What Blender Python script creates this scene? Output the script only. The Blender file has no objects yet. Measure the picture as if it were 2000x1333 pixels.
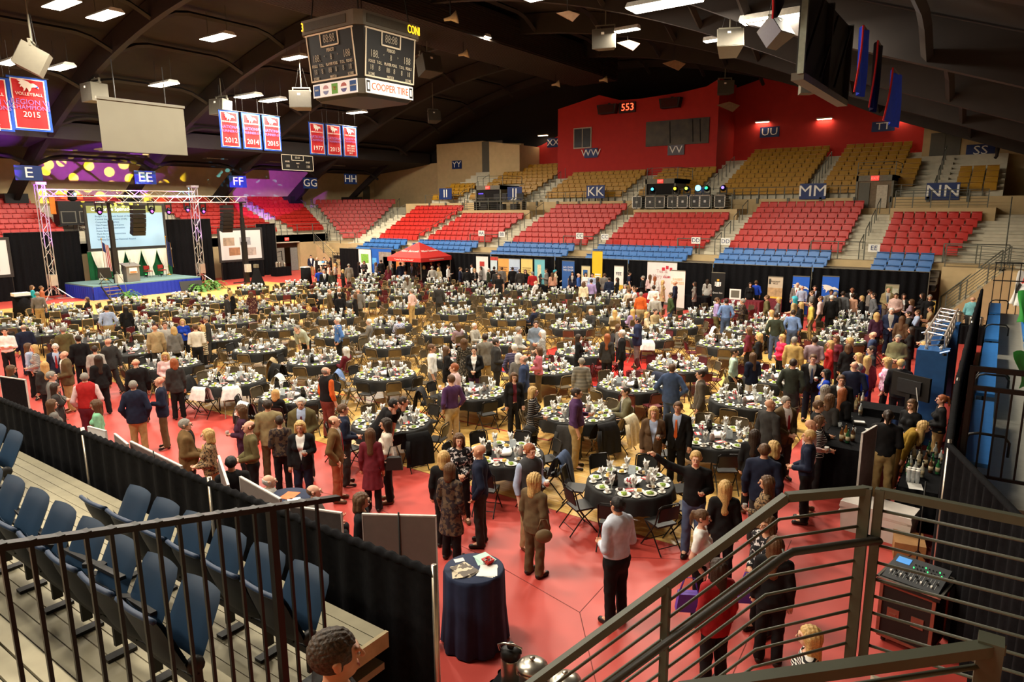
import bpy, math, random
import numpy as np
from mathutils import Matrix, Vector
random.seed(7); R = random.Random(11)
SC = bpy.context.scene; COL = SC.collection
# ------------------------------------------------------------------ camera
FPX, PITCH, ROLL, TH, CAMZ = 1332.0, math.radians(11.07), math.radians(.445), math.radians(-35.57), 5.6
def _axes():
    fw = (0, math.cos(PITCH), -math.sin(PITCH)); u0 = (0, math.sin(PITCH), math.cos(PITCH)); r0 = (1, 0, 0)
    cr, sr = math.cos(ROLL), math.sin(ROLL)
    r = [cr*a-sr*b for a, b in zip(r0, u0)]; u = [cr*b+sr*a for a, b in zip(r0, u0)]
    c, s = math.cos(TH), math.sin(TH)
    rot = lambda a: Vector((a[0]*c+a[1]*s, -a[0]*s+a[1]*c, a[2]))
    return rot(r), rot(u), rot(fw)
RX, UP, FW = _axes(); CAM = Vector((0, 0, CAMZ))
cd = bpy.data.cameras.new('camera'); cam = bpy.data.objects.new('camera', cd); COL.objects.link(cam)
cd.sensor_width = 36; cd.lens = 36*FPX/2000; cd.clip_start = .05; cd.clip_end = 300
m = Matrix((RX, UP, -FW)).transposed().to_4x4(); m.translation = CAM; cam.matrix_world = m
SC.camera = cam
# ------------------------------------------------------------------ world and exposure
w = bpy.data.worlds.new('world'); SC.world = w; w.use_nodes = True
bg = w.node_tree.nodes['Background']; bg.inputs[0].default_value = (1, .86, .66, 1); bg.inputs[1].default_value = .035
vs = SC.view_settings; vs.view_transform = 'Standard'; vs.look = 'None'; vs.gamma = 1; vs.use_curve_mapping = False
vs.exposure = 0.2
LAMP_W = 620.0; LAMP_COL = (1, .90, .74)
# ------------------------------------------------------------------ ray helpers (photo pixel -> place in the hall)
def ray(x, y): return FW+RX*((x-1000)/FPX)-UP*((y-666.5)/FPX)
def at(x, y, z=0.0): q = ray(x, y); return CAM+q*((z-CAMZ)/q.z)
def aty(x, y, Y): q = ray(x, y); return CAM+q*(Y/q.y)
def atx(x, y, X): q = ray(x, y); return CAM+q*(X/q.x)
def atd(x, y, d): return CAM+ray(x, y)*d
def proj(P):
    d = Vector(P)-CAM; z = d.dot(FW)
    return (1000+FPX*d.dot(RX)/z, 666.5-FPX*d.dot(UP)/z, z)
def roof(X): return max(17.0-.0107*(X+29.3)**2, 11.2-.36*(X+6) if X > -6 else 0)
def on_roof(x, y, drop=0.0):
    q = ray(x, y); t = 3.0
    for i in range(4000):
        P = CAM+q*t
        if P.z > roof(P.x)-drop: return P
        t += .03
    return P
# ------------------------------------------------------------------ materials
MATS = {}
def srgb(r, g, b):
    f = lambda c: ((c/255+.055)/1.055)**2.4 if c/255 > .04045 else c/255/12.92
    return (f(r), f(g), f(b), 1)
def mat(name, rgb=None, rough=.6, metal=0, var=.12, scale=9, emit=0, alpha=1, trans=0, bump=0, spec=.35):
    if name in MATS: return MATS[name]
    M = bpy.data.materials.new(name); MATS[name] = M; M.use_nodes = True
    nt = M.node_tree; b = nt.nodes['Principled BSDF']; c = srgb(*rgb)
    b.inputs['Roughness'].default_value = rough; b.inputs['Metallic'].default_value = metal
    b.inputs['Specular IOR Level'].default_value = spec
    b.inputs['Base Color'].default_value = c; M.diffuse_color = c
    if var or bump:
        tc = nt.nodes.new('ShaderNodeTexCoord'); n = nt.nodes.new('ShaderNodeTexNoise'); n.inputs['Scale'].default_value = scale
        nt.links.new(tc.outputs['Object'], n.inputs['Vector'])
        if var:
            r = nt.nodes.new('ShaderNodeValToRGB'); r.color_ramp.elements[0].position = .3; r.color_ramp.elements[1].position = .7
            r.color_ramp.elements[0].color = tuple(max(0, v*(1-var)) for v in c[:3])+(1,)
            r.color_ramp.elements[1].color = tuple(min(1, v*(1+var)) for v in c[:3])+(1,)
            nt.links.new(n.outputs['Fac'], r.inputs[0]); nt.links.new(r.outputs[0], b.inputs['Base Color'])
        if bump:
            bp = nt.nodes.new('ShaderNodeBump'); bp.inputs['Strength'].default_value = bump; bp.inputs['Distance'].default_value = .02
            nt.links.new(n.outputs['Fac'], bp.inputs['Height']); nt.links.new(bp.outputs[0], b.inputs['Normal'])
    if emit:
        b.inputs['Emission Color'].default_value = c; b.inputs['Emission Strength'].default_value = emit
    if alpha < 1: b.inputs['Alpha'].default_value = alpha
    if trans: b.inputs['Transmission Weight'].default_value = trans
    return M
def stripe_mat(name, a, b_, axis='Z', scale=14, rough=.7, kind='WAVE', thr=.5):
    """two-colour woven pattern: stripes, checks, spots or print"""
    if name in MATS: return MATS[name]
    M = mat(name, a, rough, var=0); nt = M.node_tree; b = nt.nodes['Principled BSDF']
    tc = nt.nodes.new('ShaderNodeTexCoord'); r = nt.nodes.new('ShaderNodeValToRGB')
    r.color_ramp.interpolation = 'CONSTANT'; r.color_ramp.elements[1].position = thr
    r.color_ramp.elements[0].color = srgb(*a); r.color_ramp.elements[1].color = srgb(*b_)
    if kind == 'WAVE':
        t = nt.nodes.new('ShaderNodeTexWave'); t.bands_direction = axis; t.inputs['Scale'].default_value = scale
    elif kind == 'SPOT':
        t = nt.nodes.new('ShaderNodeTexVoronoi'); t.inputs['Scale'].default_value = scale
    else:
        t = nt.nodes.new('ShaderNodeTexNoise'); t.inputs['Scale'].default_value = scale
    nt.links.new(tc.outputs['Object'], t.inputs['Vector'])
    nt.links.new(t.outputs[1 if kind == 'NOISE_' else 0] if kind != 'SPOT' else t.outputs['Distance'], r.inputs[0])
    nt.links.new(r.outputs[0], b.inputs['Base Color'])
    return M
# ------------------------------------------------------------------ mesh builder
class MB:
    def __init__(s): s.v = []; s.f = []; s.mi = []; s.sm = []
    def add(s, vs, fs, mi=0, smooth=False):
        o = len(s.v); s.v += [tuple(v) for v in vs]; s.f += [tuple(i+o for i in f) for f in fs]
        s.mi += [mi]*len(fs); s.sm += [smooth]*len(fs); return s
    def box(s, x0, y0, z0, x1, y1, z1, mi=0):
        v = [(x, y, z) for z in (z0, z1) for y in (y0, y1) for x in (x0, x1)]
        return s.add(v, [(0, 2, 3, 1), (4, 5, 7, 6), (0, 1, 5, 4), (2, 6, 7, 3), (0, 4, 6, 2), (1, 3, 7, 5)], mi)
    def cbox(s, c, sx, sy, sz, rz=0, mi=0, rx=0):
        M = Matrix.Rotation(rz, 4, 'Z') @ Matrix.Rotation(rx, 4, 'X'); c = Vector(c)
        v = [c+M @ Vector((x*sx/2, y*sy/2, z*sz/2)) for z in (-1, 1) for y in (-1, 1) for x in (-1, 1)]
        return s.add(v, [(0, 2, 3, 1), (4, 5, 7, 6), (0, 1, 5, 4), (2, 6, 7, 3), (0, 4, 6, 2), (1, 3, 7, 5)], mi)
    def beam(s, a, b, w, h, mi=0, up=(0, 0, 1)):
        a, b = Vector(a), Vector(b); d = (b-a).normalized(); u = Vector(up)
        if abs(d.dot(u)) > .98: u = Vector((1, 0, 0))
        x = d.cross(u).normalized()*(w/2); y = x.cross(d).normalized()*(h/2)
        v = [p+i*x+j*y for p in (a, b) for j in (-1, 1) for i in (-1, 1)]
        return s.add(v, [(0, 1, 3, 2), (4, 6, 7, 5), (0, 4, 5, 1), (2, 3, 7, 6), (0, 2, 6, 4), (1, 5, 7, 3)], mi)
    def tube(s, pts, r, n=6, mi=0, cap=True, closed=False):
        P = [Vector(p) for p in pts]; k = len(P); rr = r if isinstance(r, (list, tuple)) else [r]*k
        v = []; f = []; u = None
        for i, p in enumerate(P):
            d = (P[min(i+1, k-1)]-P[max(i-1, 0)])
            if closed: d = P[(i+1) % k]-P[i-1]
            d = d.normalized() if d.length > 1e-9 else Vector((0, 0, 1))
            if u is None: u = Vector((0, 0, 1)) if abs(d.z) < .9 else Vector((1, 0, 0))
            x = d.cross(u).normalized(); y = x.cross(d).normalized(); u = y
            v += [p+(x*math.cos(2*math.pi*j/n)+y*math.sin(2*math.pi*j/n))*rr[i] for j in range(n)]
        for i in range(k if closed else k-1):
            for j in range(n):
                a = i*n+j; b = i*n+(j+1) % n; c = ((i+1) % k)*n
                f.append((a, b, c+(j+1) % n, c+j))
        if cap and not closed: f += [tuple(range(n))[::-1], tuple(range((k-1)*n, k*n))]
        return s.add(v, f, mi, n > 5)
    def lathe(s, prof, n=16, c=(0, 0, 0), mi=0, sx=1, sy=1, wav=0, wn=0):
        v = []; f = []; k = len(prof)
        for (r, z) in prof:
            for j in range(n):
                a = 2*math.pi*j/n; q = r*(1+wav*math.sin(wn*a)) if wav else r
                v.append((c[0]+q*math.cos(a)*sx, c[1]+q*math.sin(a)*sy, c[2]+z))
        for i in range(k-1):
            for j in range(n):
                f.append((i*n+j, i*n+(j+1) % n, (i+1)*n+(j+1) % n, (i+1)*n+j))
        if prof[0][0] > 1e-6: f.append(tuple(range(n))[::-1])
        if prof[-1][0] > 1e-6: f.append(tuple(range((k-1)*n, k*n)))
        return s.add(v, f, mi, True)
    def prism(s, poly, lo, hi, plane='XY', mi=0):
        """outline extruded between lo and hi along the remaining axis"""
        n = len(poly)
        g = {'XY': lambda a, b, c: (a, b, c), 'XZ': lambda a, b, c: (a, c, b), 'YZ': lambda a, b, c: (c, a, b)}[plane]
        v = [g(a, b, lo) for a, b in poly]+[g(a, b, hi) for a, b in poly]
        f = [tuple(range(n))[::-1], tuple(range(n, 2*n))]+[(i, (i+1) % n, n+(i+1) % n, n+i) for i in range(n)]
        return s.add(v, f, mi)
    def ball(s, c, r, n=8, m=6, mi=0):
        rx, ry, rz = r if isinstance(r, (list, tuple)) else (r, r, r)
        v = []; f = []
        for i in range(m+1):
            t = math.pi*i/m
            for j in range(n):
                a = 2*math.pi*j/n; v.append((c[0]+rx*math.sin(t)*math.cos(a), c[1]+ry*math.sin(t)*math.sin(a), c[2]+rz*math.cos(t)))
        for i in range(m):
            for j in range(n): f.append((i*n+j, (i+1)*n+j, (i+1)*n+(j+1) % n, i*n+(j+1) % n))
        return s.add(v, f, mi, True)
    def grid(s, fn, nu, nv, mi=0, thick=0):
        v = [fn(i/nu, j/nv) for j in range(nv+1) for i in range(nu+1)]; W = nu+1
        f = [(j*W+i, j*W+i+1, (j+1)*W+i+1, (j+1)*W+i) for j in range(nv) for i in range(nu)]
        return s.add(v, f, mi, True)
    def xf(s, M):
        s.v = [tuple(M @ Vector(v)) for v in s.v]; return s
    def join(s, o, M=None):
        vs = [tuple(M @ Vector(v)) for v in o.v] if M is not None else o.v
        k = len(s.v); s.v += vs; s.f += [tuple(i+k for i in f) for f in o.f]; s.mi += o.mi; s.sm += o.sm; return s
    def mesh(s, name, mats):
        me = bpy.data.meshes.new(name); me.from_pydata(s.v, [], s.f)
        for M in (mats if isinstance(mats, (list, tuple)) else [mats]): me.materials.append(M)
        if any(s.mi): me.polygons.foreach_set('material_index', s.mi)
        if any(s.sm): me.polygons.foreach_set('use_smooth', s.sm)
        me.update(); return me
def link(name, data, parent=None, loc=None, rz=0.0):
    o = bpy.data.objects.new(name, data); COL.objects.link(o)
    if parent is not None: o.parent = parent
    if loc is not None: o.location = loc
    if rz: o.rotation_euler = (0, 0, rz)
    return o
def tag(o, label=None, cat=None, group=None, kind=None):
    if label: o['label'] = label
    if cat: o['category'] = cat
    if group: o['group'] = group
    if kind: o['kind'] = kind
    return o
def thing(name, label, cat, loc=(0, 0, 0), rz=0.0, group=None):
    o = link(name, None, None, loc, rz); o.empty_display_size = .1; return tag(o, label, cat, group)
def part(name, mb, mats, parent, label=None):
    o = link(name, mb.mesh(name, mats), parent)
    if label: o['label'] = label
    return o
def one(name, mb, mats, label, cat, group=None, loc=None, rz=0.0):
    return tag(link(name, mb.mesh(name, mats), None, loc, rz), label, cat, group)
def struct(name, mb, mats, parent=None):
    o = link(name, mb.mesh(name, mats), parent)
    if parent is None: o['kind'] = 'structure'
    return o
def dup(root, loc, rz=None, label=None, group=None, scale=None):
    r = root.copy(); COL.objects.link(r); r.location = loc
    if rz is not None: r.rotation_euler = (0, 0, rz)
    if label: r['label'] = label
    if group: r['group'] = group
    if scale: r.scale = scale
    for ch in root.children:
        c = ch.copy(); COL.objects.link(c); c.parent = r
        for g in ch.children:
            d = g.copy(); COL.objects.link(d); d.parent = c
    return r
TEXTS = []
def text(s, size, M, material, parent, name='lettering', align='CENTER', ext=.004, sx=1.0):
    """flat lettering; M places its XY plane. Turned into a mesh at the end of the script"""
    c = bpy.data.curves.new('lettering', 'FONT'); c.body = s; c.size = size; c.align_x = align; c.align_y = 'CENTER'; c.extrude = ext
    c.resolution_u = 2; c.materials.append(material)
    o = bpy.data.objects.new(name, c); COL.objects.link(o); o.parent = parent
    o.matrix_basis = M @ Matrix.Diagonal((sx, 1, 1, 1)); TEXTS.append(o); return o
def face_matrix(o, right, up):
    r = Vector(right).normalized(); u = Vector(up).normalized(); n = r.cross(u)
    M = Matrix((r, u, n)).transposed().to_4x4(); M.translation = Vector(o); return M
ORD = ['zeroth', 'first', 'second', 'third', 'fourth', 'fifth', 'sixth', 'seventh', 'eighth', 'ninth', 'tenth', 'eleventh', 'twelfth', 'thirteenth', 'fourteenth', 'fifteenth', 'sixteenth']
# ================================================================== THE HALL: floor, roof, walls, stands
RED_FLOOR = mat('red_floor_covering', (200, 76, 66), .5, var=.07, scale=1.3, spec=.4)
SEAM = mat('floor_seam', (120, 40, 35), .7, var=0)
CONC = mat('pale_painted_concrete', (205, 198, 176), .75, var=.06, scale=3)
BEIGE = mat('beige_painted_block', (196, 172, 128), .8, var=.06, scale=2)
WALLRED = mat('red_painted_wall', (184, 42, 36), .75, var=.05, scale=2)
ROOFM = mat('dark_brown_roof_deck', (38, 31, 26), .9, var=.12, scale=.7)
RIBM = mat('dark_brown_steel_rib', (36, 29, 25), .7, var=.1, scale=2)
BLACKM = mat('black_painted_steel', (30, 28, 26), .5, var=.1)
RAILM = mat('grey_painted_rail', (96, 98, 88), .5, var=.06)
DRAPE = mat('black_velour_drape', (18, 18, 20), .95, var=.25, scale=14, bump=.3, spec=.1)
DARKDOOR = mat('dark_grey_door', (92, 90, 80), .6, var=.05)
WHITE = mat('white_paint', (235, 232, 225), .6, var=.03)
NAVY = mat('navy_sign_blue', (22, 48, 104), .5, var=.04)
WHITEL = mat('white_lettering', (240, 238, 228), .6, var=0)
# --- wooden court with planks
WOOD = mat('maple_court_boards', (226, 176, 92), .3, var=0, spec=.5)
nt = WOOD.node_tree; b = nt.nodes['Principled BSDF']; tc = nt.nodes.new('ShaderNodeTexCoord')
br = nt.nodes.new('ShaderNodeTexBrick'); br.inputs['Scale'].default_value = 1; br.inputs['Brick Width'].default_value = 2.4; br.inputs['Row Height'].default_value = .085
br.inputs['Mortar Size'].default_value = .003; br.inputs['Color1'].default_value = srgb(242, 200, 118); br.inputs['Color2'].default_value = srgb(226, 176, 94); br.inputs['Mortar'].default_value = srgb(170, 120, 60)
nt.links.new(tc.outputs['Object'], br.inputs['Vector']); nt.links.new(br.outputs['Color'], b.inputs['Base Color'])
fl = struct('floor', MB().box(-63, -8, -.3, 12, 60, 0), RED_FLOOR)
q = MB()
for a, c in (((-6.6, 8.1), (-4.3, 7.6)), ((-4.3, 7.6), (-4.4, 9.4)), ((-4.3, 7.6), (-3.3, 6.3)), ((-9.5, 8.4), (-6.6, 8.1)), ((-14, 7.8), (-9.5, 8.4)), ((-4.4, 9.4), (-3.2, 10.1)), ((-2.4, 11.5), (-2.1, 7.2))):
    q.beam((*a, .001), (*c, .001), .012, .002)
part('floor_seams', q, SEAM, fl)
ct = struct('floor_wood_court', MB().box(-47.2, 10.2, 0, -3.5, 32.6, .006), WOOD)
REDP = mat('red_court_paint', (200, 52, 46), .35, var=.04); BLUEP = mat('blue_court_paint', (40, 70, 160), .35, var=.04)
part('painted_lane', MB().box(-14.4, 18.6, .006, -8.8, 23.6, .009), REDP, ct)
part('painted_line', MB().box(-14.5, 18.5, .006, -8.7, 18.6, .010).box(-14.5, 23.6, .006, -8.7, 23.72, .010).box(-8.8, 18.5, .006, -8.6, 23.7, .010), BLUEP, ct)
part('painted_line', MB().box(-42, 13.4, .006, -8.5, 13.46, .008).box(-42, 28.9, .006, -8.5, 28.96, .008).box(-8.56, 13.4, .006, -8.5, 28.9, .008), REDP, ct)
# --- roof: barrel shell on arched ribs
q = MB(); xs = [-55.6+i*1.4 for i in range(45)]; v = []
for Y in (-8, 60): v += [(x, Y, roof(x)+.45) for x in xs]
n = len(xs); q.add(v, [(i, i+1, n+i+1, n+i) for i in range(n-1)], 0, False)
ceil_ = struct('ceiling', q, ROOFM)
RIBY = [4.0, 12.3, 20.6, 28.9, 37.0, 45.3, 53.5]
for Y in RIBY:
    q = MB(); pts = [(x, Y, roof(x)) for x in [-60.6+i*1.6 for i in range(43)]]
    for k, (dz, wd, hh) in enumerate(((.0, .34, .75 if Y < 50 else .2),)):
        vv = []
        for (x, y, z) in pts:
            s = -2*.0107*(x+29.3); nx, nz = -s/math.hypot(s, 1), 1/math.hypot(s, 1)
            for dy, dn in ((-wd/2, -hh), (wd/2, -hh), (wd/2, .35), (-wd/2, .35)): vv.append((x+nx*dn, y+dy, z+nz*dn))
        ff = [(i*4+j, i*4+(j+1) % 4, i*4+4+(j+1) % 4, i*4+4+j) for i in range(len(pts)-1) for j in range(4)]
        q.add(vv, ff, 0, False)
    part('arch_rib', q, RIBM, ceil_)
    # leg below the wall head: the bare strut the photograph shows standing on the top seat row
    part('arch_foot', MB().box(-61.2, Y-.75, 5.6, -59.4, Y+.75, 6.9), BLACKM, ceil_)
PX = [-56, -51.5, -47, -42.5, -38, -33.5, -24.5, -20, -15.5, -11, -6.5, -2]
for i in range(len(RIBY)-1):
    y0, y1 = RIBY[i], RIBY[i+1]
    for x in PX:
        zz = roof(x)+.1
        if y0 > 44 and x > -12: continue
        pts = [(x, y0, zz-.75), (x, y0+.5, zz-.5), (x, y0+1.2, zz-.16), (x, y0+2, zz), (x, y1-2, zz), (x, y1-1.2, zz-.16), (x, y1-.5, zz-.5), (x, y1, zz-.75)]
        part('purlin', MB().tube(pts, .14, 4), RIBM, ceil_)
# ribbed box along the ridge
q = MB().box(-29.5, 6, 15.2, -25.6, 50, 16.9)
for i in range(14): q.box(-25.6, 6, 15.25+i*.115, -25.53, 50, 15.3+i*.115)
for i in range(26): q.box(-29.4+i*.15, 6, 15.14, -29.33+i*.15, 50, 15.2)
part('ridge_duct', q, mat('brown_ribbed_metal', (52, 43, 36), .6, var=.05), ceil_)
# lower flat ceiling over the top of the stage-end stand
part('lower_ceiling', MB().prism([(-61.4, 9.5), (-61.4, 9.7), (-55.6, roof(-55.6)+.5), (-52.4, roof(-52.4)+.2), (-52.4, roof(-52.4)-.9), (-55.6, 10.0)], -8, 58, 'XZ'), mat('dark_painted_soffit', (44, 38, 36), .8, var=.05), ceil_)
# --- walls
struct('wall_left', MB().box(-61.9, -8, 0, -61.4, 58.4, 10.3), BEIGE)
q = MB(); poly = [(-61.4, 0), (-40.2, 0), (-40.2, 11.9), (-44.5, 12.2), (-49.4, 10.5), (-54, 10.4), (-61.4, 9.7)]
q.prism(poly, 58, 58.5, 'XZ'); wf = struct('wall_far', q, BEIGE)
xs = [-40.2+i*2.5 for i in range(15)]; poly = [(-5.2, 0), (-40.2, 0), (-40.2, 11.0), (-37.7, 11.6), (-33.4, 13.3), (-30, 13.6), (-19.2, 13.6), (-18.9, 15.0)]+[(x, roof(x)+.6) for x in (-16, -14, -12, -10, -8)]+[(-5.2, roof(-5.2)+.6)]
part('red_wall', MB().prism(poly, 58, 58.5, 'XZ'), WALLRED, wf)
poly = [(-5.2, 0), (-5.2, roof(-5.2)+.6), (-1, roof(-1)+.6), (4, roof(4)+.6), (6, 5), (6, 0)]
part('dark_upper_wall', MB().prism([(-61.4, 7), (3, 7)]+[(x, roof(x)+.6) for x in (3, -2, -6, -10, -14, -18, -22, -26, -29, -33, -38, -43, -48, -52, -56)]+[(-61.4, 9.9)], 58.5, 58.7, 'XZ'), mat('black_painted_upper_wall', (24, 21, 20), .9), wf)
part('beige_end', MB().prism(poly, 56, 58.5, 'XZ'), BEIGE, wf)
struct('wall_right', MB().box(7, -8, 0, 7.5, 58.4, 8), BEIGE)
struct('wall_near', MB().box(-62, -8.5, 0, 8, -8, 14), BEIGE)
dr = struct('door_1', MB().box(-4.75, 55.9, 8.2, -3.0, 55.99, 10.35), DARKDOOR)
part('door_gap', MB().box(-3.9, 55.88, 8.2, -3.87, 55.9, 10.3), BLACKM, dr); part('door_knob', MB().ball((-3.8, 55.86, 9.3), .05), WHITEL, dr)
struct('door_2', MB().box(-61.4, 56.2, 5.9, -61.3, 57.2, 8.2), DARKDOOR)
# angled screen walls at the upper left corner of the far stand
q = MB().prism([(-50.5, 58), (-50.5, 57), (-44.2, 57), (-44.2, 58)], 5.5, 12.3, 'XY'); part('corner_wall', q, BEIGE, wf)
part('dark_opening', MB().box(-44.2, 56.8, 6, -41.6, 56.95, 12.2), DARKDOOR, wf)
part('upper_wall', MB().prism([(-41.6, 6), (-38, 6), (-38, 11.4), (-41.6, 11.9)], 54.6, 58, 'XZ'), BEIGE, wf)
# --- press box
pb = struct('wall_press_box', MB().prism([(-33.4, 8.0), (-18.9, 8.0), (-18.9, 15.2), (-19.9, 14.7), (-22, 14.45), (-25.6, 14.3), (-27.3, 14.35), (-29.3, 14.95), (-31, 14.6), (-33.4, 14.15)], 54, 58, 'XZ'), WALLRED)
w1 = struct('window_1', MB().box(-31.75, 53.93, 10.65, -29.95, 54.02, 12.4), mat('pale_window_frame', (176, 168, 150), .6))
part('pane', MB().box(-31.65, 53.9, 10.75, -30.9, 53.94, 12.3), mat('dark_window_glass', (26, 26, 24), .4, var=.3, scale=3, spec=.3), w1)
part('pane', MB().box(-30.8, 53.9, 10.75, -30.05, 53.94, 12.3), MATS['dark_window_glass'], w1)
w2 = struct('window_2', MB().box(-24.85, 53.9, 10.45, -19.55, 54.02, 12.4), mat('tinted_box_glass', (66, 58, 42), .45, var=.5, scale=1.2, spec=.3))
for x in (-22.8, -20.9, -20.3): part('curtain_edge', MB().tube([(x, 53.88, 12.3), (x+.1, 53.88, 10.6)], .03, 4), BLACKM, w2)
for x in (-28.3, -22.7):
    g = thing('wall_speaker', 'dark loudspeaker on the red press box wall %s the red clock' % ('left of' if x < -25 else 'right of'), 'speaker', (x, 53.7, 13.7))
    part('cabinet', MB().prism([(-.75, -.4), (.75, -.4), (.9, .35), (-.9, .35)], -.3, .3, 'XZ'), BLACKM, g); part('bracket', MB().box(-.1, .2, -.1, .1, .34, .5), BLACKM, g)
    part('grille', MB().box(-.7, -.33, -.33, .7, -.3, .3), mat('speaker_grille', (70, 30, 26), .9), g)
ck = thing('wall_clock', 'red digital clock reading 553 on the press box', 'clock', (-26.6, 53.9, 13.7))
part('case', MB().box(-.75, -.06, -.42, .75, .1, .42), mat('clock_case', (40, 8, 8), .5), ck)
LEDR = mat('red_led', (255, 70, 40), .5, var=0, emit=4)
text('553', .8, face_matrix((.08, -.09, 0), (1, 0, 0), (0, 0, 1)), LEDR, ck, 'digits')
# sconces wash the red wall
def sconce(P, label, e=14):
    g = thing('wall_light', label, 'light', P)
    part('housing', MB().box(-.55, -.28, .05, .55, .0, .14), mat('sconce_metal', (200, 190, 170), .5), g)
    part('lens', MB().box(-.5, -.26, .0, .5, -.03, .05), mat('sconce_lens', (255, 225, 190), .5, var=0, emit=5), g)
    l = bpy.data.lights.new('wall_light_glow', 'AREA'); l.energy = e; l.color = (1, .75, .5); l.shape = 'RECTANGLE'; l.size = 1.0; l.size_y = .2
    o = link('glow', l, g, (0, -.15, -.02)); return g
sconce(aty(1062, 266, 57.95), 'small wall light beside the XX sign on the red wall')
for x, y, t in ((1490, 240, 'above the UU sign'), (1611, 234, 'between the UU and TT signs'), (1760, 226, 'at the right end by the TT sign')): sconce(aty(x, y, 57.95), 'small wall light on the red wall '+t)
# --- section letter signs
def sign(s, P, wd, ht, right=(1, 0, 0), group=None, matl=NAVY, size=None, extra=''):
    g = thing('section_sign', 'blue section sign with white letters %s%s' % (s, extra), 'sign', P, 0, 'section letter signs')
    r = Vector(right); n = r.cross(Vector((0, 0, 1)))
    q = MB(); c = [r*(a*wd/2)+Vector((0, 0, b2*ht/2)) for a, b2 in ((-1, -1), (1, -1), (1, 1), (-1, 1))]
    q.add([p-n*.03 for p in c]+[p+n*.0 for p in c], [(0, 1, 2, 3), (7, 6, 5, 4), (0, 4, 5, 1), (1, 5, 6, 2), (2, 6, 7, 3), (3, 7, 4, 0)])
    part('plate', q, matl, g)
    text(s, size or ht*1.0, face_matrix(n*.012, r, (0, 0, 1)), WHITEL, g, sx=1.15)
    return g
for s, x, y, Y, wd, ht in (('II', 870, 379, 48.3, 1.5, 1.0), ('JJ', 1005, 378, 48.3, 1.5, 1.1), ('KK', 1163, 375, 48.3, 1.6, 1.0), ('MM', 1587, 374, 48.3, 1.6, 1.0), ('NN', 1841, 374, 48.3, 1.7, 1.0),
                           ('XX', 1080, 279, 57.9, 1.3, .85), ('WW', 1154, 299, 53.9, 1.3, .8), ('VV', 1320, 293, 53.9, 1.4, .8), ('UU', 1503, 258, 57.9, 1.5, .8), ('TT', 1725, 247, 57.9, 1.5, .7), ('SS', 1915, 294, 55.9, 1.6, .8), ('YY', 892, 322, 56.9, 1.3, .85)):
    sign(s, aty(x, y, Y), wd, ht, matl=mat('sign_grey_blue', (92, 92, 100), .5) if s == 'VV' else NAVY)
for s, x, y in (('E', 56, 338), ('EE', 284, 347), ('FF', 465, 355), ('GG', 606, 358), ('HH', 685, 350)):
    sign(s, atx(x, y, -54.6), 1.65, 1.0, (0, 1, 0))
# --- seats -------------------------------------------------------------------------------------------
SEATCOL = {'red': mat('red_seat_plastic', (192, 44, 36), .42, var=.06, spec=.35), 'gold': mat('gold_seat_plastic', (176, 128, 24), .4, var=.06, spec=.4), 'blue': mat('blue_seat_plastic', (66, 118, 184), .4, var=.06, spec=.4)}
SEATS = {'red': [], 'gold': [], 'blue': []}
def row_of_seats(col, p0, p1, z, rz, desc):
    p0, p1 = Vector(p0), Vector(p1); L = (p1-p0).length; n = max(1, int(L/.54))
    for i in range(n):
        P = p0+(p1-p0)*((i+.5)/n); SEATS[col].append((P.x, P.y, z, rz, L/n, desc, i+1, n))
ARENA = struct('seating_stand_far', MB().box(-46, 40.5, 0, 5, 41, 2.7), BEIGE)
def rails(pts, parent, post=None, r=.028, h=1.0, nbar=0, name='handrail', m=RAILM):
    """a rail over the given floor points, a post at each, optional cross bars"""
    P = [Vector(p) for p in pts]; q = MB()
    q.tube([p+Vector((0, 0, h)) for p in P], r, 6)
    for p in P: q.beam(p, p+Vector((0, 0, h)), 2*r, 2*r)
    for k in range(nbar): q.tube([p+Vector((0, 0, h*(k+1)/(nbar+1))) for p in P], r*.5, 4)
    return part(name, q, m, parent)
# lower red tiers: solid steps
for k in range(8): part('tier', MB().box(-47, 41+.84*k, 2.0+.33*k-(0 if k else 2.0), 5, 41.84+.84*k if k < 7 else 48.4, 2.7+.33*k), CONC, ARENA)
FAR = [('NN', -5.4, -.9, 6), ('MM', -13.5, -7.2, 8), ('LL', -21.9, -15.0, 6), ('KK', -29.6, -23.3, 8), ('JJ', -38.0, -31.6, 6), ('II', -45.2, -39.2, 8)]
for s, x0, x1, rows in FAR:
    for k in range(rows):
        e0 = x0+(1.6*(1-k/8) if s == 'II' else 0); e1 = x1-(0 if s != 'NN' else .9*(1-k/6))
        row_of_seats('red', (e0, 41.5+.84*k, 0), (e1, 41.5+.84*k, 0), 2.7+.33*k, 0, '%s row of the far stand by sign %s' % (ORD[k+1], s))
    if rows == 6:
        part('platform', MB().box(x0-.2, 46.2, 4.6, x1+.4, 48.4, 5.4), BEIGE, ARENA)
        rails([(x0+i*(x1-x0)/5, 46.3, 5.4) for i in range(6)], ARENA, h=1.0, nbar=5, r=.025, name='guard_rail')
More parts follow.
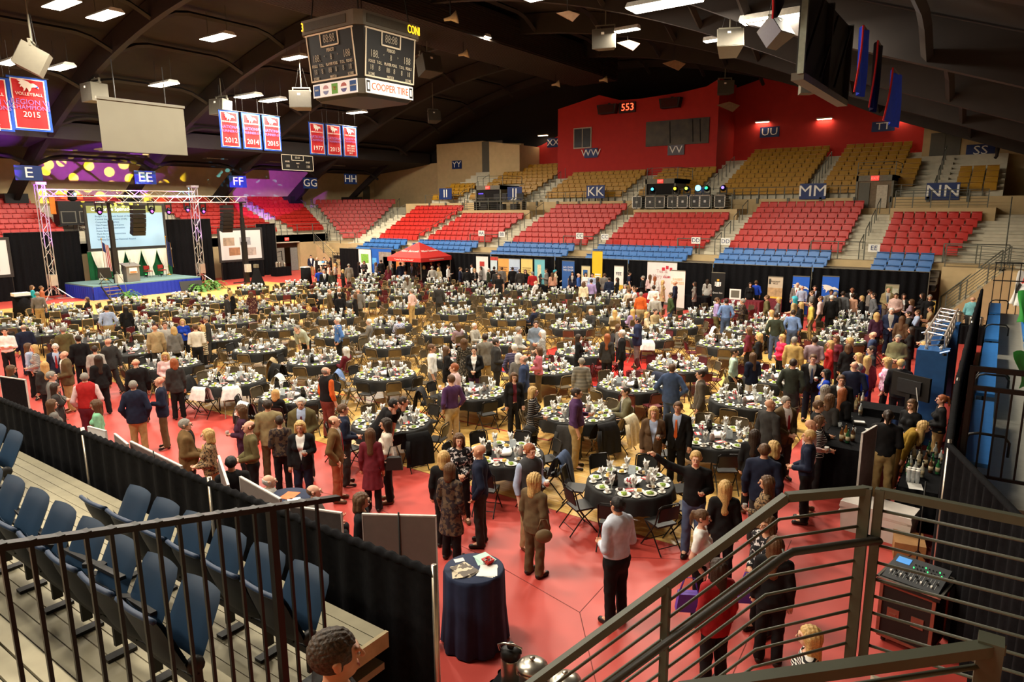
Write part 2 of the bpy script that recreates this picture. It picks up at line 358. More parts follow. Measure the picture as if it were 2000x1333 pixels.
# aisle stairs with half steps and centre rails
AIS = [(-7.2, -5.4), (-15.0, -13.5), (-23.3, -21.9), (-31.6, -29.6), (-39.2, -38.0), (-.9, 1.2), (-46.8, -45.2)]
for a0, a1 in AIS:
    for k in range(8): part('half_step', MB().box(a0+.03, 41.42+.84*k, 2.7+.33*k, a1-.03, 41.84+.84*k, 2.865+.33*k), CONC, ARENA) if k < 7 else None
    for k in (0, 2, 4, 6):
        xm = (a0+a1)/2; y = 41.2+.84*k; z = 2.7+.33*k
        P = [Vector((xm, y, z)), Vector((xm, y+1.1, z+.4))]; part('handrail', MB().tube([P[0], P[0]+Vector((0, 0, .9)), P[1]+Vector((0, 0, .9)), P[1]], .028, 5), RAILM, ARENA)
for s, x0, x1, rows in FAR[:-1]:
    rails([(x1-1.5, 40.9, 2.7), (x1-.1, 40.9, 2.7), (x1+1.2, 40.9, 2.7)], ARENA, h=.95, nbar=1, name='guard_rail')
# retractable blue tiers in front
BL = struct('seating_stand_blue', MB().box(-45.5, 38.1, 1.6, -2.4, 38.9, 1.75), BLACKM)
for k in range(3): part('tier', MB().box(-45.5, 38.1+.8*k, 1.5+.27*k, -2.4, 38.9+.8*k, 1.8+.27*k), mat('dark_bleacher_deck', (120, 108, 92), .7), BL)
part('front_rail', MB().tube([(-45.5, 38.0, 2.0), (-2.4, 38.0, 2.0)], .03, 5).box(-45.5, 38.02, 1.55, -2.4, 38.1, 1.8), BLACKM, BL)
for k in range(16): part('rail_post', MB().box(-45+k*2.8, 37.98, 1.6, -44.95+k*2.8, 38.03, 2.02), BLACKM, BL)
for s, x0, x1, rows in FAR:
    b0, b1 = {'NN': (-5.35, -2.7), 'II': (-43.4, -39.2)}.get(s, (x0+.1, x1-.3))
    for k in range(3): row_of_seats('blue', (b0, 38.55+.8*k, 0), (b1, 38.55+.8*k, 0), 1.8+.27*k, 0, '%s row of the bleacher by sign %s' % (ORD[k+1], s))
# small double-letter plates on the front of the stand
for s, x, y in (('AA', 940, 456), ('BB', 980, 458), ('CC', 1132, 461), ('CC', 1181, 463), ('DD', 1359, 470), ('DD', 1417, 472), ('EE', 1707, 485)):
    P = aty(x, y, 40.85); g = thing('row_plate', 'small white lettered plate %s on the rail, above the blue seats' % s if s not in ('CC', 'DD') else 'small white plate %s on the rail at the %s of the stair' % (s, 'left' if x in (1132, 1359) else 'right'), 'sign', P)
    part('plate', MB().box(-.28, 0, -.2, .28, .03, .2), WHITEL, g); text(s, .34, face_matrix((0, -.006, 0), (1, 0, 0), (0, 0, 1)), NAVY, g)
# upper gold tiers
UPS = struct('seating_stand_upper', MB().box(-47, 48.4, 5.0, 4, 48.6, 6.05), BEIGE)
for k in range(10): part('tier', MB().box(-44.6, 48.6+.85*k, 5.0+.3*k, -.3, 49.45+.85*k if k < 9 else 58, 6.05+.345*k), CONC, UPS)
GOLD = [('II', -44.3, -41.2, 4), ('JJ', -39.8, -33.6, 9), ('KK', -31.6, -24.6, 6), ('LL', -23.2, -18.7, 6), ('UU', -16.9, -11.3, 10), ('TT', -10.2, -5.9, 10), ('TT extra', -5.9, -4.9, 6), ('SS', -2.7, -.6, 4)]
for s, x0, x1, rows in GOLD:
    for k in range(rows):
        yy = 49.15+.85*k; z = 6.05+.345*k; d = '%s row, upper tier by sign %s' % (ORD[k+1], s.replace(' extra', ' right'))
        hole = {'JJ': (-38.4, -35.6, 4), 'LL': (-22.2, -19.8, 3), 'TT': (-7.9, -5.9, 3)}.get(s)
        if hole and k < hole[2]:
            if hole[0]-x0 > .6: row_of_seats('gold', (x0, yy, 0), (hole[0], yy, 0), z, 0, d+' left')
            if x1-hole[1] > .6: row_of_seats('gold', (hole[1], yy, 0), (x1, yy, 0), z, 0, d+' right')
        elif not (s == 'TT extra' and k < 1): row_of_seats('gold', (x0, yy, 0), (x1, yy, 0), z, 0, d)
for a in (-40.6, -32.6, -23.9, -17.8, -10.75, -3.7):
    n = 5 if a in (-23.9, -40.6) else 8
    for k in range(n): part('half_step', MB().box(a-.5, 48.6+.85*k+.47, 6.05+.345*k, a+.5, 49.45+.85*k, 6.05+.345*k+.17), CONC, UPS)
    for k in range(0, n, 2):
        P = Vector((a, 48.9+.85*k, 6.05+.345*k)); Q = P+Vector((0, .95, .38)); part('handrail', MB().tube([P, P+Vector((0, 0, .9)), Q+Vector((0, 0, .9)), Q], .028, 5), RAILM, UPS)
rails([(-44.5+i*1.7, 48.45, 6.05) for i in range(26)], UPS, h=.75, nbar=2, r=.02, name='guard_rail')
for i in range(22): part('wall_bracket', MB().box(-44+i*2.0, 48.3, 5.75, -43.85+i*2.0, 48.4, 6.1), RAILM, UPS)
# stair portals through the gold tier
for n, (x0, x1, y, zt) in enumerate(((-38.4, -35.6, 48.5, 7.5), (-22.2, -19.8, 48.5, 7.6), (-7.9, -5.8, 48.5, 7.4))):
    g = part('portal', MB().box(x0, y-.2, 5.05, x0+.12, y+3.2, zt).box(x1-.12, y-.2, 5.05, x1, y+3.2, zt).box(x0, y-.2, zt-.35, x1, y+3.2, zt), mat('grey_portal_steel', (110, 106, 92), .6), UPS)
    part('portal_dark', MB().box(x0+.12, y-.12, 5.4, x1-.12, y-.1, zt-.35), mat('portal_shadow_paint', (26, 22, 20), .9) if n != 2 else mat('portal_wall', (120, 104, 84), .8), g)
    if n == 2:
        part('portal_door', MB().box(x0+.2, y-.2, 5.4, x0+.8, y-.13, zt-.45), DARKDOOR, g); part('portal_doorway', MB().box(x0+1.2, y-.2, 5.4, x0+1.8, y-.13, zt-.6), mat('lit_corridor', (190, 180, 160), .8), g)
    rails([(x0, y+.1, zt), (x1, y+.1, zt), (x1, y+3, zt)], UPS, h=.8, nbar=3, r=.02, name='guard_rail')
    e = thing('exit_sign', 'red exit sign over the portal near the %s sign' % ('JJ', 'VV', 'NN')[n], 'sign', ((x0+x1)/2, y-.26, zt-.18))
    part('box', MB().box(-.22, 0, -.14, .22, .06, .14), mat('exit_red', (230, 60, 50), .5, var=0, emit=1.2), e); text('EXIT', .2, face_matrix((0, -.006, 0), (1, 0, 0), (0, 0, 1)), WHITEL, e)
# stage-end stand (left)
LS = struct('seating_stand_left', MB().box(-53.6, -6, 0, -53.2, 37.3, 3.3).box(-53.6, 40.6, 0, -53.2, 44, 3.3).box(-53.6, 37.3, 2.7, -53.2, 40.6, 3.3), BEIGE)
for k in range(9): part('tier', MB().box(-54.1-.84*k if k < 8 else -61.4, -6, 2.6+.34*k, -53.2-.84*k, 58, 3.3+.34*k), CONC, LS)
for s, y0, y1 in (('E', 9, 21.6), ('EE', 23.4, 29.6), ('FF', 31.2, 38.7), ('GG', 40.5, 44.0)):
    for k in range(9): row_of_seats('red', (-53.75-.84*k, y0, 0), (-53.75-.84*k, y1+(.3*k if s == 'GG' else 0), 0), 3.3+.34*k, math.pi/2, '%s row of the stage end by sign %s' % (ORD[k+1], s))
for a in (22.5, 30.4, 39.6, 45.8):
    for k in range(8): part('half_step', MB().box(-54.04-.84*k, a-.75, 3.3+.34*k, -53.6-.84*k, a+.75, 3.47+.34*k), CONC, LS)
    for k in (0, 2, 4, 6):
        P = Vector((-53.6-.84*k, a, 3.3+.34*k)); Q = P+Vector((-1.0, 0, .4)); part('handrail', MB().tube([P, P+Vector((0, 0, .9)), Q+Vector((0, 0, .9)), Q], .03, 5), RAILM, LS)
rails([(-53.3, 30+i*1.75, 3.3) for i in range(9)], LS, h=.95, nbar=2, r=.025, name='guard_rail')
# corner wedge HH
CW = struct('seating_stand_corner', MB().prism([(-53.2, 44), (-50.3, 41.2), (-46, 40.9), (-46, 42), (-52, 48)], 0, 2.6, 'XY'), BEIGE)
dg = Vector((-.7, .714, 0)).normalized(); tn = Vector((.714, .7, 0)).normalized(); c0 = Vector((-51.4, 45.4, 0))
for k in range(10):
    c = c0+dg*(.84*k); wd = 1.9+.72*k; z = 2.5+.36*k
    pp = [c-tn*(wd/2+1.4)-dg*.5, c+tn*(wd/2+1.4)-dg*.5, c+tn*(wd/2+2)+dg*.4, c-tn*(wd/2+2)+dg*.4]
    part('tier', MB().prism([(p.x, p.y) for p in pp], z-.7, z, 'XY'), CONC, CW)
    row_of_seats('red', c-tn*wd/2, c+tn*wd/2, z, math.atan2(tn.y, tn.x), '%s row of the corner below sign HH' % ORD[k+1])
    if k % 2 == 0:
        for sg in (-1, 1):
            P = c+tn*sg*(wd/2+.5)+Vector((0, 0, z)); Q = P+dg*1.0+tn*sg*.3+Vector((0, 0, .4)); part('handrail', MB().tube([P, P+Vector((0, 0, .9)), Q+Vector((0, 0, .9)), Q], .03, 5), RAILM, CW)
rails([(-53.0, 44, 2.6), (-51.6, 42.6, 2.6), (-50.3, 41.3, 2.6), (-48, 41, 2.6), (-46, 40.9, 2.6)], CW, h=.95, nbar=2, r=.025, name='guard_rail')
# sloping stair with rails from the corner down to the floor
for k in range(12): part('stair_step', MB().box(-49.6+.3*k, 39.6, 0, -49.3+.3*k, 40.8, 2.5-.2*k), BEIGE, CW)
rails([(-49.8+1.2*i, 39.55, 2.6-.8*i) for i in range(4)], CW, h=.95, nbar=4, r=.025, name='stair_rail')
# far right corner: beige wall, stair and rails, red seats beyond
CR = struct('seating_stand_right', MB().prism([(-2.3, 39.5), (-.9, 39.3), (1.2, 37), (6, 34), (6, 48), (-2.3, 48)], 0, 2.6, 'XY'), BEIGE)
for k in range(10): part('stair_step', MB().box(-2.25+.25*k, 38.0, 0, -2.0+.25*k, 39.3, .26*(k+1)), CONC, CR)
part('stair_wall', MB().prism([(-1.75, 0), (1.6, 0), (1.6, 2.75), (.2, 2.65), (-1.75, .6)], 37.75, 37.95, 'XZ'), BEIGE, CR)
rails([(-1.9+.75*i, 37.85, .45+.78*i) for i in range(4)], CR, h=.95, nbar=5, r=.025, name='stair_rail')
rails([(-2.2+.75*i, 39.35, .2+.78*i) for i in range(4)], CR, h=.95, nbar=0, r=.03, name='stair_rail')
rails([(-2.2, 39.5, 2.6), (-.8, 39.4, 2.6), (1.2, 37.1, 2.6), (3, 36, 2.6)], CR, h=1.05, nbar=6, r=.022, name='guard_rail')
for k in range(6):
    part('tier', MB().prism([(.6+.3*k, 40.2+.75*k), (3.5+.6*k, 37.3+.75*k), (6, 38), (6, 46)], 2.3+.3*k, 2.7+.33*k, 'XY'), CONC, CR)
    row_of_seats('red', (1.2+.2*k, 40.3+.7*k, 0), (3.4+.6*k, 38.1+.6*k, 0), 2.7+.33*k, math.radians(-45), '%s row of the corner at far right' % ORD[k+1])
# --- place the seats: the nearest 300 of a colour one by one, the others joined
def nth(k): return ORD[k] if k < len(ORD) else 'far'
def seat_parts(m):
    bk = MB().grid(lambda u, v: ((u-.5)*.46*(1-.08*v*v), .17+.10*v-.03*math.cos((u-.5)*3), .40+.44*v), 4, 2).grid(lambda u, v: ((.5-u)*.46*(1-.08*v*v), .215+.10*v-.03*math.cos((u-.5)*3), .40+.44*v), 4, 2)
    bk.box(-.23, .16, .82, .23, .275, .85)
    pn = MB().grid(lambda u, v: ((u-.5)*.44, .02+.09*v, .36+.36*v+.02*math.sin(u*math.pi)), 3, 2).box(-.22, .03, .34, .22, .15, .42)
    br = MB().box(-.248, .0, .0, -.225, .2, .5)
    return bk, pn, br
for col, L in SEATS.items():
    L.sort(key=lambda s: (Vector((s[0], s[1], s[2]))-CAM).length)
    m = SEATCOL[col]; bk, pn, br = seat_parts(m)
    mb_, mp, mbr = bk.mesh('backrest', m), pn.mesh('seat_pan', m), br.mesh('bracket', RAILM)
    rest = MB(); low = MB().join(bk).join(pn).box(-.248, .0, .3, -.225, .2, .5)
    for i, (x, y, z, rz, wd, desc, k, n) in enumerate(L):
        if i < {'red': 300, 'gold': 200, 'blue': 300}[col]:
            t = thing(col+'_stadium_seat', '%s stadium seat, %s, %s from left' % (col, desc, nth(k)), 'seat', (x, y, z), rz, '%s seats of the stands' % col)
            t.scale = (wd/.5, 1, 1)
            link('backrest', mb_, t); link('seat_pan', mp, t); link('bracket', mbr, t)
        else: rest.join(low, Matrix.Translation((x, y, z)) @ Matrix.Rotation(rz, 4, 'Z') @ Matrix.Diagonal((wd/.5, 1, 1, 1)))
    if rest.v: tag(link('stadium_seats_beyond', rest.mesh('stadium_seats_beyond', m)), 'remaining %s stadium seats filling the more distant rows' % col, 'seats', None, 'stuff')
# --- ceiling lamps: fixture and its own light
LAMPS = [(120, 8, 1.5, 80), (205, 30, 1.5, 80), (20, 122, 1.5, 55), (120, 132, 1.5, 58), (425, 73, 1.5, 75), (320, 165, 1.5, 68), (485, 188, 1.5, 64), (533, 196, 1.5, 64), (575, 113, 1.5, 45), (697, 220, 1.4, 36), (890, 86, 1.6, 45), (932, 76, 1.6, 45), (1063, 129, 1.5, 46), (1297, 8, 1.2, 115), (1225, 59, 1.3, 40), (1505, 36, .5, 90), (1545, 30, .5, 50), (1400, 78, .9, 40), (1548, 58, .6, 40), (1060, -6, 1.3, 60)]
DIFF = mat('lamp_diffuser', (255, 246, 224), .5, var=0, emit=9); FIX = mat('lamp_housing', (205, 200, 190), .5)
def lamp(P, ln, i, seen):
    wd = ln*.36
    g = thing('ceiling_lamp', ('rectangular high bay ceiling lamp '+seen), 'lamp', P, 0, 'high bay ceiling lamps')
    part('housing', MB().prism([(-wd/2, 0), (wd/2, 0), (wd*.3, .16), (-wd*.3, .16)], -ln/2, ln/2, 'YZ'), FIX, g)
    part('diffuser', MB().box(-ln/2+.02, -wd/2+.02, -.03, ln/2-.02, wd/2-.02, -.001), DIFF, g)
    for sx in (-1, 1): part('hanger', MB().tube([(sx*ln*.4, 0, .15), (sx*ln*.4, 0, max(.4, roof(P[0])-P[2]))], .012, 4), BLACKM, g)
    l = bpy.data.lights.new('ceiling_lamp_light', 'AREA'); l.energy = LAMP_W*(ln/2.0)*(3.4 if P[1] > 33 else 2.3 if P[1] > 22 else 1.15 if P[1] > 8 else .8)*(.6 if P[0] < -40 else 1); l.color = LAMP_COL; l.shape = 'RECTANGLE'; l.size = ln; l.size_y = wd
    link('lamp_light', l, g, (0, 0, -.05))
SEEN = ['at top left, leftmost of the pair', 'at top left, right of its pair', 'behind the speaker at far left', 'right of the speaker at far left', 'in the second bay right of the left pair', 'above the grey hanging screen', 'left of the pair above the three year banners', 'right of the pair above the three year banners', 'partly behind the scoreboard on its left', 'below the scoreboard on its left side', 'right of the scoreboard, left half of a double', 'right of the scoreboard, right half of a double', 'right of the scoreboard, lower and farther', 'long one at the top edge right of centre', 'small one by a speaker right of centre', 'behind the hanging speakers at right, left one', 'beside the back of the hanging screen, upper', 'half hidden behind the tilted speaker', 'beside the back of the hanging screen, lower', 'at the top edge above the ridge duct']
for i, (x, y, dr, ln) in enumerate(LAMPS):
    P = on_roof(x, y, dr); d = (P-CAM).dot(FW); lamp(P, min(2.3, max(.8, ln*d/FPX/.80)), i, SEEN[i])
# the rest of the hall's lamps, beyond the picture's edge
for x, y in ((-43.6, 9), (-36.6, 9), (-28, 14), (-28, 22), (-15, 12), (-15, 20), (-22, 6), (-22, -1), (-30, 0), (-14, 2), (-14, -4), (-22, -6), (-8, -4), (-30, -6), (-38, -2), (-8, 5)):
    if True: lamp(Vector((x, y, roof(x)-1.3)), 2.0, 99, 'above the near part of the hall at %d by %d' % (-x, y))
# ================================================================== HUNG FROM THE ROOF
SBK = mat('scoreboard_black', (28, 27, 26), .55, var=.06); SBG = mat('scoreboard_grey', (104, 100, 88), .6, var=.05); SBD = mat('scoreboard_dark_panel', (70, 64, 50), .6, var=.1)
AMB = mat('amber_led', (255, 190, 30), .5, var=0, emit=3); LINE = mat('scoreboard_line', (236, 226, 200), .6, var=0); SEG = mat('unlit_segments', (176, 170, 152), .6, var=0)
ADW = mat('lit_ad_panel', (236, 232, 226), .5, var=0, emit=.3); ORANGE = mat('print_orange', (226, 96, 20), .6, var=0); PBLUE = mat('print_blue', (40, 86, 160), .6, var=0); GREEN = mat('print_green', (110, 180, 70), .6, var=0); PURP = mat('print_purple', (120, 80, 150), .6, var=0)
sb = thing('center_scoreboard', 'large black four sided scoreboard hanging over the middle of the court', 'scoreboard', (-24.15, 22.45, 10.4))
def octo(h, c): return [(-h+c, -h), (h-c, -h), (h, -h+c), (h, h-c), (h-c, h), (-h+c, h), (-h, h-c), (-h, -h+c)]
def frustum(z0, h0, z1, h1, c):
    a, b2 = octo(h0, c), octo(h1, c); n = 8
    return MB().add([(x, y, z0) for x, y in a]+[(x, y, z1) for x, y in b2], [tuple(range(8))[::-1], tuple(range(8, 16))]+[(i, (i+1) % 8, 8+(i+1) % 8, 8+i) for i in range(8)])
part('cabinet', frustum(.62, 1.66, 2.62, 1.85, .28), SBK, sb); part('header_band', frustum(2.62, 1.92, 3.2, 1.92, .28), SBG, sb); part('ad_band', frustum(.0, 1.62, .6, 1.65, .28), SBG, sb); part('underside', frustum(-.12, 1.5, .0, 1.6, .3), SBK, sb)
for sx in (-1, 1):
    for sy in (-1, 1): part('hanging_cable', MB().tube([(sx*1.5, sy*1.5, 3.2), (sx*1.2, sy*1.2, 6.2)], .03, 5), BLACKM, sb)
lean = .19/2.0
for side in range(2):
    if side == 0: r, n0 = Vector((1, 0, 0)), Vector((0, -1, 0))
    else: r, n0 = Vector((0, 1, 0)), Vector((1, 0, 0))
    u = (Vector((0, 0, 1))+n0*lean).normalized(); org = n0*(1.66+.012)+Vector((0, 0, .62))
    F = lambda x, y, e=.0: face_matrix(org+r*x+u*y+n0*e, r, u)
    pn = part('score_face', MB(), SBK, sb); 
    def flat(x0, y0, x1, y1, m, nm, par, e=.01, o=None, uu=None, t=.012):
        o = o or org; uu = uu or u
        c = [o+r*a+uu*b2+n0*k for k in (0, e+t) for a, b2 in ((x0, y0), (x1, y0), (x1, y1), (x0, y1))]
        return part(nm, MB().add(c, [(4, 5, 6, 7), (0, 1, 5, 4), (1, 2, 6, 5), (2, 3, 7, 6), (3, 0, 4, 7)]), m, par)
    for a in ((-1.45, .05, 1.45, .11), (-1.52, 1.92, 1.52, 1.98), (-1.47, .05, -1.41, 1.97), (1.41, .05, 1.47, 1.97), (-.58, 1.38, .58, 1.44), (-.58, 1.38, -.52, 1.95), (.52, 1.38, .58, 1.95)): flat(*a, LINE, 'white_line', sb)
    for s, x, y, z, m2 in (('88:88', 0, 1.68, .46, SEG), ('PERIOD', 0, 1.24, .2, LINE), ('188.', -.95, .98, .42, SEG), ('188', .98, .98, .42, SEG), ('8', 0, .96, .34, SEG), ('<', -.42, 1.02, .15, SEG), ('>', .42, 1.02, .15, SEG), ('FOULS', -1.1, .68, .17, LINE), ('T.O.L.', -.66, .68, .17, LINE), ('PLAYER FOUL', .0, .68, .17, LINE), ('T.O.L.', .68, .68, .17, LINE), ('FOULS', 1.1, .68, .17, LINE), ('18', -1.1, .44, .3, SEG), ('8', -.66, .44, .3, SEG), ('88', -.15, .44, .3, SEG), ('8', .22, .44, .3, SEG), ('8', .68, .44, .3, SEG), ('18', 1.1, .44, .3, SEG), ('SCORE', -1.1, .18, .16, LINE), ('MATCH', 0, .17, .16, LINE), ('SCORE', 1.1, .18, .16, LINE)):
        text(s, z, F(x, y, .016), m2, sb, 'score_text', sx=.72)
    o2 = n0*1.93+Vector((0, 0, 2.62)); uz = Vector((0, 0, 1))
    flat(-1.45, .12, 1.2, .46, SBD, 'message_panel', sb, o=o2, uu=uz)
    text('3' if side == 0 else 'CONI', .5, face_matrix(o2+r*(-1.55 if side == 0 else 1.3)+uz*.3+n0*.03, r, uz), AMB, sb, 'led_text', sx=.62)
    o3 = n0*1.65+Vector((0, 0, .02)); flat(-1.42, .0, 1.42, .56, ADW, 'ad_panel', sb, o=o3, uu=uz)
    if side == 1:
        text('COOPER TIRE', .42, face_matrix(o3+uz*.28+n0*.03, r, uz), ORANGE, sb, 'ad_text', sx=.85)
        for sx in (-1.28, 1.28): flat(sx-.1, .06, sx+.1, .5, SBK, 'tyre_print', sb, o=o3, uu=uz, e=.012); flat(sx-.05, .14, sx+.05, .42, ADW, 'tyre_print', sb, o=o3, uu=uz, e=.02)
    else:
        for i, (x, m2) in enumerate(((-1.16, PBLUE), (0, GREEN), (1.16, PBLUE))): flat(x-.2, .07, x+.2, .5, m2, 'ad_square', sb, o=o3, uu=uz, e=.012)
        for x, s in ((-1.16, 'PEPSI'), (0, 'Sierra\nMist'), (1.16, 'AQUAFINA')): text(s, .1 if len(s) < 6 else .085, face_matrix(o3+r*x+uz*.3+n0*.04, r, uz), WHITEL if x else ORANGE, sb, 'ad_text')
        for x in (-.58, .58):
            for k, m2 in ((0, ORANGE), (1, PURP)):
                c = o3+r*x+uz*.28+n0*.022; a0 = math.radians(12+180*k); pts = [c+(r*math.cos(a0+math.pi*.87*j/8)+uz*math.sin(a0+math.pi*.87*j/8))*.2 for j in range(9)]
                part('round_logo', MB().add(pts, [tuple(range(9))]), m2, sb)
# grey projection screen hung above the stage end
hs = thing('hanging_screen', 'blank grey projection screen hanging above the stage end', 'screen', (-42, 21.6, 9.0))
part('cloth', MB().box(-.04, -2.5, 0, 0, 2.5, 2.75), mat('grey_screen_cloth', (112, 108, 94), .85, var=.03, scale=1), hs); part('case', MB().box(-.12, -2.55, 2.75, .08, 2.55, 2.9), SBG, hs); part('bottom_bar', MB().box(-.05, -2.5, -.05, .01, 2.5, 0), SBG, hs)
for y in (-1.5, 1.4): part('hanger', MB().tube([(0, y, 2.9), (0, y, 5.0)], .03, 4), BLACKM, hs)
# championship banners
BRED = mat('banner_red', (196, 40, 44), .8, var=.06); BBLUE = mat('banner_blue_edge', (40, 84, 190), .8, var=.04); BWHT = mat('banner_white', (240, 232, 220), .8, var=.02); BLAV = mat('banner_lavender_print', (150, 110, 180), .8, var=0)
LOGO = [(-.4, .22), (-.22, .25), (.0, .2), (.1, .13), (.2, .15), (.33, .08), (.4, .0), (.38, -.05), (.3, .0), (.2, .0), (.12, -.02), (.08, -.12), (.0, -.2), (-.02, -.1), (-.08, -.04), (-.14, -.14), (-.2, -.2), (-.18, -.08), (-.24, .0), (-.32, -.04), (-.27, .06), (-.36, .1), (-.28, .15)]
def banner(P, wd, ht, lines, label, right=(0, 1, 0), rod=True, sizes=None):
    r = Vector(right); n0 = r.cross(Vector((0, 0, 1))); uz = Vector((0, 0, 1)); g = thing('championship_banner', label, 'banner', P, 0, 'championship banners')
    def sheet(h0, h1, e, m2, nm):
        f = lambda u, v: r*((u-.5)*h0)+uz*(ht/2+(v-.5)*h1)+n0*(e+.02*math.sin(u*9+v*3))
        q = MB().grid(f, 8, 6)
        if e == 0: q.grid(lambda u, v: f(1-u, v)-n0*.012, 8, 6)
        return part(nm, q, m2, g)
    sheet(wd, ht, 0, BBLUE, 'blue_cloth'); sheet(wd*.86, ht*.93, .012, BWHT, 'white_border'); sheet(wd*.79, ht*.895, .02, BRED, 'red_field')
    part('top_rod', MB().tube([r*(-wd*.55)+uz*(ht+.02), r*(wd*.55)+uz*(ht+.02)], .025, 5), BLACKM, g)
    for s in (-.4, .4): part('cord', MB().tube([r*(s*wd)+uz*(ht+.02), r*(s*wd)+uz*(ht+1.6)], .008, 4), BLACKM, g)
    part('emblem', MB().add([r*(a*wd*.66)+uz*(ht*.82+b2*wd*.72)+n0*.055 for a, b2 in LOGO], [tuple(range(len(LOGO)))]), BWHT, g)
    part('emblem_tip', MB().add([r*(a*wd*.66)+uz*(ht*.82+b2*wd*.72)+n0*.06 for a, b2 in ((.26, .0), (.37, .06), (.37, -.02))], [(0, 1, 2)]), BBLUE, g)
    for s, y, z, m2 in lines: text(s, z*wd, face_matrix(uz*(ht*y)+n0*.06, r, uz), m2, g)
    return g
for i, (y0, yr) in enumerate(((28.45, '2012'), (30.15, '2014'), (31.8, '2015'))):
    banner((-44, y0, 9.8), 1.5, 2.45, [("WOMEN'S BASKETBALL", .7, .085, BWHT), ('NATIONAL', .56, .19, BLAV), ('RUNNER-UP', .45, .16, BLAV), (yr, .2, .32, BWHT)], 'red and blue banner reading National Runner-Up '+yr)
for i, (y0, ls, lab) in enumerate(((35.85, [("MEN'S BASKETBALL", .7, .085, BWHT), ('NATIONAL', .55, .19, BLAV), ('CHAMPIONS', .45, .15, BLAV), ('1977', .2, .32, BWHT)], '1977'), (37.5, [("WOMEN'S BASKETBALL", .7, .085, BWHT), ('NATIONAL', .55, .19, BLAV), ('CHAMPIONS', .45, .15, BLAV), ('2013', .2, .32, BWHT)], '2013'), (39.15, [("MEN'S BASKETBALL", .7, .085, BWHT), ('REGION VI\nCHAMPIONS', .54, .15, BLAV), ('1977 2009\n2012 2015\n2014 2016\n2017', .24, .13, BWHT)], 'Region VI with a list of years'))):
    banner((-44, y0, 9.75), 1.5, 2.4, ls, 'red and blue banner reading '+('National Champions ' if i < 2 else '')+lab)
q0 = atx(66, 256, -40); banner((-40, q0.y, q0.z), 1.75, 2.55, [('VOLLEYBALL', .68, .12, BWHT), ('REGION VI', .53, .2, BLAV), ('CHAMPIONS', .43, .17, BLAV), ('2015', .3, .22, BWHT)], 'red and blue banner reading Volleyball Region VI Champions 2015')
q0 = atx(5, 256, -40); banner((-40, q0.y-.35, q0.z), 1.75, 2.5, [('VOLLEYBALL', .68, .12, BWHT), ('REGION VI', .53, .2, BLAV), ('CHAMPIONS', .43, .17, BLAV), ('2005\n2008\n2012\n2014', .2, .16, BWHT)], 'red and blue banner at the left edge listing 2005 to 2014')
# small scoreboard on the soffit
ws = thing('wall_scoreboard', 'small black scoreboard under the soffit, above the GG sign', 'scoreboard', (-52, 40.05, 9.0))
part('case', MB().box(-.1, -1.7, 0, 0, 1.7, 1.35), SBK, ws)
for a in ((-1.7, 0, 1.7, .05), (-1.7, 1.3, 1.7, 1.35), (-1.7, 0, -1.65, 1.35), (1.65, 0, 1.7, 1.35), (-.65, .85, .65, .9), (-.65, .85, -.6, 1.35), (.6, .85, .65, 1.35)): part('white_line', MB().box(.0, a[0], a[1], .02, a[2], a[3]), LINE, ws)
for s, y, z, h in (('88:88', 0, 1.1, .3), ('HOME', -1.1, .74, .2), ('PERIOD', 0, .62, .13), ('GUEST', 1.1, .74, .2), ('188', -1.1, .36, .36), ('8', 0, .32, .3), ('188', 1.1, .36, .36)): text(s, h, face_matrix((.015, y, z), (0, 1, 0), (0, 0, 1)), LINE if s.isalpha() else SEG, ws, 'score_text', sx=.8)
# soffit vents
for x, y in ((107, 285), (275, 297), (420, 305), (540, 311), (655, 318), (740, 325)):
    P = atx(x, y, -56.2); P.z = 10.0
    g = thing('ceiling_vent', 'slotted air vent in the dark soffit, %s' % ('leftmost above the E sign' if x < 200 else 'below the hanging screen' if x < 300 else 'below the year banners' if x < 450 else 'left of the small scoreboard' if x < 600 else 'right of the small scoreboard' if x < 700 else 'above the HH sign'), 'vent', P, 0, 'soffit vents')
    part('frame', MB().box(-.35, -1, -.1, .35, 1, 0), mat('vent_grey', (120, 112, 98), .6), g)
    for k in range(7): part('slot', MB().box(-.28, -.9+.27*k, -.12, .28, -.78+.27*k, -.1), BLACKM, g)
# hanging loudspeakers
SPG = mat('speaker_grey', (108, 104, 90), .7, var=.04); SPD = mat('speaker_dark', (64, 60, 52), .8, var=.06)
def hang_speaker(px_, py_, d, sc, rz, tilt, label, m=SPG):
    P = atd(px_, py_, d); g = thing('hanging_speaker', label, 'speaker', P, rz, 'hanging loudspeakers'); g.scale = (sc, sc, sc)
    M = Matrix.Rotation(tilt, 4, 'X')
    q = MB().prism([(-.55, -.45), (.55, -.45), (.36, .4), (-.36, .4)], -.42, .42, 'XY').xf(M); part('cabinet', q, m, g)
    part('front_grille', MB().box(-.53, -.47, -.4, .53, -.45, .4).xf(M), SPD, g)
    part('yoke', MB().box(-.5, -.06, .42, .5, .06, .5).box(-.46, -.04, .4, -.4, .04, .62).box(.4, -.04, .4, .46, .04, .62).box(-.46, -.05, .6, .46, .05, .66), SPG, g)
    top = max(.9, (roof(P.x)-P.z)/sc); part('drop_pole', MB().tube([(0, 0, .6), (0, 0, top)], .03, 5), SPG, g)
    for s in (-1, 1): part('safety_cable', MB().tube([(s*.35, .1, .5), (s*.1, .05, min(top, 1.6))], .01, 4), BLACKM, g)
    part('input_plate', MB().box(-.12, -.48, .18, .02, -.465, .28).xf(M), WHITEL, g)
D2 = math.radians
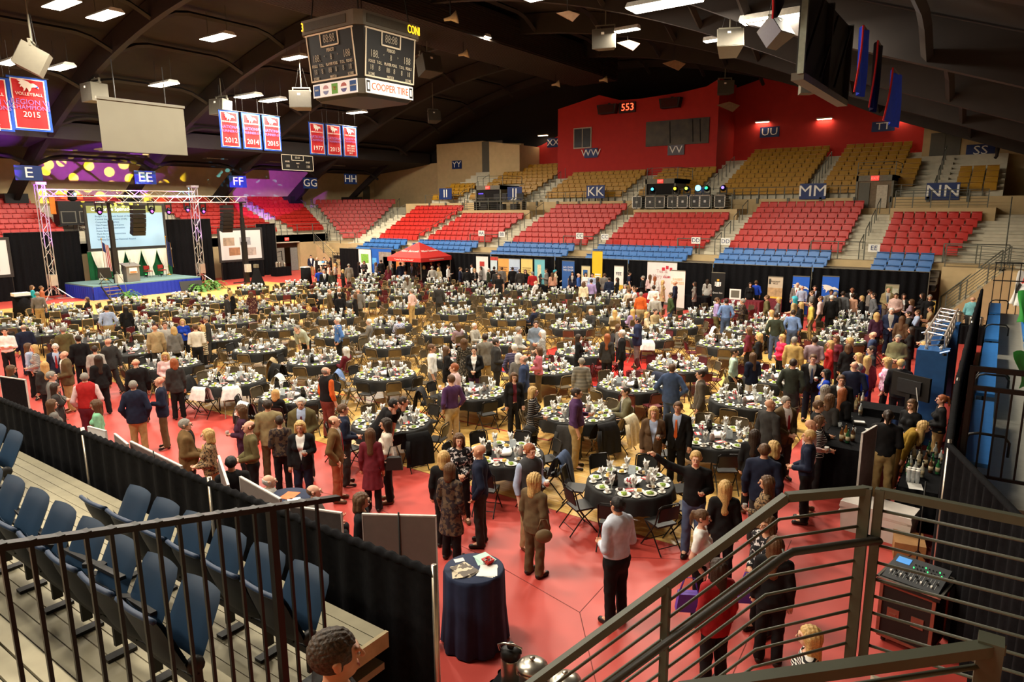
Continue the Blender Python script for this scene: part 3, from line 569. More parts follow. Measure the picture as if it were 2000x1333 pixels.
for a in ((66, 118, 33, 1.35, D2(-30), D2(-28), 'big grey loudspeaker hanging at far left above the two banners'), (188, 182, 41, 1.25, D2(0), D2(0), 'grey loudspeaker hanging left of the grey screen'), (434, 211, 47, 1.2, D2(8), D2(-5), 'grey loudspeaker hanging by the 2012 banner'), (590, 197, 44, 1.25, D2(40), D2(-4), 'grey loudspeaker hanging just left of the scoreboard'), (835, 130, 40, 1.2, D2(80), D2(-14), 'grey loudspeaker partly behind the scoreboard on its right', SPD), (846, 229, 57, 1.0, D2(60), D2(-12), 'dim loudspeaker hanging below and right of the scoreboard', SPD), (1182, 78, 32, 1.0, D2(20), D2(5), 'square grey loudspeaker hanging right of the ridge duct'), (1424, 86, 20, .68, D2(25), D2(-25), 'large tilted grey loudspeaker hanging right of centre'), (1512, 66, 17, .62, D2(75), D2(-35), 'tilted loudspeaker hanging below a dark pennant'), (1576, 170, 30, .72, D2(35), D2(0), 'grey loudspeaker hanging below the back of the screen'), (1415, 172, 44, .95, D2(30), D2(0), 'dark loudspeaker in front of the red wall, right of the press box', SPD)): hang_speaker(*a)
# folded acoustic clouds and small devices on the roof
for x, y, d, lab in ((1108, 31, 26, 'near the top centre right'), (1226, 88, 32, 'right of the square speaker'), (1315, 127, 40, 'above the press box'), (1421, 208, 50, 'on the red wall by the press box')):
    P = atd(x, y, d); g = thing('acoustic_panel', 'small pale folded acoustic panel hanging '+lab, 'panel', P, D2(35))
    s = d/40*.9; part('wedge', MB().prism([(-.7*s, .1), (.1*s, .3*s), (.8*s, .05), (.35*s, -.35*s)], -.04, .04, 'XZ'), mat('pale_panel', (150, 118, 90), .8), g); part('wire', MB().tube([(0, 0, .15), (0, 0, max(.4, roof(P.x)-P.z))], .01, 4), BLACKM, g)
for x, y, d, lab in ((880, 36, 30, 'horn at the top beside the duct'), (1085, 165, 50, 'left of the pair above the press box'), (1178, 156, 50, 'right of the pair above the press box'), (905, 106, 40, 'under the lamp right of the scoreboard')):
    P = atd(x, y, d); g = thing('roof_horn', 'small pale roof device, '+lab, 'device', P, D2(30)); part('horn', MB().lathe([(.06, -.3), (.09, 0), (.28, .3)], 8).xf(Matrix.Rotation(D2(80), 4, 'Y')), mat('horn_cream', (200, 180, 140), .6), g); part('stem', MB().tube([(0, 0, .1), (0, 0, max(.5, roof(P.x)-P.z))], .025, 4), BLACKM, g)
# back of the second hanging screen, right of centre
bs = thing('screen_frame', 'dark back of a hanging screen frame at the top right', 'screen frame', (-3.68, 17.2, 8.2))
part('back_cloth', MB().box(-.02, -2.3, 0, .02, 2.3, 1.75), BLACKM, bs)
for y in (-2.3, 0, 2.3): part('upright', MB().box(.02, y-.05, -.05, .14, y+.05, 1.75), mat('bare_steel', (120, 124, 112), .4, metal=.6) if y < -2 else BLACKM, bs)
part('bottom_bar', MB().box(-.1, -2.3, -.16, .14, 2.3, -.02), SBG, bs)
for k in range(3): part('brace', MB().beam((.1, -2.2+1.5*k, .1), (.1, -.9+1.5*k, 1.6), .05, .04), BLACKM, bs)
# blue pennants hanging over the right side
LITB = mat('royal_blue_banner', (40, 80, 250), .8, var=.08)
def pennant(c4, label, m2=LITB, words=()):
    P = [Vector(p) for p in c4]; o = (P[2]+P[3])/2; g = thing('blue_banner', label, 'banner', o)
    f = lambda u, v: (P[3]*(1-u)+P[2]*u)*(1-v)+(P[0]*(1-u)+P[1]*u)*v-o+Vector((.06*math.sin(u*7+v*2), 0, 0))
    part('cloth', MB().grid(f, 8, 6).grid(lambda u, v: f(1-u, v)+Vector((.012, 0, 0)), 8, 6), m2, g)
    part('red_hem', MB().tube([f(0, k/6) for k in range(7)], .018, 4), BRED, g)
    part('top_rod', MB().tube([f(0, 1), f(1, 1)], .02, 4), BLACKM, g)
    for s, v, z in words: text(s, z, face_matrix(f(.5, v)+Vector((-.07, 0, 0)), (0, 1, 0), (0, 0, 1)), mat('dark_blue_print', (10, 14, 60), .8), g)
def q4(pts, X): return [atx(x, y, X) for x, y in pts]
pennant(q4([(1680, 50), (1692, 62), (1683, 190), (1668, 180)], -2.6), 'bright royal blue banner hanging beside the dark screen frame')
pennant(q4([(1709, 80), (1719, 92), (1706, 220), (1697, 210)], -2.6), 'dark banner with a red edge between two blue banners', mat('dark_navy_banner', (20, 20, 40), .8))
pennant(q4([(1738, 133), (1757, 150), (1750, 250), (1725, 235)], -2.2), 'deep blue banner hanging in front of the TT sign')
pennant(q4([(1500, -30), (1534, -20), (1514, 34), (1509, 36)], -4.0), 'dark blue pennant point at the top edge above a speaker', mat('dark_navy_banner', (20, 20, 40), .8))
for yb, zb in ((18, 8.4), (23.5, 8.3)):
    l = bpy.data.lights.new('blue_banner_beam', 'SPOT'); l.energy = 2600; l.color = (.1, .2, 1); l.spot_size = D2(13); l.spot_blend = .3; o = link('blue_banner_beam', l, None, (-16, yb-2, 12.0)); o.rotation_euler = (Vector((-2.5, yb, zb))-Vector((-16, yb-2, 12.0))).to_track_quat('-Z', 'Y').to_euler()
# drop pipe and conduit at the right
dp = thing('drop_pipe', 'dark steel drop pipe running down from the roof at right', 'pipe', (-.8, 27, 8.0))
A, B_ = atx(1975, -30, -.8), atx(1950, 288, -.8); o = Vector((-.8, 27, 8.0))
part('pipe', MB().tube([A-o, B_-o, B_-o+Vector((-.03, 0, -.5)), B_-o+Vector((-.1, .05, -.6))], .09, 8), RIBM, dp)
for t in (.25, .55, .8): part('clamp', MB().lathe([(.11, -.06), (.13, 0), (.11, .06)], 8, tuple(A.lerp(B_, t)-o)), BLACKM, dp)
for x, y in ((1968, 205), (1962, 250)):
    P = atx(x, y, -.7); g = thing('small_spotlight', 'small pale lamp head on the drop pipe, %s one' % ('upper' if y < 220 else 'lower'), 'lamp', P); part('head', MB().lathe([(.03, -.14), (.12, -.02), (.13, .08)], 8), SPG, g); part('arm', MB().tube([(0, 0, .08), (-.1, .0, .2)], .02, 4), BLACKM, g)
# ================================================================== STAGE END
VELV = DRAPE
def drape(p0, p1, z0, z1, nf, m=DRAPE, amp=.06, thick=.012):
    """hanging pleated cloth between two floor points"""
    p0, p1 = Vector((*p0, 0)), Vector((*p1, 0)); t = (p1-p0); L = t.length; t.normalize(); n = Vector((-t.y, t.x, 0)); N = nf*6
    f = lambda u, v: p0+t*(u*L)+n*(amp*math.sin(u*nf*2*math.pi)*(1-.25*v)+.35*amp*math.sin(u*nf*5.1+1))+Vector((0, 0, z0+(z1-z0)*v))
    return MB().grid(f, N, 2).grid(lambda u, v: f(1-u, v)-n*thick, N, 2)
for k, (p0, p1, z1, lab) in enumerate((((-51.9, 8), (-51.9, 16.2), 4.2, 'black pleated stage drape left of the small left screen'), ((-51.7, 16.9), (-51.7, 21.3), 4.25, 'black pleated drape between the left screen and the main screen'), ((-51.7, 27.2), (-51.7, 31.0), 4.9, 'black pleated drape between the main screen and the right screen'), ((-51.8, 35.2), (-51.9, 37.1), 4.4, 'black drape edge right of the right screen by the doors'))):
    d = thing('stage_drape', lab, 'drape', (p0[0], p0[1], 0)); M = Matrix.Translation((-p0[0], -p0[1], 0))
    part('cloth', drape(p0, p1, .02, z1, int((p1[1]-p0[1])*2.2)).xf(M), DRAPE, d); part('top_pipe', MB().tube([(0, 0, z1), (0, p1[1]-p0[1], z1)], .03, 5), BLACKM, d)
    for y in (0, p1[1]-p0[1]): part('upright', MB().tube([(-.06, y, 0), (-.06, y, z1)], .025, 5), SBG, d); part('base', MB().box(-.3, y-.2, 0, .2, y+.2, .02), BLACKM, d)
def proj_screen(y0, y1, z0, z1, X, label, kind):
    g = thing('projection_screen', label, 'screen', (X, (y0+y1)/2, 0)); h = (y1-y0)/2; f = .18
    part('frame', MB().box(-.08, -h-f, z0-f, 0, h+f, z0).box(-.08, -h-f, z1, 0, h+f, z1+f).box(-.08, -h-f, z0, 0, -h, z1).box(-.08, h, z0, 0, h+f, z1), mat('dark_grey_screen_frame', (52, 50, 48), .7), g)
    img = part('picture', MB().box(-.06, -h, z0, -.02, h, z1), mat('screen_picture_'+kind, (150, 184, 208) if kind == 'list' else (196, 194, 188), .8, var=0, emit=.34), g)
    F = lambda y, z: face_matrix((-.012, y, z), (0, 1, 0), (0, 0, 1)); W2, HH = 2*h, z1-z0
    if kind == 'list':
        part('title_bar', MB().box(-.02, -h, z1-HH*.17, -.015, h, z1), mat('screen_title_green', (140, 148, 92), .8, var=0, emit=.25), img)
        text('Corporate Sponsors', .34, F(-.9, z1-HH*.085), mat('screen_white', (255, 255, 250), .6, var=0, emit=.9), img)
        for i, s in enumerate(('Budget Car & Truck Rental of Hutchinson', 'Central States Recovery (CSR)', 'Corporate Enterprises', 'Dan Power - Edward Jones', 'James Gruver Construction', 'Kanza Bank', 'Mark Borecky Construction', 'Wesley Towers', 'Wichita Eisenhower National Airport')): text(s, .17, F(-2.1, z1-HH*.25-i*.2), mat('screen_text_blue', (84, 116, 156), .8, var=0, emit=.1), img, align='LEFT')
    else:
        for i, (a, b2, c2) in enumerate(((-.6, .62, (215, 190, 160)), (.2, .62, (196, 200, 205)), (-.35, .28, (205, 150, 110)), (.45, .25, (220, 205, 190)))):
            part('photo', MB().box(-.018, a*h-.5, z0+b2*HH-.32, -.012, a*h+.5, z0+b2*HH+.32), mat('screen_photo%d' % i, tuple(int(v*.75) for v in c2), .8, var=.35, scale=3, emit=.15), img)
    for s in (-1, 1): part('leg', MB().box(-.06, s*(h+.05)-.04, 0, -.01, s*(h+.05)+.04, z0-f), BLACKM, g)
    if z0 < 2.5: part('skirt', drape((-.04, -h-.1), (-.04, h+.1), .02, z0-f, 10), DRAPE, g)
proj_screen(21.65, 26.85, 3.05, 5.95, -51.0, 'large lit screen listing corporate sponsors above the stage', 'list')
proj_screen(31.3, 35.0, 1.6, 3.95, -51.0, 'bright side screen with four pictures right of the stage', 'photos')
proj_screen(13.0, 16.75, 1.7, 3.85, -51.0, 'bright side screen cut by the left edge of the picture', 'photos')
# platform
st = thing('stage', 'low stage with grey top and royal blue skirt', 'stage', (-48.6, 23.2, 0))
part('deck', MB().box(-2.0, -3.6, .82, 2.0, 3.6, .92), mat('grey_blue_stage_carpet', (112, 142, 140), .8, var=.05), st)
BSK = mat('royal_blue_skirt', (28, 48, 168), .75, var=.1, scale=20)
part('skirt', drape((2.02, -3.6), (2.02, 3.6), .01, .84, 26, BSK, .03), BSK, st); part('skirt', drape((-2, -3.62), (2, -3.62), .01, .84, 14, BSK, .03), BSK, st); part('skirt', drape((2, 3.62), (-2, 3.62), .01, .84, 14, BSK, .03), BSK, st)
for x in (-1.8, 1.8):
    for y in (-3.4, 3.4): part('leg', MB().box(x-.05, y-.05, 0, x+.05, y+.05, .82), BLACKM, st)
ss = thing('stage_steps', 'open metal steps up to the left front of the stage', 'steps', (-46.2, 20.5, 0), D2(0))
for k in range(4): part('tread', MB().box(-.1+.0*k, -.5+.0, .0, .0, .5, .04).xf(Matrix.Translation((.85-.28*k, 0, .18+.2*k))), mat('step_wood', (150, 120, 80), .7), ss)
for y in (-.5, .5): part('stringer', MB().beam((.95, y, .05), (-.15, y, .88), .05, .12), BLACKM, ss); part('handrail', MB().tube([(.95, y, .1), (.9, y, 1.0), (-.1, y, 1.75), (-.1, y, .85)], .02, 5), RAILM, ss)
# white gathered curtains lit green
WSW = mat('white_voile', (236, 234, 220), .8, var=.04); GBK = mat('green_lit_backing', (20, 90, 50), .9, var=.1)
part('x', MB(), WSW, st) if False else None
bk = thing('green_backdrop', 'dark green backdrop behind the white gathered curtains', 'backdrop', (-50.85, 24.2, .9)); part('cloth', drape((0, -2.9), (0, 2.9), 0, 1.95, 16, GBK, .03), GBK, bk); part('top_pipe', MB().tube([(0, -2.9, 1.95), (0, 2.9, 1.95)], .025, 5), SBG, bk)
names = ('leftmost, behind the flag', 'second from the left', 'middle, behind the podium', 'fourth, above the chairs', 'rightmost, by the second flag')
for i in range(5):
    g = thing('gathered_curtain', 'white curtain gathered at its waist, %s' % names[i], 'curtain', (-50.6, 22.0+1.12*i, .9), 0, 'gathered white curtains')
    def f(u, v):
        w_ = .56*(.16+.84*min(1, max(0, (v-.34)/.66))**.55) if v > .34 else .56*(.16+.3*(1-v/.34)**.8)
        a = u*2*math.pi; return Vector((.08*math.sin(a)+.02*math.sin(9*a), w_*math.cos(a)*(1+.03*math.sin(11*a)), 1.95*v))
    part('cloth', MB().grid(f, 36, 14), WSW, g); part('tie', MB().lathe([(.1, .62), (.115, .66), (.1, .70)], 12, (0, 0, 0), sy=1.1), WSW, g)
l = bpy.data.lights.new('green_uplight', 'AREA')
for i in range(4):
    g = thing('uplight', 'small green floor light at the foot of the curtains, number %s' % ORD[i+1], 'light', (-50.1, 22.5+1.12*i, .92), 0, 'green uplights')
    part('can', MB().lathe([(.09, 0), (.1, .14), (.08, .16)], 10), BLACKM, g); part('lens', MB().lathe([(.0, .161), (.075, .165)], 10), mat('green_lens', (80, 255, 120), .5, var=0, emit=6), g)
    l = bpy.data.lights.new('uplight_beam', 'SPOT'); l.energy = 130; l.color = (.25, 1, .35); l.spot_size = D2(75); l.spot_blend = .6
    o = link('beam', l, g, (0, 0, .2)); o.rotation_euler = (0, D2(195), 0)
# podium, chairs and flags
pd = thing('podium', 'grey podium with a white card on its front', 'podium', (-47.4, 22.4, .92))
GRY = mat('grey_podium', (122, 116, 110), .6, var=.04)
part('body', MB().prism([(-.3, 0), (.32, 0), (.36, 1.05), (-.34, 1.2)], -.42, .42, 'XZ'), GRY, pd); part('top', MB().prism([(-.42, 1.24), (.42, 1.07), (.42, 1.02), (-.42, 1.19)], -.5, .5, 'XZ'), GRY, pd)
part('card', MB().box(.37, -.25, .58, .385, .25, .95), WHITE, pd); part('card_print', MB().box(.386, -.22, .6, .39, .22, .72), mat('card_orange', (220, 120, 70), .7), pd); part('microphone', MB().tube([(0, 0, 1.15), (.05, 0, 1.4), (.12, 0, 1.5)], .012, 5), BLACKM, pd)
CHR = mat('red_chair_vinyl', (160, 40, 34), .6); CHM = mat('dark_chair_metal', (60, 56, 52), .4, metal=.6)
for i, y in enumerate((23.6, 24.5, 25.5)):
    g = thing('stage_chair', 'red seated stage chair, %s of three' % ('leftmost', 'middle', 'rightmost')[i], 'chair', (-49.3, y, .92), D2(90), 'chairs on the stage')
    part('seat', MB().box(-.22, -.22, .42, .22, .2, .47), CHR, g); part('backrest', MB().prism([(-.2, .55), (.2, .55), (.22, .82), (-.22, .82)], .2, .24, 'XZ'), CHR, g)
    for sx in (-1, 1):
        for sy in (-1, 1): part('leg', MB().tube([(sx*.2, sy*.2, 0), (sx*.2, sy*.19, .42 if sy < 0 else .82)], .014, 5), CHM, g)
STARS = mat('flag_blue', (34, 44, 100), .8); 
us = stripe_mat('flag_stripes', (190, 40, 50), (236, 230, 220), 'X', 3.2)
for (y, m2, lab) in ((21.9, us, 'flag with red and white stripes on the left of the stage'), (26.3, mat('state_flag_blue', (36, 44, 84), .8, var=.3), 'dark blue flag on the right of the stage')):
    g = thing('flag', lab, 'flag', (-49.9, y, .92)); part('pole', MB().tube([(0, 0, 0), (0, 0, 2.75)], .018, 6), mat('gold_metal', (190, 150, 70), .35, metal=.7), g); part('finial', MB().ball((0, 0, 2.8), .06), MATS['gold_metal'], g); part('base', MB().lathe([(.18, 0), (.18, .04), (.04, .1)], 10), MATS['gold_metal'], g)
    f = lambda u, v: Vector((.12*math.sin(u*8)*u+.03, u*(.34+.1*v)*(1 if y < 25 else .7), 2.6-1.8*v-.25*u))
    fo = part('cloth', MB().grid(f, 14, 8).grid(lambda u, v: f(1-u, v)+Vector((-.01, 0, 0)), 14, 8), m2, g)
    if y < 25: part('canton', MB().grid(lambda u, v: f(u*.6, v*.35)+Vector((.012, 0, 0)), 6, 4), STARS, g)
    part('fringe', MB().tube([f(1, k/8) for k in range(9)], .015, 4), MATS['gold_metal'], g)
# monitors and speaker on stage
for (x, y, rz, lab) in ((-47.3, 20.7, D2(70), 'black loudspeaker on a stand at the left front of the stage'),):
    g = thing('stage_monitor', lab, 'speaker', (x, y, .92), rz); part('cabinet', MB().prism([(-.4, .4), (.4, .4), (.34, 1.05), (-.34, 1.05)], -.22, .22, 'XZ'), BLACKM, g)
    for s in (-1, 1): part('stand_leg', MB().tube([(0, 0, .42), (s*.4, s*.2, 0)], .02, 5), BLACKM, g)
g = thing('floor_display', 'black confidence monitor tilted on the floor before the stage', 'monitor', (-45.6, 25.6, 0), D2(80)); part('panel', MB().box(-.75, -.04, .12, .75, .04, .82).xf(Matrix.Rotation(D2(-25), 4, 'X')), BLACKM, g); part('stand', MB().box(-.3, -.1, 0, .3, .35, .12), BLACKM, g)
# lattice truss goal post
ALU = mat('aluminium_truss', (214, 208, 200), .35, metal=.75, var=.04)
def truss(a, b2, s, step=.5, side=(0, 0, 1)):
    a, b2 = Vector(a), Vector(b2); d = (b2-a); L = d.length; d.normalize(); x = d.cross(Vector(side)).normalized(); y = x.cross(d); q = MB(); cs = [(x*i+y*j)*s/2 for i, j in ((-1, -1), (1, -1), (1, 1), (-1, 1))]
    for c in cs: q.tube([a+c, b2+c], .03, 5)
    n = max(2, int(L/step))
    for k in range(4):
        for i in range(n): q.tube([a+cs[(k+i) % 2 and (k+1) % 4 or k]+d*(L*i/n), a+cs[(k+i) % 2 and k or (k+1) % 4]+d*(L*(i+1)/n)], .014, 4, cap=False)
    return q
tt = thing('lighting_truss', 'silver lattice truss goal post framing the stage', 'truss', (-49.6, 23.6, 0))
for y in (-5.1, 5.0):
    part('tower', truss((0, y, .3), (0, y, 7.3), .42, .55, (1, 0, 0)), ALU, tt); part('tower_cap', MB().box(-.3, y-.3, 7.25, .3, y+.3, 7.4), ALU, tt); part('winch', MB().box(-.35, y-.2, .9, .35, y+.2, 1.6), ALU, tt)
    for k in range(4):
        a = D2(45+90*k); part('outrigger', MB().tube([(0, y, .9), (1.1*math.cos(a), y+1.1*math.sin(a), .05)], .035, 5).tube([(.2*math.cos(a), y+.2*math.sin(a), .05), (1.2*math.cos(a), y+1.2*math.sin(a), .05)], .035, 5), ALU, tt)
part('span', truss((0, -5.1, 6.75), (0, 5.0, 6.75), .42, .5), ALU, tt)
t2 = thing('speaker_truss', 'second silver truss on black crank lifts carrying line arrays', 'truss', (-47.2, 26.3, 0))
part('span', truss((0, -5.6, 6.35), (0, 5.0, 6.35), .42, .5), ALU, t2)
for y in (-4.9, 4.6):
    part('lift_mast', MB().box(-.16, y-.16, .1, .16, y+.16, 3.2).box(-.12, y-.12, 3.2, .12, y+.12, 5.0).box(-.08, y-.08, 5.0, .08, y+.08, 6.15), BLACKM, t2); part('winch_box', MB().box(.1, y-.2, .9, .4, y+.2, 1.5), mat('winch_label', (190, 186, 176), .6), t2); part('fork', MB().box(-.3, y-.3, 6.1, .3, y+.3, 6.2), BLACKM, t2)
    for k in range(4): a = D2(45+90*k); part('outrigger', MB().beam((0, y, .15), (1.0*math.cos(a), y+1.0*math.sin(a), .06), .08, .08), BLACKM, t2)
for i, y in enumerate((23.2, 29.7)):
    g = thing('line_array', 'curved black line array speaker hanging %s' % ('in front of the main screen' if i == 0 else 'in front of the right screen'), 'speaker', (-47.2, y, 6.1)); z = -.15; xo = 0; an = 0
    for k in range(7):
        M = Matrix.Translation((xo, 0, z)) @ Matrix.Rotation(an, 4, 'Y'); part('speaker_box', MB().prism([(-.2, -.26), (.24, -.26), (.24, 0), (-.2, -.02)], -.42, .42, 'XZ').xf(M), BLACKM, g); z -= .285*math.cos(an); xo -= .285*math.sin(an); an += D2(3.5)
    part('rigging', MB().tube([(0, 0, .1), (0, 0, -.15)], .04, 5), SBG, g)
PLENS = mat('magenta_lens', (200, 70, 255), .4, var=0, emit=5)
for i, (x, y) in enumerate(((193, 405), (295, 404), (328, 406), (365, 402), (396, 405))):
    P = atx(x, y, -47.9 if i != 3 else -49.3); P.z = min(P.z, 6.2); g = thing('moving_head_light', 'black moving head stage light under the truss, %s from the left' % ORD[i+1], 'stage light', P, 0, 'moving heads on the truss')
    part('base', MB().box(-.18, -.18, .2, .18, .18, .4), BLACKM, g); part('yoke', MB().box(-.05, -.24, -.3, .05, -.18, .2).box(-.05, .18, -.3, .05, .24, .2), BLACKM, g); part('head', MB().ball((0.03, 0, -.25), (.2, .17, .27), 10, 8), mat('glossy_black', (24, 22, 24), .25), g); part('lens', MB().ball((.16, -.03, -.3), (.07, .1, .1), 8, 6), PLENS, g)
# gobo projector cases on the stand, left
for (x, y, z, lab) in ((-55.2, 22.6, 4.6, 'road case with lit moving light on the stand below the E sign'),):
    g = thing('light_case', lab, 'case', (x, y, z)); part('case', MB().box(-.5, -1.2, 0, .5, 1.2, 1.7), BLACKM, g)
    for yy in (-.6, .6): part('case_front', MB().box(.5, yy-.5, .15, .53, yy+.5, 1.0), SBG, g); part('case_panel', MB().box(.53, yy-.42, .22, .54, yy+.42, .93), BLACKM, g)
    part('lamp_head', MB().lathe([(.12, 0), (.3, .1), (.3, .6), (.15, .8)], 10, (0, 0, 1.7)), BLACKM, g); part('lamp_lens', MB().ball((.3, .1, 2.2), .1), mat('cyan_lens', (150, 220, 255), .4, var=0, emit=7), g)
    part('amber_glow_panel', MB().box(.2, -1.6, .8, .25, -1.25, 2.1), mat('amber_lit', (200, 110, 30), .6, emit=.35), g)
# lit gobo dots and purple washes come from stage spots
def spot(P, T, e, col, size, blend, name, gobo=0, gscale=5, thr=.3):
    l = bpy.data.lights.new(name, 'SPOT'); l.energy = e; l.color = col; l.spot_size = D2(size); l.spot_blend = blend; l.shadow_soft_size = .01
    o = link(name, l, None, P); o.rotation_euler = (Vector(T)-Vector(P)).to_track_quat('-Z', 'Y').to_euler()
    if gobo:
        l.use_nodes = True; nt = l.node_tree; em = nt.nodes['Emission']; tc = nt.nodes.new('ShaderNodeTexCoord'); mp = nt.nodes.new('ShaderNodeMapping'); vo = nt.nodes.new('ShaderNodeTexVoronoi'); vo.inputs['Scale'].default_value = gscale; vo.voronoi_dimensions = '2D'
        dv = nt.nodes.new('ShaderNodeVectorMath'); dv.operation = 'DIVIDE'; sp = nt.nodes.new('ShaderNodeSeparateXYZ'); cb = nt.nodes.new('ShaderNodeCombineXYZ'); lt = nt.nodes.new('ShaderNodeMath'); lt.operation = 'LESS_THAN'; lt.inputs[1].default_value = thr
        nt.links.new(tc.outputs['Normal'], sp.inputs[0])
        for k in range(3): nt.links.new(sp.outputs[2], cb.inputs[k])
        nt.links.new(tc.outputs['Normal'], dv.inputs[0]); nt.links.new(cb.outputs[0], dv.inputs[1]); nt.links.new(dv.outputs[0], vo.inputs['Vector']); nt.links.new(vo.outputs['Distance'], lt.inputs[0]); nt.links.new(lt.outputs[0], em.inputs['Strength'])
    return o
spot((-48, 23, 6.4), (-61.4, 27.5, 8.3), 24000, (1, .82, .05), 46, .1, 'yellow_gobo_beam', 1, 11, .3)
spot((-48, 26, 6.4), (-61.4, 41.5, 8.8), 20000, (.1, .6, 1), 20, .1, 'cyan_gobo_beam', 1, 26, .25)
spot((-48, 29.5, 6.4), (-61.4, 44, 7.4), 16000, (.42, .06, 1), 22, .15, 'purple_wash_beam')
spot((-48, 24, 6.4), (-57, 26.5, 10.3), 9000, (.4, .06, 1), 50, .5, 'purple_soffit_beam')
spot((-48, 20, 6.4), (-57, 15, 10.3), 9000, (.4, .06, 1), 50, .5, 'purple_soffit_beam_left')
spot((-46.8, 18.2, 1.0), (-49.6, 18.6, 6), 2600, (.45, .08, 1), 40, .5, 'purple_tower_beam'); spot((-47.0, 28.2, 1.0), (-49.6, 28.6, 6), 2200, (.45, .08, 1), 40, .5, 'purple_tower_beam_right')
# ferns
FERN = mat('fern_green', (74, 120, 44), .6, var=.3, scale=20)
def fern(P, s, label, n=34):
    g = thing('potted_fern', label, 'plant', P); rr = random.Random(int(P[1]*10))
    part('pot', MB().lathe([(.16, 0), (.2, .25), (.21, .28)], 12), mat('dark_pot', (50, 40, 34), .7), g)
    for k in range(n):
        a = rr.uniform(0, 6.28); ln = s*rr.uniform(.6, 1); up = rr.uniform(.25, .8); q = MB(); pts = []
        for i in range(7): t = i/6; pts.append(Vector((math.cos(a)*ln*t, math.sin(a)*ln*t, .27+ln*(up*t*1.6-1.1*t*t))))
        sd = Vector((-math.sin(a), math.cos(a), 0))
        for i in range(6):
            w0 = .09*s*math.sin(math.pi*min(1, (i+.6)/6.6)); c = (pts[i]+pts[i+1])/2; q.add([pts[i], c+sd*w0, pts[i+1], c-sd*w0], [(0, 1, 2, 3)])
        part('frond', q, FERN, g)
fern((-45.0, 20.9, 0), 1.2, 'green fern in front of the stage by the left lift'); fern((-45.6, 26.2, 0), 1.35, 'green fern before the stage beside the black monitor'); fern((-45.9, 27.3, 0), 1.5, 'large green fern at the right corner of the stage')
# covered equipment, side tables and camera position at the right of the stage
g = thing('covered_stand', 'tall tripod covered with a black cloth near the right screen', 'covered stand', (-43.5, 29.3, 0)); part('cloth', MB().lathe([(.62, 0), (.5, .35), (.25, 1.1), (.15, 1.5), (.0, 1.55)], 14, wav=.1, wn=7), DRAPE, g); part('camera_head', MB().box(-.15, -.12, 1.5, .15, .12, 1.75), SPG, g)
g = thing('video_camera', 'white video camera on tripod by the aisle, screen glowing blue', 'camera', (-42.0, 34.0, 0), D2(30)); part('body', MB().box(-.3, -.12, 1.45, .35, .12, 1.7), WHITE, g); part('lens', MB().tube([(.35, 0, 1.58), (.6, 0, 1.58)], .08, 8), BLACKM, g); part('viewfinder', MB().box(.05, -.28, 1.6, .25, -.14, 1.75), BLACKM, g); part('screen', MB().box(.06, -.29, 1.62, .24, -.28, 1.73), mat('blue_screen', (90, 150, 220), .5, emit=1), g)
for k in range(3): a = D2(120*k+20); part('leg', MB().tube([(0, 0, 1.45), (.5*math.cos(a), .5*math.sin(a), 0)], .022, 5), SPG, g)
g = thing('drape_pillar', 'black draped stand under the video camera', 'stand', (-43.0, 33.2, 0)); part('cloth', MB().lathe([(.45, 0), (.38, .6), (.36, 1.25)], 14, wav=.06, wn=7), DRAPE, g); part('top', MB().box(-.35, -.25, 1.25, .3, .25, 1.3), WHITE, g)
def skirted_table(P, wd, dp, rz, label, m=None, h=.75):
    m = m or DRAPE; g = thing('draped_table', label, 'table', P, rz); part('top_cloth', MB().box(-wd/2, -dp/2, h-.02, wd/2, dp/2, h), m, g)
    q = MB()
    for a, b2 in (((-wd/2, -dp/2), (wd/2, -dp/2)), ((wd/2, -dp/2), (wd/2, dp/2)), ((wd/2, dp/2), (-wd/2, dp/2)), ((-wd/2, dp/2), (-wd/2, -dp/2))): q.join(drape(a, b2, .02, h-.01, max(4, int(math.dist(a, b2)*6)), m, .018))
    part('skirt', q, m, g); return g
skirted_table((-50.2, 36.2, 0), .8, 1.5, 0, 'small black draped coffee table beside the entrance doors')
STEEL = mat('brushed_steel', (196, 190, 176), .28, metal=.9, var=.05)
def urn(P, label, s=1.0, rz=0):
    g = thing('coffee_urn', label, 'urn', P, rz); g.scale = (s, s, s)
    part('body', MB().lathe([(.13, .0), (.14, .04), (.13, .08), (.135, .36), (.13, .4)], 18), STEEL, g); part('lid', MB().lathe([(.135, .4), (.12, .43), (.05, .46), (.02, .47), (.025, .5), (0, .51)], 18), STEEL, g); part('spout', MB().tube([(0, -.13, .1), (0, -.2, .1), (0, -.2, .06)], .015, 6), BLACKM, g)
    for sx in (-1, 1): part('handle', MB().tube([(sx*.13, 0, .28), (sx*.18, 0, .3), (sx*.18, 0, .2), (sx*.13, 0, .18)], .012, 6), BLACKM, g)
for i, y in enumerate((35.8, 36.1, 36.6)): urn((-50.2, y, .75), 'steel coffee urn by the entrance doors, %s of three' % ('left', 'middle', 'right')[i], 1.0 if i < 2 else .8)
g = thing('projector_stand', 'black draped stand with a white projector at far left', 'stand', (-42.6, 14.3, 0)); part('cloth', MB().lathe([(.5, 0), (.42, .6), (.4, 1.1)], 16, wav=.05, wn=8), DRAPE, g); part('top', MB().box(-.4, -.4, 1.1, .4, .4, 1.13), DRAPE, g)
g = thing('projector', 'white projector on the black draped stand at far left', 'projector', (-42.6, 14.3, 1.13)); part('body', MB().box(-.25, -.38, .03, .25, .38, .2), WHITE, g); part('lens', MB().tube([(-.25, -.15, .11), (-.32, -.15, .11)], .06, 8), BLACKM, g); part('foot', MB().box(-.2, -.3, 0, .2, .3, .03), BLACKM, g)
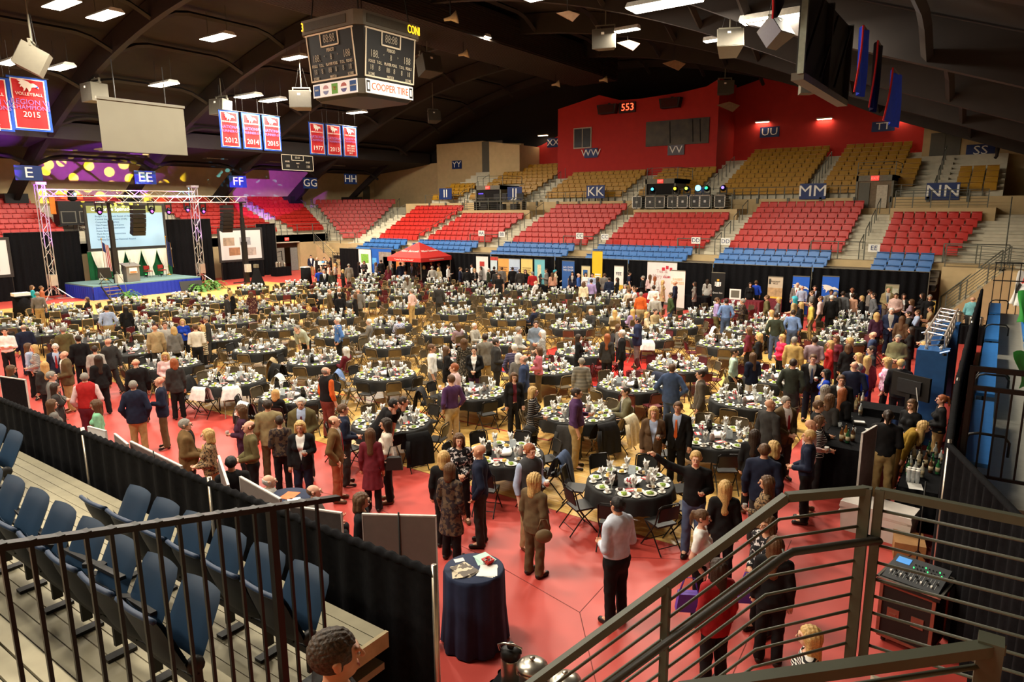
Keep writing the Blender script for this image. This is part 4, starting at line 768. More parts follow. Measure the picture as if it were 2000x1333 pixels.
# entrance doors in the stage end wall
ed = struct('door_3', MB().box(-53.9, 37.3, 2.15, -53.65, 40.6, 2.7), mat('brown_door_head', (70, 48, 36), .7))
for y0, y1 in ((37.35, 38.3), (39.8, 40.55)): part('door_leaf', MB().box(-53.62, y0, .02, -53.56, y1, 2.12), mat('grey_steel_door', (130, 132, 128), .5), ed)
part('corridor_wall', MB().box(-56.5, 36.8, 0, -56.4, 41.2, 3.0), mat('self_lit_corridor_wall', (214, 200, 172), .8, emit=.25), ed); rails([(-56, 37.3, .2), (-56, 39, .5), (-56, 40.6, .8)], ed, h=.9, nbar=1, name='corridor_rail')  # corridor wall glows by itself, standing in for light inside the corridor
e = thing('exit_sign', 'red exit sign over the entrance doors by the stage', 'sign', (-53.15, 39.2, 2.95)); part('box', MB().box(-.06, -.22, -.14, 0, .22, .14), MATS['exit_red'], e); text('EXIT', .2, face_matrix((.006, 0, 0), (0, 1, 0), (0, 0, 1)), WHITEL, e)
# ================================================================== FAR BLACK CURTAIN AND BOOTHS
for i in range(8):
    x0, x1 = -44.2+i*5.2, -44.2+(i+1)*5.2-.05
    if x1 > -2.6: x1 = -2.6
    g = thing('booth_drape', 'black pleated booth curtain, %s bay from the left' % ORD[i+1], 'drape', (x0, 37.6, 0), 0, 'far booth curtains'); part('cloth', drape((0, 0), (x1-x0, 0), .02, 2.45, 12), DRAPE, g); part('top_pipe', MB().tube([(0, 0, 2.46), (x1-x0, 0, 2.46)], .025, 5), SPG, g); part('upright', MB().tube([(x1-x0, -.03, 0), (x1-x0, -.03, 2.5)], .025, 5), SPG, g)
def popup(x0, x1, y0, y1, col, label, words=(), Y=37.0, blocks=(), mname=None):
    A, B_ = aty(x0, y0, Y), aty(x1, y0, Y); zt = A.z; xm = (A.x+B_.x)/2; wd = B_.x-A.x; g = thing('pull_up_banner', label, 'banner', (xm, Y, 0)); zb = max(.12, aty((x0+x1)/2, y1, Y).z) if y1 else .12
    part('sheet', MB().box(-wd/2, -.01, zb, wd/2, .01, zt), mat('banner_print_'+'%d_%d_%d' % col, col, .6, var=.05, scale=3), g); part('top_rail', MB().box(-wd/2, -.02, zt, wd/2, .02, zt+.04), SPG, g)
    part('base', MB().box(-wd/2, -.12, 0, wd/2, .12, .1), SPG, g); part('pole', MB().tube([(0, .05, .1), (0, .05, zt)], .015, 5), SPG, g)
    H2 = zt-zb
    for (u0, v0, u1, v1, c2) in blocks: part('print_block', MB().box(-wd/2+u0*wd, -.018, zb+v0*H2, -wd/2+u1*wd, -.011, zb+v1*H2), mat('print_%d_%d_%d' % c2, c2, .6, var=.25, scale=6), g)
    for (s, v, z, c2) in words: text(s, z*wd, face_matrix((0, -.024, zb+v*H2), (1, 0, 0), (0, 0, 1)), mat('ink_%d_%d_%d' % c2, c2, .6, var=0), g)
    return g
popup(700, 724, 487, 0, (232, 236, 226), 'white pull up banner with a green mark, leftmost of the booths', blocks=((.2, .55, .8, .85, (120, 180, 70)),), Y=37.2)
popup(722, 764, 485, 0, (34, 96, 190), 'wide blue display wall with a photo of people left of the tent', blocks=((.42, .0, 1, .9, (150, 140, 130)), (.62, .25, .9, .75, (196, 150, 120)), (.1, .5, .3, .7, (90, 170, 230))), Y=37.3)
popup(773, 790, 492, 0, (232, 130, 60), 'orange pull up banner half hidden behind the tent leg', blocks=((.3, .3, .8, .8, (200, 150, 120)),), Y=37.3)
popup(930, 953, 501, 0, (238, 234, 228), 'white pull up banner with a red square logo right of the tent', blocks=((.3, .7, .7, .85, (190, 60, 50)),))
popup(958, 973, 502, 0, (206, 224, 230), 'narrow banner with a red top and blue print', blocks=((0, .9, 1, 1, (200, 70, 60)), (0, .1, 1, .5, (60, 140, 190))))
popup(971, 994, 505, 0, (236, 172, 92), 'orange banner with dark lines of text', blocks=tuple((.12, v, .88-.1*(i % 2), v+.025, (150, 100, 60)) for i, v in enumerate((.72, .66, .6, .54))))
popup(994, 1015, 506, 0, (196, 212, 232), 'pale blue banner with dark lines of text', blocks=tuple((.12, v, .88-.1*(i % 2), v+.025, (90, 100, 160)) for i, v in enumerate((.72, .66, .6, .54))))
popup(1018, 1040, 506, 0, (238, 212, 128), 'pale yellow banner with dark lines of text', blocks=tuple((.12, v, .88-.1*(i % 2), v+.025, (160, 130, 80)) for i, v in enumerate((.72, .66, .6, .54))))
popup(1044, 1064, 507, 0, (120, 196, 206), 'turquoise banner with a pale panel', blocks=((.3, .1, .65, .85, (226, 214, 176)),))
popup(1098, 1122, 510, 0, (52, 96, 164), 'blue banner reading GO OVER THE EDGE', words=(('GO OVER\nTHE EDGE', .78, .19, (240, 240, 240)),), blocks=((.5, .1, .85, .5, (226, 190, 160)),))
popup(1136, 1153, 520, 0, (222, 208, 160), 'small cream banner with a blue mark', blocks=((.2, .7, .7, .88, (50, 100, 160)),))
popup(1157, 1177, 491, 0, (236, 190, 40), 'tall yellow banner with a dark rider picture', blocks=((.3, .5, .85, .53, (250, 240, 220)), (.3, .45, .85, .48, (250, 240, 220)), (0, 0, 1, .12, (40, 50, 110)), (.3, .2, .8, .4, (120, 90, 40))), Y=36.6)
popup(1200, 1218, 520, 0, (238, 232, 222), 'white and yellow banner reading FEE', words=(('FEE', .8, .42, (40, 44, 70)),), blocks=((0, .1, 1, .5, (230, 186, 60)),), Y=35.4)
popup(1265, 1323, 512, 0, (232, 220, 216), 'wide white backdrop with red heart swirl', words=(('Tea &\nMary Gra', .72, .16, (196, 170, 170)),), blocks=((.55, .62, .98, .66, (190, 50, 70)), (.5, .8, .6, .88, (190, 40, 60)), (.63, .84, .72, .92, (190, 40, 60)), (.76, .8, .84, .88, (190, 40, 60))), Y=37.2)
popup(1310, 1339, 529, 0, (232, 222, 214), 'white banner reading SWEET SUCCESS', words=(('SWEET\nSUCCESS', .72, .22, (232, 180, 120)),), Y=35.6)
popup(1390, 1417, 533, 0, (20, 20, 20), 'black banner with a white crown emblem', words=(('Queen Bee', .42, .16, (236, 232, 226)),), blocks=((.38, .6, .62, .74, (240, 236, 228)), (.28, .62, .34, .74, (240, 236, 228)), (.66, .62, .72, .74, (240, 236, 228)), (.42, .76, .58, .82, (220, 170, 60))))
popup(1501, 1530, 541, 0, (196, 184, 160), 'cream and maroon banner reading PLEASANT HILLS', words=(('PLEASANT\nHILLS', .85, .14, (90, 84, 74)),), blocks=((.05, .8, .2, .95, (60, 60, 56)), (0, .45, 1, .7, (180, 150, 110)), (0, .0, 1, .4, (110, 40, 50)), (0, .4, 1, .45, (236, 190, 70))), Y=36.6)
for k, (x0, x1, nm) in enumerate(((1549, 1582, 'left'), (1607, 1640, 'right'))):
    g = popup(x0, x1, 540, 0, (34, 96, 204), 'bright blue banner with white dragon emblem, %s of two' % nm, blocks=((.12, .42, .88, .5, (226, 228, 236)),), Y=36.8)
    A = aty(x0, 540, 36.8); part('emblem', MB().add([Vector((a*1.0, -.03, A.z*.7+b2*.9)) for a, b2 in LOGO], [tuple(range(len(LOGO)))]), BWHT, g)
popup(1730, 1757, 556, 0, (170, 160, 130), 'photo collage board at the right end of the curtain', blocks=((.05, .55, .5, .95, (120, 130, 90)), (.52, .5, .95, .9, (190, 190, 170)), (.1, .1, .6, .5, (160, 120, 80)), (.62, .1, .95, .45, (100, 120, 60))), Y=37.0)
popup(1705, 1722, 595, 0, (44, 66, 150), 'low blue printed board by the right end crowd', blocks=((.15, .75, .85, .8, (220, 222, 236)), (.15, .65, .75, .69, (220, 222, 236))), Y=33.6)
popup(1818, 1828, 588, 0, (236, 190, 90), 'yellow and white poster at the buffet corner', blocks=((0, 0, 1, .5, (236, 230, 220)),), Y=34.0)
# canopy tent
TR = mat('red_tent_fabric', (214, 52, 46), .7, var=.05)
tn_ = thing('canopy_tent', 'red pop up canopy tent with white lettering', 'tent', (-33.7, 35.9, 0)); hw = 1.6
part('roof', MB().add([(-hw, -hw, 2.25), (hw, -hw, 2.25), (hw, hw, 2.25), (-hw, hw, 2.25), (0, 0, 3.25)], [(0, 1, 4), (1, 2, 4), (2, 3, 4), (3, 0, 4)]), TR, tn_)
part('valance', MB().box(-hw, -hw-.01, 1.98, hw, -hw, 2.26).box(hw, -hw, 1.98, hw+.01, hw, 2.26).box(-hw-.01, -hw, 1.98, -hw, hw, 2.26).box(-hw, hw, 1.98, hw, hw+.01, 2.26), TR, tn_)
for sx in (-1, 1):
    for sy in (-1, 1): part('leg', MB().tube([(sx*(hw-.06), sy*(hw-.06), 0), (sx*(hw-.06), sy*(hw-.06), 2.2)], .03, 5), SPG, tn_)
text('"Come by, let\'s be friends"', .17, face_matrix((0, -hw-.02, 2.11), (1, 0, 0), (0, 0, 1)), WHITEL, tn_); part('print_line', MB().box(hw+.012, -.75, 2.08, hw+.018, .75, 2.14), mat('faded_white_print', (236, 190, 180), .7), tn_)
u1 = Vector((0, 1.6, 1)).normalized(); text('Allen Samuels', .3, face_matrix((0, -.95, 2.67), (1, 0, 0), u1), WHITEL, tn_); u2 = Vector((-1.6, 0, 1)).normalized(); text('Allen Samuels', .3, face_matrix((.95, 0, 2.67), (0, 1, 0), u2), WHITEL, tn_)
# booth tables
MAR = mat('maroon_table_cloth', (112, 34, 44), .75, var=.08)
for (x, y, wd, dp, m2, lab) in ((-27.5, 36.3, 2.2, .75, DRAPE, 'black draped booth table right of the tent'), (-23.6, 36.3, 2.2, .75, DRAPE, 'black draped booth table below the yellow banner'), (-19, 36.4, 2.0, .75, DRAPE, 'black draped booth table left of the FEE banner'), (-13.6, 36.2, 1.8, .75, DRAPE, 'black draped booth table left of the crown banner'), (-10.8, 35.9, 2.0, .75, MAR, 'maroon draped booth table with a display'), (-16.2, 35.7, 1.8, .75, mat('red_cloth', (170, 36, 44), .75), 'red draped table by the heart backdrop'), (-6.6, 36.0, 1.8, .75, mat('red_cloth', (170, 36, 44), .75), 'red draped table between the blue banners'), (-38.5, 36.2, 2.2, .75, DRAPE, 'black draped booth table left of the tent'), (-1.0, 33.2, 1.6, .8, DRAPE, 'black draped buffet table in the far right corner'), (-2.8, 31.3, 1.6, .8, DRAPE, 'black draped drinks table at the far right')): skirted_table((x, y, 0), wd, dp, 0, lab, m2)
g = thing('table_display', 'small black and white stand up display on the maroon table', 'display', (-11.2, 35.9, .75)); part('panel', MB().box(-.3, 0, 0, .3, .03, .55), WHITE, g); part('print', MB().box(-.22, -.005, .1, .22, 0, .48), SBG, g)
for i, x in enumerate((-1.5, -1.15, -.7, -.4)): urn((x, 33.2, .75), 'tall steel urn on the corner buffet, %s from left' % ORD[i+1], 1.15 if i < 2 else .8)
# road cases with moving lights on the platform
for i, (x, n) in enumerate(((-20.9, 1), (-19.0, 2), (-17.2, 2), (-15.9, 2), (-14.6, 1))):
    P = aty(*((995, 0), (0, 0))[0:1][0], 46.8) if False else None
CASEX = [(1248, 1), (1283, 2), (1327, 2), (1370, 2), (1409, 1)]
for i, (px_, n) in enumerate(CASEX):
    A = aty(px_, 395, 46.9); wd = .75*n; g = thing('road_case', 'black and silver road case on the platform, %s from left' % ORD[i+1], 'case', (A.x, 46.9, 5.4), 0, 'road cases on the platform')
    part('shell', MB().box(-wd/2, -.35, .08, wd/2, .35, .95), mat('grey_case_panel', (70, 70, 68), .5), g)
    q = MB()
    for k in range(n):
        x0 = -wd/2+.75*k
        for a in ((x0, .08, x0+.75, .13), (x0, .9, x0+.75, .95), (x0, .08, x0+.05, .95), (x0+.7, .08, x0+.75, .95)): q.box(a[0], -.37, a[1], a[2], -.35, a[3])
    part('silver_edge', q, mat('case_aluminium', (216, 212, 200), .4, metal=.3), g)
    for k in range(n): part('latch', MB().box(-wd/2+.75*k+.3, -.38, .45, -wd/2+.75*k+.45, -.37, .6), WHITE, g)
    for sx in (-1, 1): part('caster', MB().tube([(sx*(wd/2-.1), -.28, .04), (sx*(wd/2-.1), .28, .04)], .04, 6), BLACKM, g)
LC = [((60, 200, 255), 1276), ((240, 200, 40), 1320), ((160, 230, 60), 1342), ((60, 140, 255), 1365), ((40, 230, 110), 1381), ((110, 90, 240), 1413)]
for i, (c2, px_) in enumerate(LC):
    A = aty(px_, 368, 46.9); g = thing('stage_light', 'moving stage light on the platform with a %s lens' % ('pale cyan', 'yellow', 'lime', 'bright blue', 'green', 'violet')[i], 'stage light', (A.x, 46.9, 6.35)); part('yoke', MB().box(-.22, -.12, 0, .22, .12, .14).box(-.26, -.05, .1, -.2, .05, .5).box(.2, -.05, .1, .26, .05, .5), BLACKM, g); part('head', MB().ball((0, 0, .45), (.2, .26, .22), 10, 8), MATS['glossy_black'], g); part('lens', MB().ball((.02, -.22, .48), .1 if i != 3 else .2, 10, 8), mat('beam_lens%d' % i, c2, .4, var=0, emit=14 if i == 3 else 4), g)
# control desk on the JJ platform
g = thing('control_desk', 'cluttered control desk with monitors on the JJ platform', 'desk', (-34.8, 47.0, 5.4)); part('desk_top', MB().box(-2.6, -.3, .72, 2.6, .4, .77), SBG, g)
for x in (-2.5, 0, 2.5): part('desk_leg', MB().box(x-.03, -.25, 0, x+.03, .35, .72), BLACKM, g)
for x, w_ in ((-1.9, .7), (-.3, .6), (.5, .5), (2.1, .7)): m_ = part('monitor', MB().box(x-w_/2, .0, .9, x+w_/2, .05, 1.35).box(x-.05, .0, .77, x+.05, .08, .9), BLACKM, g)
part('blue_strip', MB().box(-2.2, -.02, 1.36, -1.7, .0, 1.42), mat('blue_led_strip', (80, 60, 240), .5, emit=2), g)
for x in (-1.5, .2, 1.6): part('equipment_box', MB().box(x-.35, -.2, .05, x+.3, .3, .5), BLACKM, g)
# ================================================================== WHO STANDS WHERE (photo place of each head, dress and pose)
PEOPLE = """
8 641 m f f Sd sh:white black
45 634 m s b Bg jk:navy navy
54 671 w s r Ln sw:ltblue black
66 674 w b l Oy sw:stripes black
107 672 m s f Sw jk:navy charcoal
124 686 M b l X jk:brown khaki
86 707 w s b Ly ct:charcoal black
21 714 w s r Ln sw:black black
99 726 m b r Sg jk:grey charcoal
107 749 w s r Ld ct:charcoal black
100 781 w s r Ln sw:grey black
122 639 m s b Sg jk:olive black
152 656 m s b Sd jk:black black
184 676 w s b Sd ct:ltgrey black
191 695 w s b Ld ct:black black
210 661 m w bl X jk:charcoal charcoal
164 729 M p b Sg ve:red+ltpink maroon
186 783 w s l Cn sw:mint grey
264 701 m s b X jk:black black
259 744 M p b Sg jk:navy khaki
310 736 m h l X jk:navy brown
322 689 w b f Oy sw:ltpink grey
339 701 w s b Or ct:charcoal black
360 819 M b r Sg jk:brown2 charcoal
405 839 w b l Oy sw:leopard khaki
470 793 w h l Cn ct:plum black
301 630 m s b X jk:tan charcoal
321 629 m h f Sn sh:ltgrey grey
339 639 w s b Oy ct:grey black
356 624 w h f Ly sw:royal black
381 634 m b b Sn sh:offwhite black
394 635 w s l Oy ct:knit black
402 617 m s l Sg jk:charcoal charcoal
207 598 m p b Sd sh:ltblue khaki
245 600 w s b Lk ct:black black
62 558 w s r On sw:teal black
80 559 m h r Sn sh:rust grey
72 570 m s b Sg sh:grey khaki
183 582 w t l On sw:black black
450 568 w h br Ly ct:black black
442 575 m s r Sd jk:charcoal black
490 571 w h b On dr:floral2 black
607 499 m s f Sd jk:navy khaki
619 503 m s f X ve:black+white black
633 503 m b f Sd jk:black black
645 503 w s l Ld sw:black black
655 505 w s r Ld sw:charcoal black
670 500 m s b Sd sh:red grey
654 515 w s l Oy sw:ltgrey black
641 516 w b r Ln sw:ltpink grey
623 525 m p b Sd po:royal black
633 527 m s f Sg jk:black black
647 530 w s b On ct:dkgreen black
669 527 w h l Ly ct:black black
681 516 m s b Sg jk:grey grey
701 512 w s r Ld ct:black black
711 510 w b f Ln sw:charcoal black
707 504 m s r Sn sh:lavender grey
725 501 m s l Sn po:blue khaki
734 513 w b r Ln sw:grey black
744 508 m s b Sd jk:black black
758 520 w s b Ln dr:maroon black
766 516 w s l On sw:charcoal black
782 513 m s b Sd jk:navy navy
790 511 m s l Sn jk:charcoal black
804 513 m s f Sg jk:charcoal grey
819 515 w b f On sw:grey black
816 525 w t l On sw:plaid black
828 519 w s b Oy ct:black black
842 511 m s f Sd sh:plum black
844 523 m p b Sg sh:ltgrey charcoal
857 514 m s l Sn jk:grey grey
856 523 w s b Oy ct:cream black
875 518 m h r Sd sh:white black
890 509 m s f Sd po:black black
902 508 m s f Sd po:black khaki
899 522 m b r Sn jk:navy khaki
912 524 m s b Sd jk:black black
922 516 m s l Sd sh:white black
917 514 m h f Sn sh:charcoal black
927 525 w b f Oy ct:black black
939 521 w h l Ld jk:grey black
954 524 m s r Sw jk:dkgreen grey
965 521 m s b Sd jk:black black
970 527 m s b Sg jk:charcoal black
980 522 m s b Sn jk:grey grey
992 521 w s l Sr sw:maroon black
1001 522 m s b Sd jk:black black
1016 526 m s b Sn jk:charcoal navy
1025 527 w s f Ln sw:black black
1033 525 w s f Ld sw:charcoal black
1040 531 m s b Sg sw:red charcoal
1056 527 w s l Ln sw:charcoal black
1067 525 m h l Sd jk:grey khaki
1079 533 w s b Ln sw:peach black
1085 527 w s r Pt sw:cream grey
1103 529 w b l Ld sw:cream black
1118 531 w s f Lk jk:navy black
1130 534 m s r X sh:blue black
1144 533 w s f Ld sw:white black
1157 534 m b f Sd sh:ltblue grey
1141 551 w s b On sw:cream black
1154 546 m s b Sd sh:lavender charcoal
1168 542 w s r Ld ct:black black
1181 534 m s b Sn jk:grey grey
1192 542 m s b Sd jk:navy charcoal
1204 543 w s l Ld sw:black black
1223 533 w s r Oy dr:floral2 black
1229 531 m h r Sd po:navy khaki
1256 539 m b l Sg jk:black black
1271 537 w s b Ln sw:ltpink black
1278 540 w s b Lr sw:white charcoal
1297 533 m s f Sd jk:charcoal black
1295 548 w s r Oy dr:tan black
1277 558 m b b Sd sh:white black
1243 558 m t f Sd jk:charcoal black
1254 553 m t l Sg jk:grey black
1252 571 M s b Sg sh:orange tan
1280 576 m s b X sh:ltgrey charcoal
1310 572 m p l Sd sw:green denim
1319 549 m s l X sw:navy black
1319 564 m t b Sn sh:white black
1308 561 m t l Sn sh:offwhite tan
1357 551 w s l Ld ct:grey black
1382 546 w s b Ld ct:ltgrey sk:black
1390 535 w s f Ld sw:black black
1466 552 w s f Ld sw:black black
1477 548 m p b Sn sh:royal black
1403 582 m b r Sn sh:lavender olive
1417 584 m p b Sd sh:blue2 denim
1451 584 m h l Sg jk:print black
1499 579 m a l Sn sw:olive khaki
1520 582 w s l Oy ct:grey black
1507 606 w s l Ly sw:cream black
1516 611 m p b Sd sw:dkgreen denim
1552 582 m b l Ct po:khaki2 khaki
1558 552 m s f X jk:grey grey
1567 558 m s b X sh:ltblue black
1587 568 m h l Sn sw:grey denim
1592 558 m s f Sd jk:black black
1568 591 w h l Ly ct:black black
1583 588 m s l Sd sh:yellow khaki
1550 606 m p b Sd sh:blue2 denim
1552 619 m t b Sd sh:white grey
1144 606 m t b Sw jk:charcoal black
1183 609 w t b Ly sw:cream black
1220 610 w t b Ly sw:lavender black
1240 609 w t l Oy sw:cream black
1254 606 m t l Sd sw:tan black
1246 621 M h l Sd jk:navy2 grey
1208 634 w s r On sw:grey black
1214 645 m s l Sw jk:black black
1187 653 w s b Lr ct:charcoal black
1130 654 w h r Ld ct:black black
1136 700 w s b Sg ct:shawl grey
1435 681 m p r Sd sh:mint2 black
1471 690 w b bl Ln jk:navy white
1463 640 w s l Ln sw:maroon black
1483 652 w s l Oy sw:black tan
1528 654 w b fl Ly sw:rose black
1552 660 m s b Sg jk:tan2 khaki
1592 658 m b b Sd sh:mauve khaki
1550 702 m p b Sd sw:dkgreen2 charcoal
1589 693 m h f Sn jk:black navy
1313 712 M a b Sn jk:steel steel
1342 729 w t l Ln sw:olive black
1369 723 m s l Sd jk:greybrown greybrown
1222 763 m t l Sd jk:greyolive charcoal
1126 759 M h r Sd sh:violet khaki
1607 579 m s l Sn sh:ltpink charcoal
1622 575 m s b Sw jk:black black
1624 566 m s f Sk sw:grey black
1649 572 m s b Sd sw:grey2 charcoal
1643 570 m s b Sg sw:charcoal black
1665 562 m s f X jk:black black
1670 575 w s b Sd sw:peach grey
1677 579 w s l Oy ct:black black
1697 572 m p l Sd sw:grey2 black
1699 566 m s r Sd sh:grey black
1736 562 M b f X jk:tan3 grey
1751 573 M b f Sd sh:ltpink2 charcoal
1766 574 w s f Ld ct:charcoal black
1781 585 w h l Ln sw:mauve black
1802 573 w b l Ld ct:black black
1817 576 m s f Sg sw:black black
1815 599 m t l Sd po:khaki2 khaki
1790 606 m t l Sn sh:ltblue grey
1772 609 m t l Sd sw:charcoal black
1901 580 M s b X sh:aqua charcoal
1853 604 w t l Ln sw:charcoal black
1713 612 w s b Cy ct:plum black
1742 602 M b f Sw jk:navy2 navy
1763 618 w s b Ln sw:brown3 black
1817 630 m b l Sg jk:grey black
1781 639 w b l Ld ct:black black
1706 648 m s l X jk:steel2 navy
1755 654 M b f Sg sw:olive2 khaki
1805 668 w s l Ly ct:brown3 black
1634 657 w s fl Ln sw:maroon black
1622 666 w s l Ly dr:red black
1658 672 w s b On ct:black black
1660 660 w s l Oy ct:charcoal grey
1677 690 w b l Oy ct:tan black
1695 696 w s b Ly ct:maroon2 plum
1703 676 m s l Sd jk:charcoal black
1733 700 w s l Cy sw:plaidpink black
1761 702 m s b Sy jk:black black
1670 706 m p b X sw:navy charcoal
1680 711 w s b Sg ct:royal navy
1614 722 w s l Lk jk:royal navy
1644 733 m s f Sn jk:black black
1620 756 w b br Cg sw:tan grey
1640 757 w b br Lr ct:black black
1600 783 m b r Sn jk:black charcoal
1622 772 w b br Cn sw:charcoal black
1602 813 w b r Ln sw:stripes2 black
1585 820 m h r X sh:ltpink black
1582 840 m b l Sy sw:navy black
1736 802 m b b Pd sw:black khaki
1757 824 w l r Ly sw:gold khaki
1782 781 w b fl Ln sw:black khaki
1841 772 w b l Pr sw:black khaki
1277 796 w h f Ly jk:brown3 brown3
1325 786 m s f Sn jk:black black
1360 882 m o f Sy sw:black denim
1505 780 m s br X jk:charcoal black
1536 775 M b fr Sg jk:brown charcoal
1475 840 w s b Ld ct:black black
1495 867 m s b Sn jk:navy charcoal
1511 863 w s bl Oy ct:black black
1417 940 w s b Ly ct:black black
1499 931 w h l Ln sw:leopard black
1372 997 w p r Pn ts:white black
1404 1094 w s bl Ld jk:red2 black
1516 1050 w s b Ln ct:black black
1500 1009 w b fl On sw:floral black
1584 1226 w b l Ly sw:stripes black
896 848 w b f On sw:floral black
867 883 w s b Oy ct:black black
878 905 w s br On dr:print black
936 868 m p l X sw:navy charcoal
1035 868 M h fr Sr ve:charcoal2+ltblue tan
1044 927 w s br Cy jk:brown4 brown4
485 822 m b l Bn sh:olive3 black
522 782 m s b Sd jk:tan3 brown
545 813 w b b Sd sw:print black
587 777 M b f Sw jk:olive3 charcoal
585 823 w h f Oy jk:black navy
652 812 m p r Bn jk:brown2 rust
669 790 m b r Sn sw:navy charcoal
745 773 m l r Sd po:black black
734 790 m l r Sk po:black black
727 836 w s b Ln dr:maroon2 black
749 820 w b l Od sw:offwhite black
450 892 m s b Sk sw:black black
532 928 M t r Bw sh:ltgrey black
620 948 m t r Bn sh:grey black
1207 972 M b bl Sk sh:paleblue black
705 964 w b r On sw:black black
636 717 M s br Bg ve:black+orange brownred
554 753 w t b Oy sw:black black
680 685 w t l Cw sw:maroon2 grey
659 621 m p l Sw sw:argyle black
596 637 m l fl Sg sh:mint3 black
729 621 m t b Sw jk:grey grey
780 622 w t b Sd sw:bluepattern black
843 673 m s r Sn sh:white grey
872 678 w b r Ln ct:black2 grey
906 663 w s b Cn dr:floral3 black
926 678 w b f Sd jk:black plum
947 653 m s b Sd jk:grey3 khaki
969 663 M b r Sd jk:charcoal charcoal
1005 673 m p b Sw sw:navystripe khaki
1013 691 w s b Ow ct:grey black
1023 694 m s l Bg jk:steel2 charcoal
1052 672 w b l On sw:pinkheather brown
1013 639 m b r Sg sw:ltgrey grey
1047 627 M b f Sd sh:bluegrey grey
1059 646 w b l Ow sw:stripes grey
1052 603 m t l Sd sw:navy black
891 636 w t b On sw:mauve black
921 631 m t b Sw jk:ltgrey2 grey
1004 729 w s f On ct:black black
887 711 M h l Sr sh:ltpink grey
881 733 m p bl Sn sh:violet tan
1041 757 w b r Oy ct:plaiddark black
643 565 m s r X jk:brown olive
662 561 m s f Sw jk:black black
663 577 w s b Sd sw:black black
693 574 w s l Ln ct:black black
699 565 m s b X jk:grey charcoal
608 565 m t l Sn po:black black
653 564 w t l Sd sw:violet black
795 543 w s b Ln sw:ltgrey2 grey
803 565 m p bl Sg sh:ltpink2 khaki
857 556 m s b Sd jk:charcoal charcoal
974 538 m s f Sn po:black black
1026 546 m t l Sd sh:white grey
1050 549 m t l X sh:white grey
"""
PAL = dict(white=(238, 236, 230), offwhite=(222, 212, 194), ltblue=(172, 186, 214), paleblue=(196, 202, 216), blue=(60, 96, 168), blue2=(110, 136, 182), royal=(28, 62, 170), navy=(30, 36, 56), navy2=(36, 44, 70), black=(24, 23, 24), black2=(30, 28, 28), charcoal=(54, 52, 50), charcoal2=(66, 66, 68), grey=(116, 112, 106), grey2=(98, 98, 100), grey3=(126, 120, 108), ltgrey=(172, 168, 160), ltgrey2=(160, 154, 142), brown=(96, 78, 52), brown2=(112, 86, 52), brown3=(92, 70, 50), brown4=(98, 80, 56), brownred=(110, 52, 44), tan=(176, 152, 112), tan2=(184, 152, 92), tan3=(150, 134, 96), khaki=(164, 138, 90), khaki2=(180, 154, 110), olive=(92, 84, 52), olive2=(108, 104, 74), olive3=(96, 86, 54), green=(60, 74, 42), dkgreen=(52, 58, 46), dkgreen2=(48, 52, 44), maroon=(98, 34, 46), maroon2=(106, 36, 46), plum=(66, 36, 56), violet=(82, 52, 92), lavender=(160, 140, 186), mauve=(152, 130, 138), red=(176, 40, 40), red2=(150, 32, 36), rose=(212, 48, 84), rust=(164, 92, 62), orange=(214, 96, 40), peach=(206, 156, 128), ltpink=(220, 188, 186), ltpink2=(210, 176, 166), yellow=(224, 200, 96), mint=(130, 190, 150), mint2=(178, 202, 184), mint3=(178, 184, 164), teal=(28, 132, 142), aqua=(126, 190, 196), cream=(222, 206, 172), gold=(150, 118, 40), denim=(74, 88, 116), steel=(62, 78, 108), steel2=(54, 66, 96), greybrown=(92, 84, 74), greyolive=(118, 112, 86), bluegrey=(122, 134, 148))
PATT = dict(stripes=((30, 28, 30), (226, 222, 214), 'WAVE', 11, .62), stripes2=((26, 24, 26), (196, 190, 184), 'WAVE', 9, .8), navystripe=((44, 42, 70), (120, 112, 140), 'WAVE', 7, .75), leopard=((150, 122, 86), (60, 46, 34), 'NOISE', 26, .52), floral=((28, 26, 30), (206, 198, 196), 'NOISE', 18, .56), floral2=((70, 30, 34), (190, 160, 130), 'NOISE', 22, .62), floral3=((40, 38, 34), (130, 124, 112), 'NOISE', 28, .56), print=((92, 74, 56), (44, 34, 36), 'NOISE', 16, .5), plaid=((60, 90, 160), (190, 200, 214), 'SPOT', 14, .4), plaidpink=((190, 110, 160), (226, 190, 210), 'SPOT', 14, .4), plaiddark=((34, 32, 34), (168, 160, 150), 'WAVE', 7, .86), argyle=((150, 152, 160), (70, 110, 170), 'SPOT', 8, .42), knit=((206, 190, 156), (84, 76, 66), 'WAVE', 4, .66), shawl=((120, 118, 108), (146, 142, 130), 'WAVE', 3, .6), bluepattern=((60, 66, 130), (200, 204, 226), 'SPOT', 20, .4))
CNAME = dict(ltblue='light blue', paleblue='pale blue', blue2='denim blue', navy2='navy', black2='black', charcoal2='charcoal', grey2='dark grey', grey3='grey', ltgrey='light grey', ltgrey2='light grey', brown2='brown', brown3='dark brown', brown4='brown', brownred='brick red', tan2='tan', tan3='tan', khaki2='khaki', olive2='olive', olive3='olive', dkgreen='dark green', dkgreen2='dark green', maroon2='maroon', red2='red', rose='bright pink', ltpink='pale pink', ltpink2='pale pink', mint2='mint', mint3='pale green', steel='slate blue', steel2='blue', greybrown='grey brown', greyolive='grey olive', bluegrey='blue grey', offwhite='cream white', stripes='black and white striped', stripes2='striped black', navystripe='navy striped', leopard='leopard print', floral='floral black', floral2='floral maroon', floral3='speckled black', print='brown patterned', plaid='blue plaid', plaidpink='pink plaid', plaiddark='black windowpane', argyle='blue argyle', knit='patterned knit', shawl='grey striped', bluepattern='blue patterned', pinkheather='pink')
PAL['pinkheather'] = (190, 104, 116)
